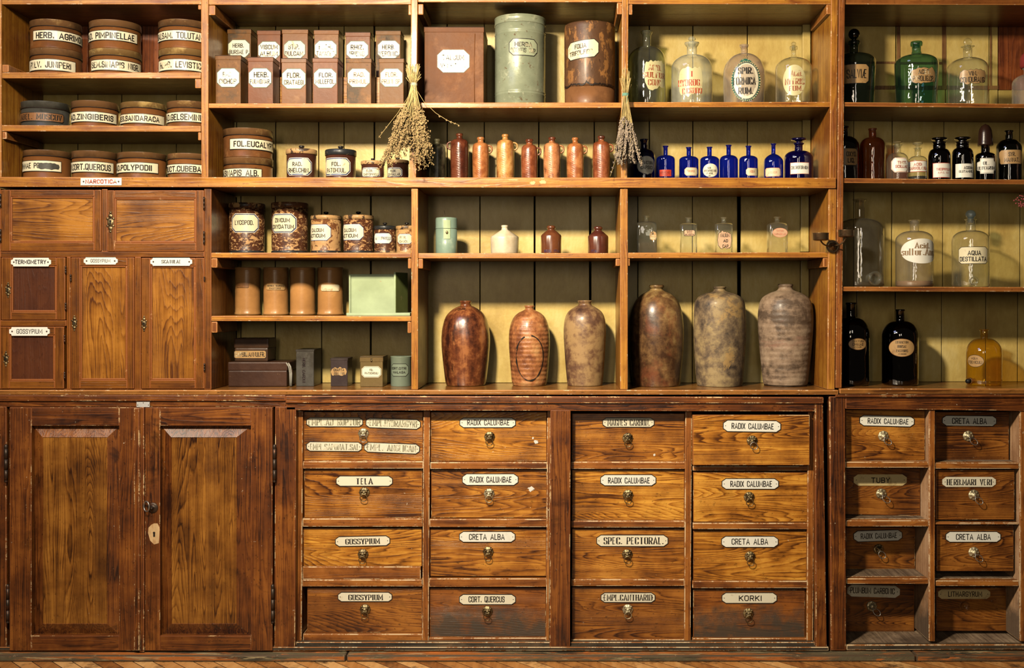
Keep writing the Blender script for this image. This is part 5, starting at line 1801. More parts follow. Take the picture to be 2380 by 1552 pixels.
GJ, GJ2 = 'jars with knobbed lids on the long shelf', 'worn apothecary jars in the middle bay'
JB, JF, JT = M['jar_brown'], M['jar_flaked'], M['jar_tan']
jar('dark brown wooden jar with a tan lid reading RAD. RHEI. CHIN.', 701, 36.5, 344, LONG2, .10, 12, JB, M['lid_tan'], (668, 724.5, 366, 407), [('RAD.', 680, 702, 376, 386), ('RHEI.CHIN.', 672, 719, 390, 401)], GJ, 6, lw=.19)
jar('dark brown wooden jar with a black lid reading FOL. PATCHOUL.', 792, 36.8, 345, LONG2, .10, 14, JB, M['lid_black'], (757, 814.5, 366, 407), [('FOL.', 771, 792, 376, 386), ('PATCHOUL.', 761, 804, 390, 401)], GJ, 6, lmats=[M['white'], M['navy'], M['cream_rust'], M['black']], lw=.19)
jar('small dark jar with a spotted tan lid reading FLOR. CARYOPHYLLI', 866.5, 27.8, 372, LONG2, .09, 9, JB, M['lid_tan'], (842, 882.5, 389, 412), [('FLOR.', 852, 867, 394, 400), ('CARYOPHYLLI', 846, 879, 402, 408)], GJ, 4.2)
jar('small dark jar reading FLOR. CONVALLAR., behind the hanging dried flowers', 925, 26, 370, LONG2, .09, 8, JB, M['lid_tan'], (901, 935, 389, 412), [('FLOR.', 908, 921, 394, 400), ('CONVALLAR.', 903, 931, 402, 408)], GJ, 4)
ML1 = Z_(587) + .0005
jar('tall worn brown jar reading LYCOPOD. in the middle bay', 574, 43, 470, ML1, .17, 12, JF, M['lid_flaked'], (539, 601.5, 495.5, 540.5), [('LYCOPOD.', 546.5, 589, 511.5, 522.5)], GJ2, band=M['lid_black'], lw=.2, lidfrac=1.03)
jar('tall worn brown jar reading ZINCUM OXYDATUM in the middle bay', 673.5, 43.5, 468.5, ML1, .17, 13, JF, M['lid_flaked'], (633, 689.5, 496, 541), [('ZINCUM', 640, 674, 506.5, 516.5), ('OXYDATUM', 635, 683, 521.5, 531.5)], GJ2, band=M['lid_black'], lw=.2, lidfrac=1.03)
jar('worn tan jar reading CALCIUM LACTICUM, between the tall ZINCUM jar and its twin', 758, 36.5, 499, ML1, .17, 10, JT, M['lid_tan'], (722, 769.5, 520.5, 559), [('CALCIUM', 726, 753, 530, 539), ('LACTICUM', 722, 756, 543, 552)], GJ2, 5.5, band=M['lid_black'], lw=.19, lidfrac=1.04, lmats=[M['navy'], M['white'], M['cream_clean'], M['black']])
jar('worn brown and tan jar reading CALCIUM LACTICUM, beside the small ANTOPHYLLI jar', 833, 36, 498.5, ML1, .17, 10, JF, M['lid_tan'], (797, 845.5, 520, 558), [('CALCIUM', 801, 828, 530, 539), ('LACTICUM', 798, 832, 543, 552)], GJ2, 5.5, band=M['lid_black'], lw=.19, lidfrac=1.04, lmats=[M['navy'], M['white'], M['cream_clean'], M['black']])
jar('small worn jar with a black-edged lid reading ANTOPHYLLI', 895, 26.3, 524, ML1, .17, 9, JF, M['lid_black'], (870.5, 910, 541, 566), [('ANTOPHYLLI', 873.5, 907, 550, 557.5)], GJ2, 4.8, band=M['lid_tan'], lidfrac=1.04, lmats=[M['navy'], M['white'], M['white'], M['black_fade']])
jar('small tan jar reading FLOR. CROCI., half hidden by the upright', 945.5, 25.5, 524, ML1, .17, 9, JT, M['lid_tan'], (924.5, 958, 543, 567), [('FLOR.', 930, 944, 549, 555), ('CROCI.', 929, 948, 558, 563.5)], GJ2, 4.8, band=M['lid_tan'], lidfrac=1.04, lmats=[M['navy'], M['white'], M['cream'], M['black_fade']])

# ---------------------------------------------------------------- plain stoneware crocks
ML2 = Z_(734) + .0005
GC = 'tall tan stoneware crocks'
for i, (l, r, lab) in enumerate(((545, 606.5, 'tan stoneware crock with a faint label ghost, left of four'),
                                 (611, 671.5, 'tan stoneware crock with a label reading HERBA BURSAE PASTORIS'),
                                 (673, 734, 'glossy tan stoneware crock without any label'),
                                 (737, 798.5, 'tan stoneware crock with a blank pale label'))):
    c = Cyl((l + r) / 2, (r - l) / 2 - .8, .175)
    R = c.R
    t = thing('stoneware_crock', lab, 'crock', (c.x, c.y, ML2), GC)
    zt = c.z(620.5) - ML2
    mb = MB()
    prof = [(R * .98, 0), (R * 1.03, .002), (R * 1.03, .006), (R * .99, .009)]
    for k in range(12):
        prof.append((R * (.985 + .006 * (k % 2)), .009 + (zt - .02) * (k + 1) / 12))
    zs = c.z(672 if i != 2 else 655) - ML2
    prof += [(R * .96, zt - .007), (R * 1.01, zt - .005), (R * 1.01, zt - .001), (R * .96, zt), (R * .9, zt - .001), (R * .9, zt - .05)]
    mb.lathe(prof, c.x, c.y, ML2, 48, 0, wob=.006, seed=i, mis=None)
    mb.build('body', [M['crock'], M['crock_shade']], t)
    c.prof = None
    if i == 1:
        cyl_label(c, 620, 661.5, 659.5, 673.5, [(0, 0)], [M['tan'], M['black']], [('HERBA BURSAE', 622, 660, 662, 666.3), ('PASTORIS', 627, 652, 668, 672)], t, 'tag', base=.0016)
    if i == 3:
        cyl_label(c, 747, 788, 661, 676, [(0, 0)], [M['cream_rust']], [], t, 'tag', base=.0016)
    if i == 0:
        cyl_label(c, 551, 578, 657, 668, [(0, 0)], [M['brownlab']], [], t, 'tag', base=.0016)

# pale green metal dispenser
t = thing('green_metal_box', 'pale green painted metal box with a taller open right side, beside the crocks', 'box', (X_(880, .1), .12, ML2))
Yg = .10
mb = MB()
mb.pbox(805, 953, 727, 733.6, .03, .22, 0, .0008, 0)
mb.build('base', [M['greenbox']], t)
mb = MB()
mb.pbox(814, 916, 639, 727.5, Yg, Yg + .004, 0, .0006, 0)
mb.pbox(811, 814.5, 637, 727.5, Yg - .006, Yg + .12, 0, .0005, 0)
mb.pbox(813, 918, 637, 640.5, Yg - .004, Yg + .002, 0, .0005, 0)
mb.build('front_panel', [M['greenbox']], t)
mb = MB()
mb.pbox(915.5, 919.5, 632.5, 727.5, Yg - .01, Yg + .12, 0, .0005, 0)
q = [P(919, 727.5, Yg - .01), P(946, 727.5, Yg + .07), P(946, 634, Yg + .07), P(919, 632.5, Yg - .01)]
q2 = [(a + .002, b + .002, z) for a, b, z in q]
mb.add(q + q2, [(0, 1, 2, 3), (7, 6, 5, 4), (0, 4, 5, 1), (1, 5, 6, 2), (2, 6, 7, 3), (3, 7, 4, 0)], 1)
mb.build('side_panel', [M['greenbox'], M['greenbox_dark']], t)

# ---------------------------------------------------------------- bottom shelf of the second bay
# long case and the tin on it
Yc = .10
t = thing('flat_case', 'dark brown long flat case with rounded pale-edged right end on the ledge', 'case', (X_(600, Yc), .15, LEDGE))
x0, x1 = X_(529, Yc), X_(668, Yc)
zt = Z_(841, Yc)
zm = Z_(861, Yc)
mb = MB()
mb.box(x0 + .001, x1 - .002, Yc + .001, Yc + .125, LEDGE, zm, 0, .004, 0)
mb.build('body', [M['leather']], t)
mb = MB()
mb.box(x0, x1, Yc, Yc + .126, zm - .001, zt, 0, .004, 0)
mb.build('lid', [M['leather']], t)
mb = MB()
for k in range(2):
    mb.tube([(X_(665 + k * 4.5, Yc), Yc + .002, zt - .003), (X_(671 + k * 4, Yc), Yc + .001, zt - .014), (X_(674 + k * 3.5, Yc), Yc, Z_(868, Yc)), (X_(674.5 + k * 2.5, Yc), Yc, LEDGE + .002)], .0024, 8, k)
mb.tube([(X_(668, Yc), Yc + .008, zt - .004), (X_(676, Yc), Yc + .006, Z_(862, Yc)), (X_(675, Yc), Yc + .006, LEDGE + .006)], .005, 8, 2)
mb.build('edge_binding', [M['case_edge'], M['case_edge'], M['leather']], t)
Yk = .115
t = thing('small_box', 'dark brown box with tan label band reading CAPSIC. ANNUI. on the long case', 'box', (X_(585, Yk), .16, zt))
x0, x1 = X_(543, Yk), X_(624, Yk)
z1, z2 = Z_(786, Yk), Z_(808, Yk)
mb = MB()
oc = lambda e: [(x0 + .002 - e, 0), (x0 + .01, 0)]
mb.box(x0 + .002, x1 - .002, Yk + .001, Yk + .09, zt + .0003, z2, 0, .005, 0)
mb.build('body', [M['tin_dark']], t)
mb = MB()
mb.box(x0, x1, Yk, Yk + .092, z2 - .001, z1, 0, .005, 0)
mb.build('lid', [M['tin_dark']], t)
flat_label(Yk + .0006, 544, 619, 814, 833, [(0, 0), (1, 1)], [M['black'], M['tan'], M['black_fade']], [('CAPSIC.ANNUI.FR.', 546, 616, 818, 829)], t, 'tag', weight=.2)
# grey tin with faint vertical lettering
Y5 = .115
t = square_tin('tall tarnished grey square tin with faint vertical lettering on the ledge', 687, 730, 812, LEDGE, Y5, .10, M['greytin'], None, [], 'small tins on the ledge', lidh=5)
mb = MB()
zc = Z_(858, Y5)
def gv(u, z, off=0):
    return (X_(706, Y5) + z, Y5 - .0003, zc - u)
lettering(mb, 'HERB. CARDUI', -.034, .040, -.0045, .0045, 0, gv, 'sans', .16)
mb.build('lettering', [M['chartatin']], t)
square_tin('small dark tin with a tan label reading CHARTA SINAPIS on the ledge', 767.5, 808.5, 832, LEDGE, .115, .075, M['chartatin'], (769, 806, 852, 875),
           [('CHARTA', 775, 800, 856, 862.5), ('SINAPIS', 776, 801, 865, 871.5)], 'small tins on the ledge', [M['black'], M['tan'], M['black_fade']], lidh=6, shp='torn', lw=.15, layers=[(0, 1)])
t = square_tin('olive brass square tin reading FOL. PATSCHOULI with a hasp on its lid', 836, 890.5, 828, LEDGE, .10, .085, M['patschtin'], (840.5, 886, 851, 877),
               [('FOL.', 859, 868, 857, 862), ('PATSCHOULI', 848, 879, 864.5, 869.5)], 'small tins on the ledge', [M['black'], M['cream_clean'], M['black']], lidh=13, lw=.16, layers=[(0, 1), (1, 0), (1.7, 1)])
mb = MB()
mb.ball(P(863, 838, .0985), .003, 0, 8, 6)
mb.pbox(861, 865, 832, 838, .0985, .1, 0)
mb.build('hasp', [M['brass']], t)
c = Cyl(932.5, 24.5, .14)
t = thing('round_canister', 'pale blue-green open round tin reading CORT. CITRI MALAGA on the ledge', 'canister', (c.x, c.y, LEDGE), None)
zt = c.z(829) - LEDGE
R = c.R
mb = MB()
mb.lathe([(R * .98, 0), (R, .0015), (R, zt - .002), (R * 1.02, zt - .001), (R * 1.02, zt + .0005), (R * .97, zt), (R * .96, zt - .02), (R * .96, .01), (.001, .01)], c.x, c.y, LEDGE, 40, 0, cap=False)
mb.lathe([(R * .98, 0), (.001, .0)], c.x, c.y, LEDGE, 40, 0, cap=False)
mb.build('body', [M['citritin']], t)
cyl_label(c, 910, 949.5, 845, 875, [(0, 0), (1.2, 1)], [M['black'], M['citritin'], M['black']], [('CORT.CITRI', 911, 944, 853, 859), ('MALAGA', 914, 942, 862, 868)], t, 'oct', weight=.19)

# ---------------------------------------------------------------- stoneware jugs


def tilt_handle(mb, c, side, z0, z1, out, r, mi):
    pts = []
    for i in range(13):
        a = PI * i / 12
        zz = (z0 + z1) / 2 + (z1 - z0) / 2 * math.cos(a)
        base = c.r_at(zz) if c.prof else c.R
        pts.append((c.x + side * (c.rr(zz) - .002 + out * math.sin(a) ** .8), c.y, zz))
    mb.tube(pts, r, 8, mi, flat=1.5)


LONG3 = Z_(411.9, -.012) + .0004
GS = 'slim stoneware mineral water jugs'
jugs = [
 (1016, 20.5, 6.5, 320, 0, 'jug_green', 'grey-green stained stoneware bottle, partly behind the dried flowers'),
 (1068, 21.5, 7.5, 307, -1, 'jug_red', 'dark red stoneware jug with its handle on the left'),
 (1117, 19.5, 7.5, 316, 1, 'jug_orange', 'orange stoneware jug with right handle beside the dark red one'),
 (1174.5, 21, 7.5, 309, 1, 'jug_yellow', 'yellow-orange stoneware jug, tallest of the light ones'),
 (1230.5, 19, 8, 321, 1, 'jug_redbrown', 'red-brown stoneware jug with a dark neck, shortest of the row'),
 (1283, 20, 7.5, 316, 1, 'jug_brown', 'orange-brown speckled stoneware jug with a dark brown neck'),
 (1337, 20, 7, 317, 1, 'jug_orange', 'orange stoneware jug with dark chips, second from the lavender bunch'),
 (1397.5, 20.3, 7.5, 313, 1, 'jug_redbrown', 'glossy red-orange stoneware jug beside the hanging lavender')]
for i, (cx, hw, nw, top, hs, mt, lab) in enumerate(jugs):
    c = Cyl(cx, hw, .165)
    k = c.k
    z = lambda py: c.z(py) - LONG3
    zsh, zn = z(top + 24), z(top + 13)
    R = c.R
    t = thing('stoneware_jug', lab, 'jug', (c.x, c.y, LONG3), GS)
    nr = nw * k
    prof = [(R * .90, 0), (R * .93, .003)]
    N_ = 26
    for q in range(N_ + 1):
        u = q / N_
        zz = .003 + (zsh - .003) * u
        prof.append((R * (.93 + .07 * math.sin(PI * min(1, u * .72))) * (1 - .05 * max(0, u - .9) * 10 * .4), zz))
    for q in range(1, 9):
        a = q / 8 * PI / 2
        prof.append((nr + (R * .955 - nr) * math.cos(a) ** .9, zsh + (zn - zsh) * math.sin(a)))
    zt = z(top)
    prof += [(nr * .92, zn + (zt - zn) * .3), (nr * .88, zt - .009), (nr * 1.12, zt - .007), (nr * 1.16, zt - .003), (nr * 1.0, zt), (nr * .7, zt - .001), (nr * .6, zt - .02)]
    mis = [1 if (mt in ('jug_redbrown', 'jug_brown') and p[1] > zn) else 0 for p in prof]
    mb = MB()
    mb.lathe(prof, c.x, c.y, LONG3, 40, 0, wob=.03, seed=i, mis=mis)
    mb.build('body', [M[mt], M['jug_red']], t)
    if hs:
        mb = MB()
        c.rr = lambda zz: R * .9 if zz < LONG3 + zsh else nr + (R * .93 - nr) * max(0, 1 - ((zz - LONG3 - zsh) / (zn - zsh)) ** 2) ** .5
        tilt_handle(mb, c, hs, LONG3 + zsh - .017, LONG3 + zsh + .006, .014, .0028, 0)
        mb.build('handle', [M[mt]], t)

# ---------------------------------------------------------------- small stoneware in the middle bays
ML3 = Z_(588) + .0005
c = Cyl(1037.5, 25, .10)
R = c.R
t = thing('round_canister', 'pale blue-green cylindrical tin with a latch, left of the cream jug', 'canister', (c.x, c.y, ML3))
z = lambda py: c.z(py) - ML3
mb = MB()
mb.lathe([(R * .97, 0), (R, .002), (R, z(530))], c.x, c.y, ML3, 40, 0)
mb.build('body', [M['greencan']], t)
mb = MB()
mb.lathe([(R * 1.01, z(530.5)), (R * 1.03, z(530)), (R * 1.03, z(528)), (R * 1.01, z(527)), (R * 1.01, z(508)), (R * .96, z(504.5)), (R * .6, z(503.5)), (.001, z(503))], c.x, c.y, ML3, 40, 0)
ld = mb.build('lid', [M['greencan']], t)
mb = MB()
mb.tube([P(1031, 503, .07), P(1034, 498, .075), P(1032, 489, .08)], .0006, 5, 0)
mb.build('wire', [M['iron']], ld)
mb = MB()
f = c.mapper(0)
def gm(a, b, o):
    return f(a, b, o)
a0, a1 = c.ang(1031) * R, c.ang(1046) * R
label_geo(mb, a0, a1, c.z(555), c.z(531), [(0, 0)], gm, 'rect', base=.0014, ncol=4)
label_geo(mb, a0, a1, c.z(530), c.z(511), [(0, 0)], gm, 'rect', base=.0022, ncol=4)
am = (a0 + a1) / 2
mb.ball(f(am, c.z(540), .002), .0036, 1, 10, 8, 1, .6, 1.4)
mb.build('latch', [M['greenbox'], M['brass']], t)


def lathe_thing(name, lab, cat, prof_px, cx, Y, zb, mat, group=None, n=56, wob=0.0, seed=0, hwmax=None, sy=1.0):
    hw = hwmax or max(p[0] for p in prof_px)
    c = Cyl(cx, hw, Y)
    prof = [(max(.0005, p[0] * c.k), max(0.0, c.z(p[1]) - zb)) for p in prof_px]
    prof[0] = (prof[0][0], 0.0)
    c.prof = [(r, z + zb) for r, z in prof]
    t = thing(name, lab, cat, (c.x, c.y, zb), group)
    mb = MB()
    mb.lathe(prof, c.x, c.y, zb, n, 0, wob=wob, seed=seed)
    mb.build('body', mat if isinstance(mat, list) else [mat], t)
    return t, c


def smooth(pts, k=5):
    """Catmull-Rom through profile points"""
    out = []
    for i in range(len(pts) - 1):
        p0, p1, p2, p3 = pts[max(0, i - 1)], pts[i], pts[i + 1], pts[min(len(pts) - 1, i + 2)]
        for j in range(k):
            t = j / k
            out.append(tuple(.5 * ((2 * p1[a]) + (-p0[a] + p2[a]) * t + (2 * p0[a] - 5 * p1[a] + 4 * p2[a] - p3[a]) * t * t + (-p0[a] + 3 * p1[a] - 3 * p2[a] + p3[a]) * t ** 3) for a in (0, 1)))
    out.append(pts[-1])
    return out


lathe_thing('stoneware_flagon', 'cream stoneware flagon with sloping shoulders and blue dab', 'jug', [(31, 588), (32, 586), (33, 552), (32, 548), (9, 532.5), (7.5, 531), (7, 526), (7.8, 525), (7.8, 521.5), (6, 521), (4.5, 522), (4.5, 530)], 1173, .10, ML3, M['beige'])
for cx, hw, dy, mt, lab in ((1281, 24, 0, 'inkpot', 'brown glazed stoneware ink bottle, the lighter of the pair'), (1390, 24, 2, 'inkpot_dark', 'dark brown glazed stoneware ink bottle near the upright')):
    t, c = lathe_thing('ink_bottle', lab, 'bottle', [(hw - .5, 588), (hw - .2, 586), (hw, 548 + dy), (hw - 1, 545 + dy), (13, 536 + dy), (8.5, 533 + dy), (8, 531 + dy), (9.5, 530 + dy), (10.2, 527.5 + dy), (10, 525 + dy), (8, 522.8 + dy), (5, 522.5 + dy), (4, 528 + dy)], cx, .10, ML3, M[mt], 'brown ink bottles')
    cyl_label(c, cx - 16, cx + (18 if dy == 0 else -2), 579, 586, [], [M['navy']], [('SOS. 1705' if 0 else ('BOS. ITA' if dy == 0 else 'ITA'), cx - 16, cx + (18 if dy == 0 else -3), 580, 586)], t, name='painted_mark')

GB3 = 'large stoneware demijohns on the ledge'
big = [
 ('large glossy brown streaked stoneware jar, leftmost of the big jars', 1082.5, .165, 'big_a', .012,
  [(44, 899), (46, 896), (49, 880), (54, 835), (56.5, 795), (54.5, 765), (47, 738), (34, 722), (20, 713.5), (13.5, 711), (12, 707), (13, 703), (13.8, 700), (11.5, 698.5), (8, 699.5), (7.5, 706)]),
 ('orange ribbed stoneware jar with a black brushed ring and small neck', 1230.5, .165, 'big_b', .016,
  [(38, 898), (39.5, 895), (42, 880), (46.5, 830), (48, 795), (46, 765), (39, 742), (28, 729), (15, 722), (10.5, 719), (10, 715), (11.5, 713), (11.5, 710.5), (9, 710), (7, 711), (6.5, 718)]),
 ('mottled grey-brown stoneware jar with a wide flat lip, right of the ribbed one', 1359.5, .165, 'big_c', .018,
  [(39, 900), (40.5, 897), (43, 870), (48, 800), (49, 765), (46, 740), (38, 724), (24, 714), (16.5, 710), (14.5, 706), (16, 702), (17, 699.5), (15.5, 698), (11, 698.5), (9, 706)]),
 ('large bronze-brown stoneware jar with a red left flank, by the upright', 1526, .155, 'big_d', .018,
  [(53, 901), (55, 897), (59, 860), (63, 800), (63, 760), (59, 725), (50, 700), (37, 685), (22, 677), (16.5, 674), (14.5, 670), (17, 667), (17.5, 663), (15.5, 661), (11, 661.5), (9, 670)]),
 ('large patchy grey stoneware jar, middle of the three biggest', 1672.5, .155, 'big_e', .016,
  [(51, 901), (53, 897), (56, 870), (60.5, 800), (61.5, 750), (59.5, 710), (53, 693), (38, 683), (20, 678), (14.5, 675), (13, 671), (15, 668), (15.5, 666), (13, 664.8), (9, 665.5), (8, 674)]),
 ('largest pinkish-grey ringed stoneware jar beside the right post', 1825.5, .155, 'big_f', .014,
  [(50, 897), (52, 894), (56, 865), (62, 800), (65, 750), (63, 715), (55, 693), (38, 681), (22, 675), (17.5, 671), (16, 667), (17.5, 664), (18, 661), (16, 659), (11, 659.5), (9, 668)])]
for i, (lab, cx, Y, mt, wob, pr) in enumerate(big):
    t, c = lathe_thing('stoneware_jar', lab, 'jar', smooth(pr, 5), cx, Y, LEDGE, M[mt], GB3, 72, wob, i + 2)
    if i == 1:      # brushed ring on the ribbed jar
        mb = MB()
        f = c.mapper(.0002)
        n = 80
        A, B = [], []
        for k in range(n + 1):
            a = 2 * PI * k / n * .93 + 1.9
            w = .0016 * (1 + 1.1 * mnoise.noise(Vector((k * .23, 2, 5))))
            cx2, cz2 = c.ang(1231) * c.R, c.z(832)
            ra, rbz = .044, .068
            for lst, s in ((A, 1), (B, -1)):
                lst.append(f(cx2 + (ra + s * w) * math.cos(a), cz2 + (rbz + s * w) * math.sin(a), .0022))
        mb.add(A + B, [(k, k + 1, n + 2 + k, n + 1 + k) for k in range(n)], 0)
        mb.build('brushed_ring', [M['drawnline']], t)
# ---------------------------------------------------------------- glass bottles


def bottle(lab, cx, hw, Y, zb, top, sh_top, sh_bot, neck, lip, mat, group=None, stopper=None, name='glass_bottle', cat='bottle',
           taper=0.0, lip_h=5, lip_style='roll', sh_pow=1.0, foot=.93, ml=None, neck_base=None, stop_mat=None, n=48, bulge=0.0, flare=0.0):
    """all measures in photograph pixels at the bottle's own depth; top = top of the lip"""
    c = Cyl(cx, hw, Y)
    k = c.k
    z = lambda py: c.z(py) - zb
    R = c.R
    nr, lr = neck * k, lip * k
    nb = (neck_base or neck) * k
    z1, z2, zt = z(sh_bot), z(sh_top), z(top)
    Rb = R * (1 - taper)
    prof = [(.001, .002), (Rb * .6, .0015), (Rb * foot, 0), (Rb * .985, .0035)]
    for q in range(9):
        u = q / 8
        prof.append(((Rb + (R - Rb) * u ** .8) * (1 + bulge * math.sin(PI * u)), .006 + (z1 - .006) * u))
    for q in range(1, 13):
        a = q / 12 * PI / 2
        prof.append((nb + (R - nb) * max(0, math.cos(a)) ** sh_pow, z1 + (z2 - z1) * math.sin(a)))
    lh = lip_h * k
    zl = zt - lh
    prof += [(nb * 1.0 + (nr - nb) * .3, z2 + (zl - z2) * .12), (nr, z2 + (zl - z2) * .45), (nr * (1 + flare * .3), zl - .0006)]
    if lip_style == 'roll':
        prof += [(lr * .94, zl), (lr, zl + lh * .35), (lr, zl + lh * .65), (lr * .92, zt), (nr * .78, zt), (nr * .72, zt - lh * 1.3)]
    elif lip_style == 'flat':
        prof += [(lr * .8, zl), (lr, zt - lh * .35), (lr, zt), (nr * .8, zt), (nr * .72, zt - lh)]
    else:   # flared
        prof += [(nr * 1.1, zl), (lr, zt - lh * .2), (lr * .98, zt), (nr * .8, zt - lh * .4), (nr * .74, zt - lh * 1.4)]
    c.prof = sorted(set([(r, zz + zb) for r, zz in prof[3:-3]]), key=lambda p: p[1])
    t = thing(name, lab, cat, (c.x, c.y, zb), group)
    mb = MB()
    mb.lathe(prof, c.x, c.y, zb, n, 0, cap=False)
    mb.build('body', [mat], t)
    if stopper:
        kind_, hw_s, tp = stopper
        sr = hw_s * k
        zs = z(tp)
        mb = MB()
        if kind_ == 'ball':
            cz = (zt + zs) / 2 + .001
            mb.lathe([(nr * .6, zt - .012), (nr * .72, zt + .001), (nr * .5, zt + .0035), (sr * .45, zt + .005)], c.x, c.y, zb, 24, 0)
            rr = min(sr, (zs - zt) / 2)
            mb.ball((c.x, c.y, zb + zs - rr), rr, 0, 24, 16, sr / rr, sr / rr, 1)
        elif kind_ == 'disc':      # upright flat disc
            rr = (zs - zt) / 2
            mb.lathe([(nr * .6, zt - .012), (nr * .72, zt + .001), (nr * .35, zt + .004)], c.x, c.y, zb, 24, 0)
            n2 = 32
            vs, fs = [], []
            pr = [(.001, -.0045), (rr * .6, -.0045), (rr * .86, -.0036), (rr, -.0015), (rr, .0015), (rr * .86, .0036), (.001, .0045)]
            for r, yy in pr:
                for i in range(n2):
                    a = 2 * PI * i / n2
                    vs.append((c.x + r * math.cos(a), c.y + yy, zb + zs - rr + r * math.sin(a)))
            for j in range(len(pr) - 1):
                for i in range(n2):
                    fs.append((j * n2 + i, j * n2 + (i + 1) % n2, (j + 1) * n2 + (i + 1) % n2, (j + 1) * n2 + i))
            mb.add(vs, fs, 0, True)
        elif kind_ == 'flat':      # broad mushroom stopper
            h = zs - zt
            mb.lathe([(nr * .7, zt - .010), (nr * .8, zt), (nr * .62, zt + h * .3), (sr * .6, zt + h * .5), (sr * .97, zt + h * .62), (sr, zt + h * .8), (sr * .93, zt + h), (.001, zt + h)], c.x, c.y, zb, 32, 0)
        elif kind_ == 'dome':      # tall hood over the neck
            h = zs - zt
            pr = [(sr, zt - .002), (sr * 1.02, zt + .002)]
            for i in range(1, 12):
                u = i / 11
                pr.append((max(.0006, sr * (1 - .22 * u) * math.sqrt(max(0, 1 - max(0, (u - .55) / .45) ** 2))), zt + .002 + (h - .002) * u))
            mb.lathe(pr, c.x, c.y, zb, 32, 0)
        elif kind_ == 'crown':     # faceted knob
            h = zs - zt
            mb.lathe([(nr * .6, zt - .012), (nr * .74, zt), (nr * .74, zt + h * .15), (sr * .5, zt + h * .3), (sr, zt + h * .5), (sr * .9, zt + h * .75), (sr * .6, zt + h), (.001, zt + h)], c.x, c.y, zb, 8, 0, smooth=False)
        mb.build('stopper', [stop_mat or mat], t)
    return t, c


def spigot(c, t, px, py, r, mat, parts=None, depth=.03):
    """glass outlet near the foot pointing to the front"""
    a = c.ang(px)
    zc = c.z(py)
    k = c.k
    mb = MB()
    d = Vector((math.sin(a), -math.cos(a), 0))
    s = Vector((math.cos(a), math.sin(a), 0))
    o = Vector((c.x, c.y, zc)) + d * (c.R - .004)
    pr = [(r * .75, 0), (r * .62, .010), (r * .68, depth * .6), (r * .98, depth * .75), (r, depth * .9), (r * .9, depth), (r * .6, depth), (r * .52, depth * .6), (r * .5, .006)]
    n = 28
    vs, fs = [], []
    for rr, h in pr:
        for i in range(n):
            b = 2 * PI * i / n
            vs.append(o + d * h + s * (rr * k * math.cos(b)) + Vector((0, 0, rr * k * math.sin(b))))
    for j in range(len(pr) - 1):
        for i in range(n):
            fs.append((j * n + i, j * n + (i + 1) % n, (j + 1) * n + (i + 1) % n, (j + 1) * n + i))
    mb.add(vs, fs, 0, True)
    mb.build('spigot', [mat], t)
    return o, d


TOPR, MR3 = Z_(237) + .0005, Z_(666) + .0005
RI = [M['creampaint'], M['red_fade']]
GG = 'large glass bottles on the top shelf'
t, c = bottle('large pale green glass bottle with peeling label ACID. SULFUR CONC., no stopper', 1503, 44, .125, TOP4, 62, 99, 135, 9.5, 14.5, M['g_greenish'], GG, lip_h=9, lip_style='flared', flare=.2)
cyl_label(c, 1497, 1545, 132, 212, [(0, 0)], RI, [('ACID.', 1507, 1536, 150, 163), ('SULFUR.', 1494, 1545, 167, 180), ('CONC.', 1506, 1538, 184, 198)], t, 'torn', 'serif', .2, seed=1)
t, c = bottle('large clear dusty glass bottle with scrolled stopper and red label HYDROG. C. CRUDO', 1608, 48, .125, TOP4, 88, 118, 150, 11.5, 17, M['g_dusty'], GG, ('crown', 9, 74), lip_h=8, lip_style='flat')
cyl_label(c, 1578, 1633, 148, 226, [(0, 0)], [M['creampaint'], M['red']], [('I', 1603, 1613, 165, 178), ('HYDROG.', 1577, 1630, 184, 199), ('C.CRUDO', 1586, 1631, 204, 217)], t, 'torn', 'serif', .2, seed=7)
t, c = bottle('large violet-tinted glass bottle with a white oval label SPIR. FORMICARUM ringed in green', 1729.5, 49, .125, TOP4, 93, 114, 163, 7.5, 11, M['g_purple'], GG, lip_h=7, taper=.05, bulge=.02, lip_style='flat')
cyl_label(c, 1700, 1767, 140, 235, [(0, 0), (6, 1)], [M['snake'], M['cream_clean'], M['black']], [('SPIR.', 1715, 1750, 156, 171), ('FORMICA-', 1705, 1760, 179, 196), ('RUM.', 1716, 1750, 203, 218)], t, 'oval', 'serif', .24)
mb = MB()     # scales, head and small crown of the painted ring
f = c.mapper(0)
am, R = (c.ang(1700) + c.ang(1767)) / 2 * c.R, c.R
ra, rb_, zc = (c.ang(1767) - c.ang(1700)) / 2 * R - .0042, (c.z(140) - c.z(235)) / 2 - .0042, c.z(187.5)
for i in range(46):
    a = 2 * PI * i / 46
    mb.ball(f(am + (ra + .002) * math.cos(a), zc + (rb_ + .002) * math.sin(a), .0011), .0019, 0, 6, 4, 1, .3, 1)
hx, hz = am - .001, c.z(139)
q = [(-.020, -.004), (-.012, .004), (-.002, .006), (.010, .002), (.020, -.004), (.008, -.006), (-.006, -.005)]
mb.add([f(hx + a, hz + b, .0014) for a, b in q], [tuple(range(7))[::-1]], 1)
for s in (-1, 0, 1):
    mb.tube([f(hx + s * .004, hz + .005, .0012), f(hx + s * .007, hz + .011, .0012)], .0006, 5, 2)
    mb.ball(f(hx + s * .0075, hz + .0125, .0012), .0016, 2, 6, 4, 1, .4, 1)
mb.build('painted_ring', [M['creampaint'], M['snake'], M['stalk']], t)
t, c = bottle('large clear glass bottle with ball stopper and brown-red label ACID. NITRIC FUM.', 1844.5, 43, .125, TOP4, 98, 125, 152, 5.5, 9.5, M['g_clear'], GG, ('ball', 6, 87), lip_h=7, neck_base=8)
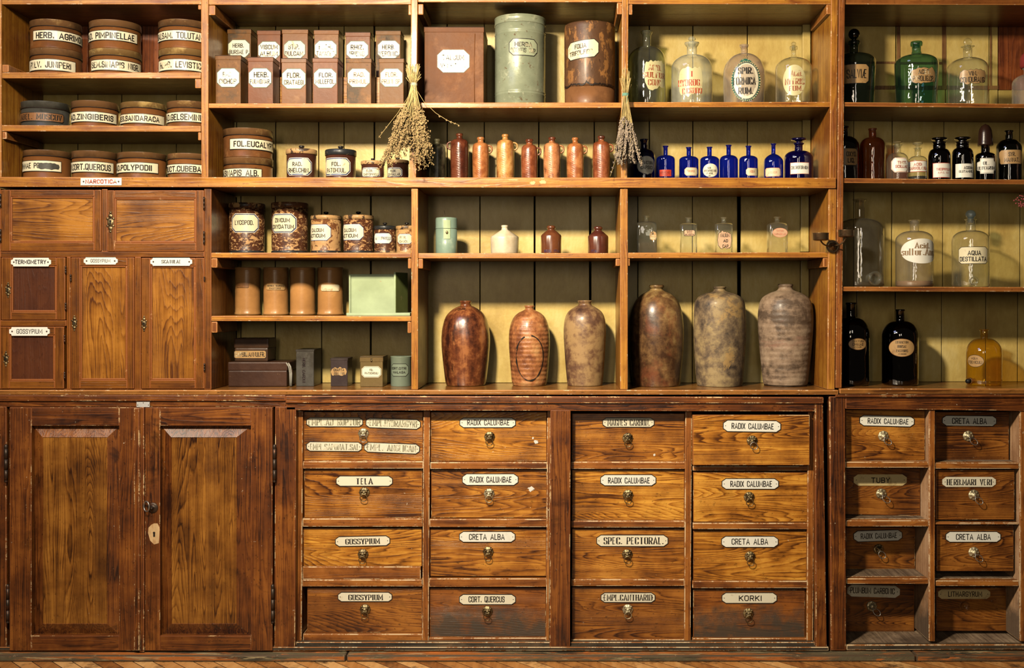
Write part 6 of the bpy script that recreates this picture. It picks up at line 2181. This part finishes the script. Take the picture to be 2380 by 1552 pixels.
cyl_label(c, 1820, 1872, 150, 222, [(0, 0)], [M['g_dusty'] if 0 else M['creampaint'], M['red_fade']], [('ACID.', 1838, 1864, 163, 177), ('NITRIC', 1825, 1869, 182, 196), ('FUM.', 1834, 1866, 199, 211)], t, 'oval', 'serif', .2)

# cobalt bottles ---------------------------------------------------
GCo = 'cobalt blue bottles on the long shelf'
CB = M['g_cobalt']
t, c = bottle('near-black blue bottle with a round white label TINCTURA CAPSICI behind the lavender', 1497, 25.5, .12, LONG3, 320, 343, 362, 7.5, 10, M['g_indigo'], GCo, lip_h=6, lip_style='flat')
cyl_label(c, 1480, 1521, 361, 405, [(0, 0), (1.5, 1)], [M['navy'], M['white'], M['black']], [('TINCTURA', 1493, 1517, 374, 381.5), ('CAPSICI', 1489, 1516, 385, 393)], t, 'oval', weight=.14)
t, c = bottle('cobalt blue bottle with a small red label at its foot', 1547, 22, .11, LONG3, 336, 358, 368, 5, 7, CB, GCo, lip_h=3, lip_style='flat')
cyl_label(c, 1533, 1560, 394, 409.5, [(0, 0)], [M['redlab'], M['black']], [('ARNICAE', 1535, 1556, 398, 403), ('TINCT', 1540, 1552, 404.5, 408)], t, 'rect', weight=.1)
t, c = bottle('cobalt blue bottle with a beige corner-cut label, left of the round-labelled one', 1601, 22.5, .11, LONG3, 339, 360, 369, 5.3, 7, CB, GCo, lip_h=3.5, lip_style='flat')
cyl_label(c, 1591, 1621, 389, 408, [(0, 0), (.8, 1), (1.4, 0), (1.8, 1)], [M['pinklab'], M['cream_rust'], M['redborder']], [('SIRUPUS', 1598, 1614, 395, 400)], t, 'oct', weight=.12)
t, c = bottle('cobalt blue bottle with a round cream label SOL. HYDROGENII PEROX.', 1649, 22.3, .11, LONG3, 338.5, 360, 369, 5.5, 7, CB, GCo, lip_h=3.5, lip_style='flat')
cyl_label(c, 1634, 1667.5, 380, 411, [(0, 0)], [M['cream_clean'], M['black']], [('SOL.', 1644, 1655, 388, 392.5), ('HYDROGENII', 1637, 1664, 394, 399), ('PEROX.', 1642, 1658, 400.5, 405), ('DIL.', 1646, 1654, 406.5, 410)], t, 'oval', 'serif', .22)
t, c = bottle('cobalt blue bottle without a label, fifth from the left', 1693.5, 21.5, .11, LONG3, 334, 358, 369, 5.3, 7.2, CB, GCo, lip_h=3.5, lip_style='flat')
t, c = bottle('cobalt blue bottle with a beige label torn at its corners, near the centre gap', 1739.5, 22.2, .11, LONG3, 336, 359, 369, 5.3, 7.3, CB, GCo, lip_h=3.5, lip_style='flat')
cyl_label(c, 1734, 1763, 390, 408, [(0, 0), (.8, 1)], [M['pinklab'], M['cream_rust'], M['redborder']], [('AQUA', 1742, 1754, 395, 401)], t, 'oct', weight=.12)
t, c = bottle('cobalt blue bottle with sloping shoulders and a long pinkish label', 1797.5, 23, .11, LONG3, 330.5, 355, 374, 5, 7.2, CB, GCo, lip_h=3, lip_style='flat', sh_pow=1.6)
cyl_label(c, 1779, 1813.5, 389.5, 410, [(0, 0), (1, 1)], [M['redborder'], M['cream_rust'], M['redborder']], [('LIQUOR', 1786, 1806, 398, 403)], t, 'tag', weight=.1)
t, c = bottle('widest indigo bottle with flat stopper and white label CHLOROFORMIUM', 1856, 34.5, .12, LONG3, 328, 346, 364, 9.5, 13, M['g_indigo'], GCo, ('flat', 18, 316.5), lip_h=4, lip_style='flat')
cyl_label(c, 1837, 1880, 377, 404, [(0, 0), (1, 1)], [M['redborder'], M['white'], M['black']], [('CHLOROFORMIUM', 1839, 1878, 385, 393)], t, 'rect', weight=.14)

# square glass flasks in the fourth bay --------------------------------


def flask(lab, l, r, top, neck, lip, zb, Y, sh, lab_spec, lines, lmats, shape='tag', layers=None, tilt=0, mark=None):
    x0, x1 = X_(l, Y), X_(r, Y)
    cx, hw = (x0 + x1) / 2, (x1 - x0) / 2
    dp = hw * .8
    t = thing('glass_flask', lab, 'flask', (cx, Y + dp, zb), 'square glass flasks')
    tf = (D + Y) / D
    k = S * tf
    z = lambda py: ZC + (VY - py) * k - zb
    n = 48
    # rounded-square sections
    def sec(h, s, rnd):
        out = []
        for i in range(n):
            a = 2 * PI * i / n + PI / n
            ca, sa = math.cos(a), math.sin(a)
            p = 2 / rnd
            xx = math.copysign(abs(ca) ** p, ca) * s
            yy = math.copysign(abs(sa) ** p, sa) * s * (dp / hw if rnd > 2.2 else 1)
            out.append((cx + xx, Y + dp + yy, zb + h))
        return out
    rows = [(.0015, hw * .5, 6), (0, hw * .9, 6), (.002, hw, 7), (z(sh), hw, 7)]
    zn = z(top + 13)
    for q in range(1, 8):
        a = q / 7 * PI / 2
        rows.append((z(sh) + (zn - z(sh)) * math.sin(a), neck * k + (hw - neck * k) * math.cos(a), 7 - 4.8 * (q / 7) ** .7))
    zt = z(top)
    rows += [(zn + (zt - zn) * .5, neck * k, 2), (zt - .004, neck * k * 1.05, 2), (zt - .001, lip * k, 2), (zt, lip * k, 2), (zt, neck * k * .8, 2), (zt - .01, neck * k * .75, 2)]
    vs = []
    for h, s, rn in rows:
        vs += sec(h, s, rn)
    fs = [(a * n + i, a * n + (i + 1) % n, (a + 1) * n + (i + 1) % n, (a + 1) * n + i) for a in range(len(rows) - 1) for i in range(n)]
    mb = MB()
    mb.add(vs, fs, 0, True)
    mb.build('body', [M['g_clear']], t)
    flat_label(Y - .0003, *lab_spec, layers or [(0, 0), (1, 1)], lmats, lines, t, shape, weight=.2, tilt=tilt, seed=int(l))
    if mark:
        mb = MB()
        lettering(mb, '512', X_(mark[0], Y), X_(mark[1], Y), Z_(579, Y), Z_(575, Y), 0, lambda u, zz: (u, Y - .0006, zz), 'sans', .2)
        mb.build('mould_mark', [M['black']], t)
    return t


ML4 = Z_(586) + .0006
flask('square clear glass flask with a torn scrap of label, leftmost of four', 1480.5, 1527.5, 500, 5.3, 8, ML4, .06, 520, (1510, 1526, 536, 560), [('OL.', 1512, 1524, 540, 549), ('RICINI', 1511, 1525, 551, 556)], [M['tan'], M['cream_rust'], M['black_fade']], 'torn', [(0, 0)])
flask('square clear glass flask with small tan label OLEUM PINI SILVESTR.', 1583, 1621, 504.5, 6, 8.5, ML4, .07, 521, (1589.5, 1615.5, 534, 548.5), [('OLEUM', 1596, 1609, 535.5, 538.5), ('PINI', 1597, 1608, 539.5, 542.5), ('SILVESTR.', 1592, 1614, 543.5, 546.8)], [M['black'], M['pinklab'], M['black']], mark=(1593, 1601))
flask('square clear glass flask with a large torn orange-tan label', 1665, 1704.5, 503.5, 5.5, 8.3, ML4, .07, 521, (1667, 1701, 534, 581), [('NALIUM', 1674, 1695, 542, 551), ('AD', 1681, 1692, 556, 563), ('CAP.', 1679, 1695, 568, 576)], [M['black'], M['pinklab'], M['black_fade']], 'torn', [(0, 0), (1, 1)])
flask('square clear glass flask with an oval orange label TINCTURA SABADILLAE', 1788, 1832.5, 502.5, 6, 9, ML4, .07, 523, (1795.5, 1830.5, 529.5, 551.5), [('TINCTURA', 1804, 1822, 534, 538.5), ('SABADILLAE', 1799, 1827, 541, 546)], [M['redborder'], M['pinklab'], M['redborder']], 'oval', [(0, 0), (1, 1)], mark=(1801, 1811))

# ---------------------------------------------------------------- right-hand shelving
GR = 'large carboys and bottles at the right'
t, c = bottle('dark green glass bottle with ball stopper reading SALVIÆ, against the right post', 1985, 51, .12, TOPR, 83, 113, 133, 11, 14.5, M['g_darkgreen'], GR, ('ball', 13.5, 54), lip_h=10, taper=.09, stop_mat=M['g_black'])
cyl_label(c, 1955, 2020, 148, 193, [(0, 0), (1, 1)], [M['black'], M['tan'], M['black']], [('A SALVIÆ', 1953, 2014, 160, 181)], t, 'tag', weight=.17)
t, c = bottle('sea-green glass bottle reading ACET. PYROLIG. without stopper', 2130, 52, .12, Z_(238.2) + .0005, 85, 117, 138, 10.5, 14.5, M['g_green'], GR, lip_h=11, taper=.075, neck_base=14)
cyl_label(c, 2116, 2175, 152, 197, [(0, 0), (1, 1)], [M['black'], M['tan'], M['black_fade']], [('ACET.', 2134, 2163, 161, 172), ('PYROLIG.CR.', 2121, 2171, 175, 188)], t, 'torn', weight=.17, seed=2)
t, c = bottle('clear glass bottle with a clear disc stopper reading VIN. CONDURANG.', 2249, 49, .12, Z_(239.4) + .0005, 97, 125, 152, 10.5, 16.5, M['g_clear'], GR, ('disc', 12, 77), lip_h=3, lip_style='flat')
cyl_label(c, 2229, 2291, 156, 199, [(0, 0), (1, 1)], [M['black'], M['tan'], M['black']], [('VIN.', 2251, 2271, 165, 176), ('CONDURANG.', 2232, 2289, 178, 191)], t, 'torn', weight=.17, seed=9)
t, c = bottle('clear glass jar cut off by the right edge with a dark red cap', 2399, 48, .10, Z_(240.8) + .0005, 148, 165, 185, 20, 24, M['g_purple'], GR, lip_h=5, lip_style='flat')
mb = MB()
mb.lathe([(.030, 0), (.034, .006), (.034, .030), (.030, .040), (.018, .052), (.001, .054)], c.x, c.y, c.z(149), 24, 0, wob=.05)
mb.build('cap', [M['redcloth']], t)

GMd = 'medicine bottles at the right of the long shelf'
MR = lambda px: .0006 + Z_(413.8 + (px - 1962) * 4 / 508)
t, c = bottle('dark green bottle reading OXYD. LIQ. half hidden by the right post', 1961, 36, .13, MR(1961), 288, 312, 335, 10, 12.5, M['g_vdark'], GMd, lip_h=4)
cyl_label(c, 1945, 1993, 344, 384, [(0, 0), (1, 1)], [M['black'], M['tan'], M['black']], [('OXYD.', 1967, 1990, 352, 363), ('LIQ.', 1970, 1986, 367, 378)], t, 'tag', weight=.16)
t, c = bottle('red-brown glass bottle without label beside the dark green ones', 2028, 30, .13, MR(2028), 294, 315, 335, 9, 10.5, M['g_brown'], GMd, lip_h=4)
t, c = bottle('small clear bottle with a red-lettered label TINCT. SCILLAE', 2086, 26, .08, MR(2086), 333, 352, 372, 8, 11.5, M['g_clear'], GMd, ('flat', 11.5, 326), lip_h=4, lip_style='flat')
cyl_label(c, 2071.5, 2110, 366, 400, [(0, 0), (.8, 1), (1.8, 0)], [M['white'], M['redborder'], M['red']], [('TINCT.', 2086, 2106, 374, 380.5), ('SCILLAE', 2081, 2108, 383, 390)], t, 'oct', weight=.16)
t, c = bottle('small clear bottle with a disc stopper reading ACID. CARBOL. LIQ.', 2133, 22.5, .08, MR(2133), 341, 360, 373, 7, 9.5, M['g_clear'], GMd, ('flat', 12, 328), lip_h=3, lip_style='flat')
cyl_label(c, 2112, 2154.5, 373, 399, [(0, 0), (1.2, 1), (1.8, 1)], [M['redlab'], M['white'], M['red']], [('ACID:', 2124, 2143, 378, 385), ('CARBOL:LIQ:', 2114, 2152, 387, 394)], t, 'rect', weight=.16)
mb = MB()
mb.lathe([(c.R * .9, .001), (c.R * .97, .004), (c.R * .97, .014), (.001, .014)], c.x, c.y, MR(2133), 32, 0, cap=False)
mb.build('contents', [M['liquid']], t)
t, c = bottle('black glass bottle with flat stopper and red-lettered label THEOPHYLLIN.', 2183, 26.5, .09, MR(2183), 327, 343, 362, 15, 17, M['g_black'], GMd, ('flat', 19, 317), lip_h=4, lip_style='flat')
cyl_label(c, 2168, 2210, 378, 412.5, [(0, 1), (1.2, 0)], [M['white'], M['redlab'], M['redlab']], [('THEOPHYLLIN.', 2176, 2208, 390, 396), ('A.P.C. O.V', 2180, 2205, 399, 403)], t, 'rect', weight=.15)
t, c = bottle('black glass bottle with flat stopper and label ACIDUM GLUTAMINIC.', 2237, 26, .09, MR(2237), 327, 341, 360, 15, 17, M['g_black'], GMd, ('flat', 19.5, 316), lip_h=4, lip_style='flat')
cyl_label(c, 2221, 2262, 380, 412, [(0, 0)], [M['white'], M['black']], [('ACIDUM', 2240, 2260, 386, 393), ('GLUTAMINIC.', 2229, 2260, 395, 401)], t, 'rect', weight=.17)
t, c = bottle('black glass bottle under a tall dark domed cap reading OL. OLIVARUM', 2290, 25, .09, MR(2290), 334, 352, 363, 10.5, 12, M['g_black'], GMd, ('dome', 18.5, 284), lip_h=3, stop_mat=M['blackcap'])
cyl_label(c, 2271, 2314, 367, 403, [(0, 0), (1.2, 1), (1.9, 0)], [M['white'], M['black'], M['black']], [('OL.', 2285, 2299, 375, 383), ('OLIVARUM', 2273, 2311, 386, 394)], t, 'notch', 'serif', .22)
t, c = bottle('dark green bottle with tan label SYR. MANNAT. at the right edge', 2345, 31, .11, MR(2345), 299, 320, 343, 9, 11, M['g_vdark'], GMd, lip_h=4)
cyl_label(c, 2322, 2375, 347, 381, [(0, 0), (1, 1)], [M['black'], M['tan'], M['black']], [('SYR.', 2344, 2360, 353, 363), ('MANNAT.', 2335, 2368, 366, 376)], t, 'tag', weight=.17)

t, c = bottle('largest clear glass aspirator bottle with an open spigot, by the right post', 1998, 57, .125, MR3, 458, 503, 530, 12, 17, M['g_smoky'], GR, lip_h=5, lip_style='flared')
spigot(c, t, 2024, 647, 17, M['g_clear'], depth=.035)
t, c = bottle('clear glass bottle with a large white oval label Acid. sulfur.', 2125.5, 45, .12, MR3, 508.5, 534, 556, 10.5, 14.5, M['g_hazy'], GR, lip_h=3, lip_style='flared', flare=.2)
cyl_label(c, 2094, 2172, 554, 612, [(0, 0)], [M['white'], M['brown_ink']], [('Acid.', 2126, 2160, 564, 577), ('sulfur.Ang.', 2096, 2170, 577, 593)], t, 'oval', 'serif', .26)
mb = MB()
mb.lathe([(c.R * .9, .001), (c.R * .98, .004), (c.R * .98, .018), (.001, .018)], c.x, c.y, MR3, 40, 0, cap=False)
mb.build('contents', [M['oldliquid']], t)
t, c = bottle('clear glass aspirator bottle with bluish ball stopper reading AQUA DESTILLATA', 2256, 45, .12, MR3, 506, 533, 556, 11.5, 15.5, M['g_clear'], GR, ('ball', 12.5, 484), lip_h=2.5, lip_style='flat', stop_mat=M['g_blue'])
cyl_label(c, 2228, 2295, 573, 613, [(0, 0), (1.2, 1)], [M['black'], M['cream'], M['black']], [('AQUA', 2249, 2280, 582, 593), ('DESTILLATA', 2231, 2292, 596, 607)], t, 'tag', weight=.17)
spigot(c, t, 2262, 653, 11, M['g_clear'], depth=.026)
t, c = bottle('black glass bottle with a tan oval label TINCTURA CHINAE COMP., by the right post', 1978, 43, .12, LEDGE_R, 703, 738, 775, 11.5, 13, M['g_blackgreen'], GR, lip_h=5)
cyl_label(c, 1972, 2013, 786, 813, [(0, 0), (1, 1)], [M['brownlab'], M['tan'], M['black']], [('TINCTURA', 1980, 2007, 790.5, 795), ('CHINAE', 1981, 2006, 797, 803), ('COMP.', 1986, 2003, 805, 809)], t, 'oval', weight=.13)
t, c = bottle('black glass bottle with a tan oval label EXTRACTUM BURSAE PASTORIS', 2092, 43.5, .12, LEDGE_R, 719, 746, 782, 10.3, 11.5, M['g_blackgreen'], GR, lip_h=5)
cyl_label(c, 2066, 2125, 787, 829, [(0, 0), (1, 1)], [M['brownlab'], M['tan'], M['black']], [('EXTRACTUM', 2081, 2111, 792, 798), ('BURSAE', 2086, 2107, 802, 808), ('PASTORIS', 2083, 2110, 812, 818), ('FLUIDUM', 2089, 2106, 821, 824)], t, 'oval', 'serif', .2)
t, c = bottle('amber glass aspirator bottle reading AQUA FOENICULI with black-plugged spigot', 2287, 43, .13, LEDGE_R, 766, 787, 823, 9.5, 13, M['g_amber'], GR, lip_h=3, lip_style='flared', taper=.0, flare=.15)
cyl_label(c, 2249.5, 2287.5, 825, 854, [(0, 0), (1, 1)], [M['black'], M['tan'], M['black']], [('AQUA', 2258, 2273, 831, 836), ('FOENICULI', 2252, 2283, 839, 846)], t, 'oval', weight=.13)
o, d_ = spigot(c, t, 2262, 886, 9, M['g_amber'], depth=.024)
mb = MB()
e = o + d_ * .022
mb.tube([e, e + d_ * .012], .0075, 14, 0, r_end=.006)
mb.build('plug', [M['blackrub']], t)
# rubber hose along the back of the ledge
mb = MB()
Yh = .215
mb.tube([P(a, b, Yh) for a, b in ((2020, 893.5), (2080, 892), (2135, 891.5), (2180, 891), (2230, 892), (2262, 892.5), (2330, 893), (2400, 892), (2470, 892))], .0034, 10, 0)
tag(mb.build('rubber_hose', [M['rubber']]), 'thin red-brown rubber hose lying along the back of the right ledge', 'hose')

# ---------------------------------------------------------------- candle sconce on the post
Ys = -.008
t = thing('candle_sconce', 'small dark brass two-cup candle sconce screwed to the post', 'sconce', (X_(1933), Ys, Z_(575)))
mb = MB()
n = 32
x, z = X_(1933), Z_(573)
pr = [(.0185, 0), (.0185, .002), (.017, .003), (.016, .0022), (.012, .004), (.006, .0065), (.005, .012), (.001, .013)]
vs = [(x + r * math.cos(2 * PI * i / n), Ys - h, z + r * math.sin(2 * PI * i / n)) for r, h in pr for i in range(n)]
mb.add(vs, [(a * n + i, a * n + (i + 1) % n, (a + 1) * n + (i + 1) % n, (a + 1) * n + i) for a in range(len(pr) - 1) for i in range(n)], 0, True)
mb.ball((x, Ys - .004, z - .012), .0022, 0, 8, 6)
mb.build('backplate', [M['oldbrass']], t)
for s, tx, ty, cxp, ct, cb in ((-1, 1908, 560, 1907.5, 541.5, 559), (1, 1962, 553, 1967, 534.5, 551)):
    mb = MB()
    Ya = Ys - .045
    c0 = Vector((x, Ys - .010, z + .003))
    c1 = Vector(P(cxp + s * 1, 574 if s < 0 else 571, Ya))
    c2 = Vector(P(cxp, cb, Ya))
    pts = []
    for i in range(15):
        u = i / 14
        a = c0.lerp(Vector((c0.x + (c1.x - c0.x) * .5, Ya * .6, c1.z - .002)), u)
        b = Vector((c0.x + (c1.x - c0.x) * .9, Ya, c1.z)).lerp(c2, u)
        pts.append(a.lerp(b, u))
    mb.tube(pts, .0022, 8, 0)
    mb.build('arm', [M['oldbrass']], t)
    mb = MB()
    k = S * (D + Ya) / D
    r = 18.2 * k
    h = (cb - ct) * k
    cxx = X_(cxp, Ya)
    mb.lathe([(.002, 0), (r * .75, 0), (r * .93, .0015), (r, .004), (r, h - .002), (r * 1.04, h - .001), (r * 1.04, h), (r * .93, h), (r * .92, .004), (.001, .004)], cxx, Ya, Z_(cb, Ya), 36, 0, cap=False)
    mb.build('candle_cup', [M['oldbrass']], t)

# ---------------------------------------------------------------- dried bunches hanging on the uprights


def bunch(name, lab, kx, ky, tops, spread, zlow, nst, bud, seed, twine, stray=(), dens=1.0, bud_r=.0024, lean=0.0, long_heads=False, yk=-.036):
    rnd = random.Random(seed)
    K = Vector(P(kx, ky, yk))
    t = thing(name, lab, 'dried flowers', tuple(K))
    st, bd = MB(), MB()

    def buds(p0, p1, p2, u0, u1, n_, spreadr, r):
        for j in range(n_):
            u = u0 + (u1 - u0) * j / max(1, n_ - 1)
            p = p0 * (1 - u) ** 2 + p1 * 2 * u * (1 - u) + p2 * u * u
            for q in range(2 if not long_heads else 3):
                o = Vector((rnd.uniform(-1, 1), rnd.uniform(-1, 1), rnd.uniform(-.8, .8))) * spreadr
                rr = r * rnd.uniform(.6, 1.35)
                bd.ball(p + o, rr, 0, 5, 3, rnd.uniform(.7, 1.1), rnd.uniform(.7, 1.1), rnd.uniform(.9, 1.7))
    for i in range(nst):
        # above the knot
        a = rnd.uniform(-1, 1)
        tp = K + Vector((a * tops[0] * S + rnd.uniform(-.004, .004), rnd.uniform(-.012, .002), rnd.uniform(tops[1], tops[2]) * S))
        kn = K + Vector((a * .007, rnd.uniform(-.006, .004), 0))
        if rnd.random() < .8:
            st.tube([kn, kn.lerp(tp, .5) + Vector((rnd.uniform(-.002, .002), 0, 0)), tp], .0008, 4, 0)
        # below
        u = rnd.uniform(-1, 1)
        low = rnd.uniform(zlow[0], zlow[1])
        ex = kx + lean * (low - ky) + (spread[0] if u < 0 else spread[1]) * abs(u) ** .9 * ((low - ky) / (zlow[1] - ky)) ** .8
        e = Vector(P(ex, low, yk + rnd.uniform(-.040, .006)))
        m_ = kn.lerp(e, .5) + Vector((-(e.x - kn.x) * .22, -.004, .0 + rnd.uniform(-.004, .004)))
        pts = []
        for q in range(8):
            w = q / 7
            pts.append(kn * (1 - w) ** 2 + m_ * 2 * w * (1 - w) + e * w * w)
        st.tube(pts, .0011, 4, 0, r_end=.0006)
        if long_heads:
            buds(kn, m_, e, rnd.uniform(.45, .62), 1.0, int(13 * dens), .0026, bud_r)
        else:
            buds(kn, m_, e, rnd.uniform(.5, .68), 1.0, int(14 * dens), .0048, bud_r)
            # side sprigs
            for q in range(3):
                w = rnd.uniform(.6, .97)
                p = kn * (1 - w) ** 2 + m_ * 2 * w * (1 - w) + e * w * w
                d_ = Vector((rnd.uniform(-1, 1), rnd.uniform(-.6, .15), rnd.uniform(-1.2, -.1))) * rnd.uniform(.008, .02)
                st.tube([p, p + d_], .0005, 3, 0)
                for z_ in range(4):
                    bd.ball(p + d_ * (.3 + z_ * .25) + Vector((rnd.uniform(-.002, .002), 0, rnd.uniform(-.002, .002))), bud_r * rnd.uniform(.8, 1.4), 0, 5, 3, 1, 1, 1.3)
    for path, heads in stray:
        pts = [Vector(P(a, b, yk)) for a, b in path]
        st.tube(pts, .0006, 5, 0)
        for (a, b) in heads:
            for q in range(4):
                bd.ball(Vector(P(a, b, yk)) + Vector((rnd.uniform(-.002, .002), rnd.uniform(-.001, .001), rnd.uniform(-.002, .002))), bud_r, 0, 5, 3)
    kind(st.build('stalks', [M['stalk']], t), 'stuff')
    kind(bd.build('flower_heads', [bud], t), 'stuff')
    tw = MB()
    for q in range(4):
        tw.tube([K + Vector((.0088 * math.cos(a), .007 * math.sin(a), -.003 + q * .002)) for a in [2 * PI * i / 20 for i in range(20)]], .0012, 6, 0, True)
    tw.tube([K + Vector((0, -.008, 0)), K + Vector((.004, -.010, -.012)), K + Vector((.002, -.010, -.028))], .0008, 5, 0)
    tw.tube([K + Vector((0, .006, .003)), K + Vector((0, .018, .022)), K + Vector((0, -yk - .0068, .03))], .0009, 5, 0)
    tw.build('twine', [twine], t)
    mb = MB()
    mb.tube([K + Vector((0, -yk - .012, .03)), K + Vector((0, -yk - .0045, .03))], .0014, 6, 0)
    mb.build('nail', [M['iron']], t)
    return t


bunch('dried_herb_bunch', 'larger bunch of straw-coloured dried herbs hanging on the upright left of the jugs', 962, 196, (16, 12, 46), (-88, 50), (285, 396), 104, M['bud'], 11, M['twine'],
      stray=(([(966, 205), (985, 236), (1012, 262), (1040, 280), (1068, 291)], [(1022, 270), (1037, 279), (1048, 284), (1057, 288), (1066, 292)]),
             ([(955, 215), (925, 262), (895, 300), (880, 320)], [(898, 296), (888, 308), (882, 318)])), lean=.02, dens=1.7, bud_r=.0018)
bunch('lavender_bunch', 'smaller bunch of grey dried lavender tied with green twine, right of the jugs', 1454, 220, (12, 20, 62), (-34, 36), (318, 384), 74, M['lav'], 23, M['twine_green'],
      stray=(([(1452, 240), (1440, 320), (1428, 380), (1418, 410)], [(1431, 365), (1427, 378), (1424, 390), (1421, 400)]),), long_heads=True, lean=.03, bud_r=.0021, dens=1.7)
# sprig of pink buds entering at the right edge
mb = MB()
Yp = -.05
rnd = random.Random(5)
for k in range(6):
    e = (2358 + rnd.uniform(0, 14), 462 + rnd.uniform(-6, 22))
    mb.tube([P(2405, 470 + k * 2, Yp), P(2385, 468 + rnd.uniform(-4, 10), Yp), P(e[0], e[1], Yp)], .0006, 4, 1)
    for q in range(6):
        u = q / 6
        mb.ball(P(e[0] + 22 * u + rnd.uniform(-2, 2), e[1] + rnd.uniform(-4, 4) + (468 - e[1]) * u * .5, Yp), .0024, 0, 6, 4)
mb.tube([P(2405, 470, Yp), P(2440, 440, Yp), P(2474, 400, -.007)], .0012, 5, 1)
tag(mb.build('dried_flower_sprig', [M['pinkflower'], M['iron']]), 'small sprig of dusky pink buds reaching in from the right edge', 'dried flowers')
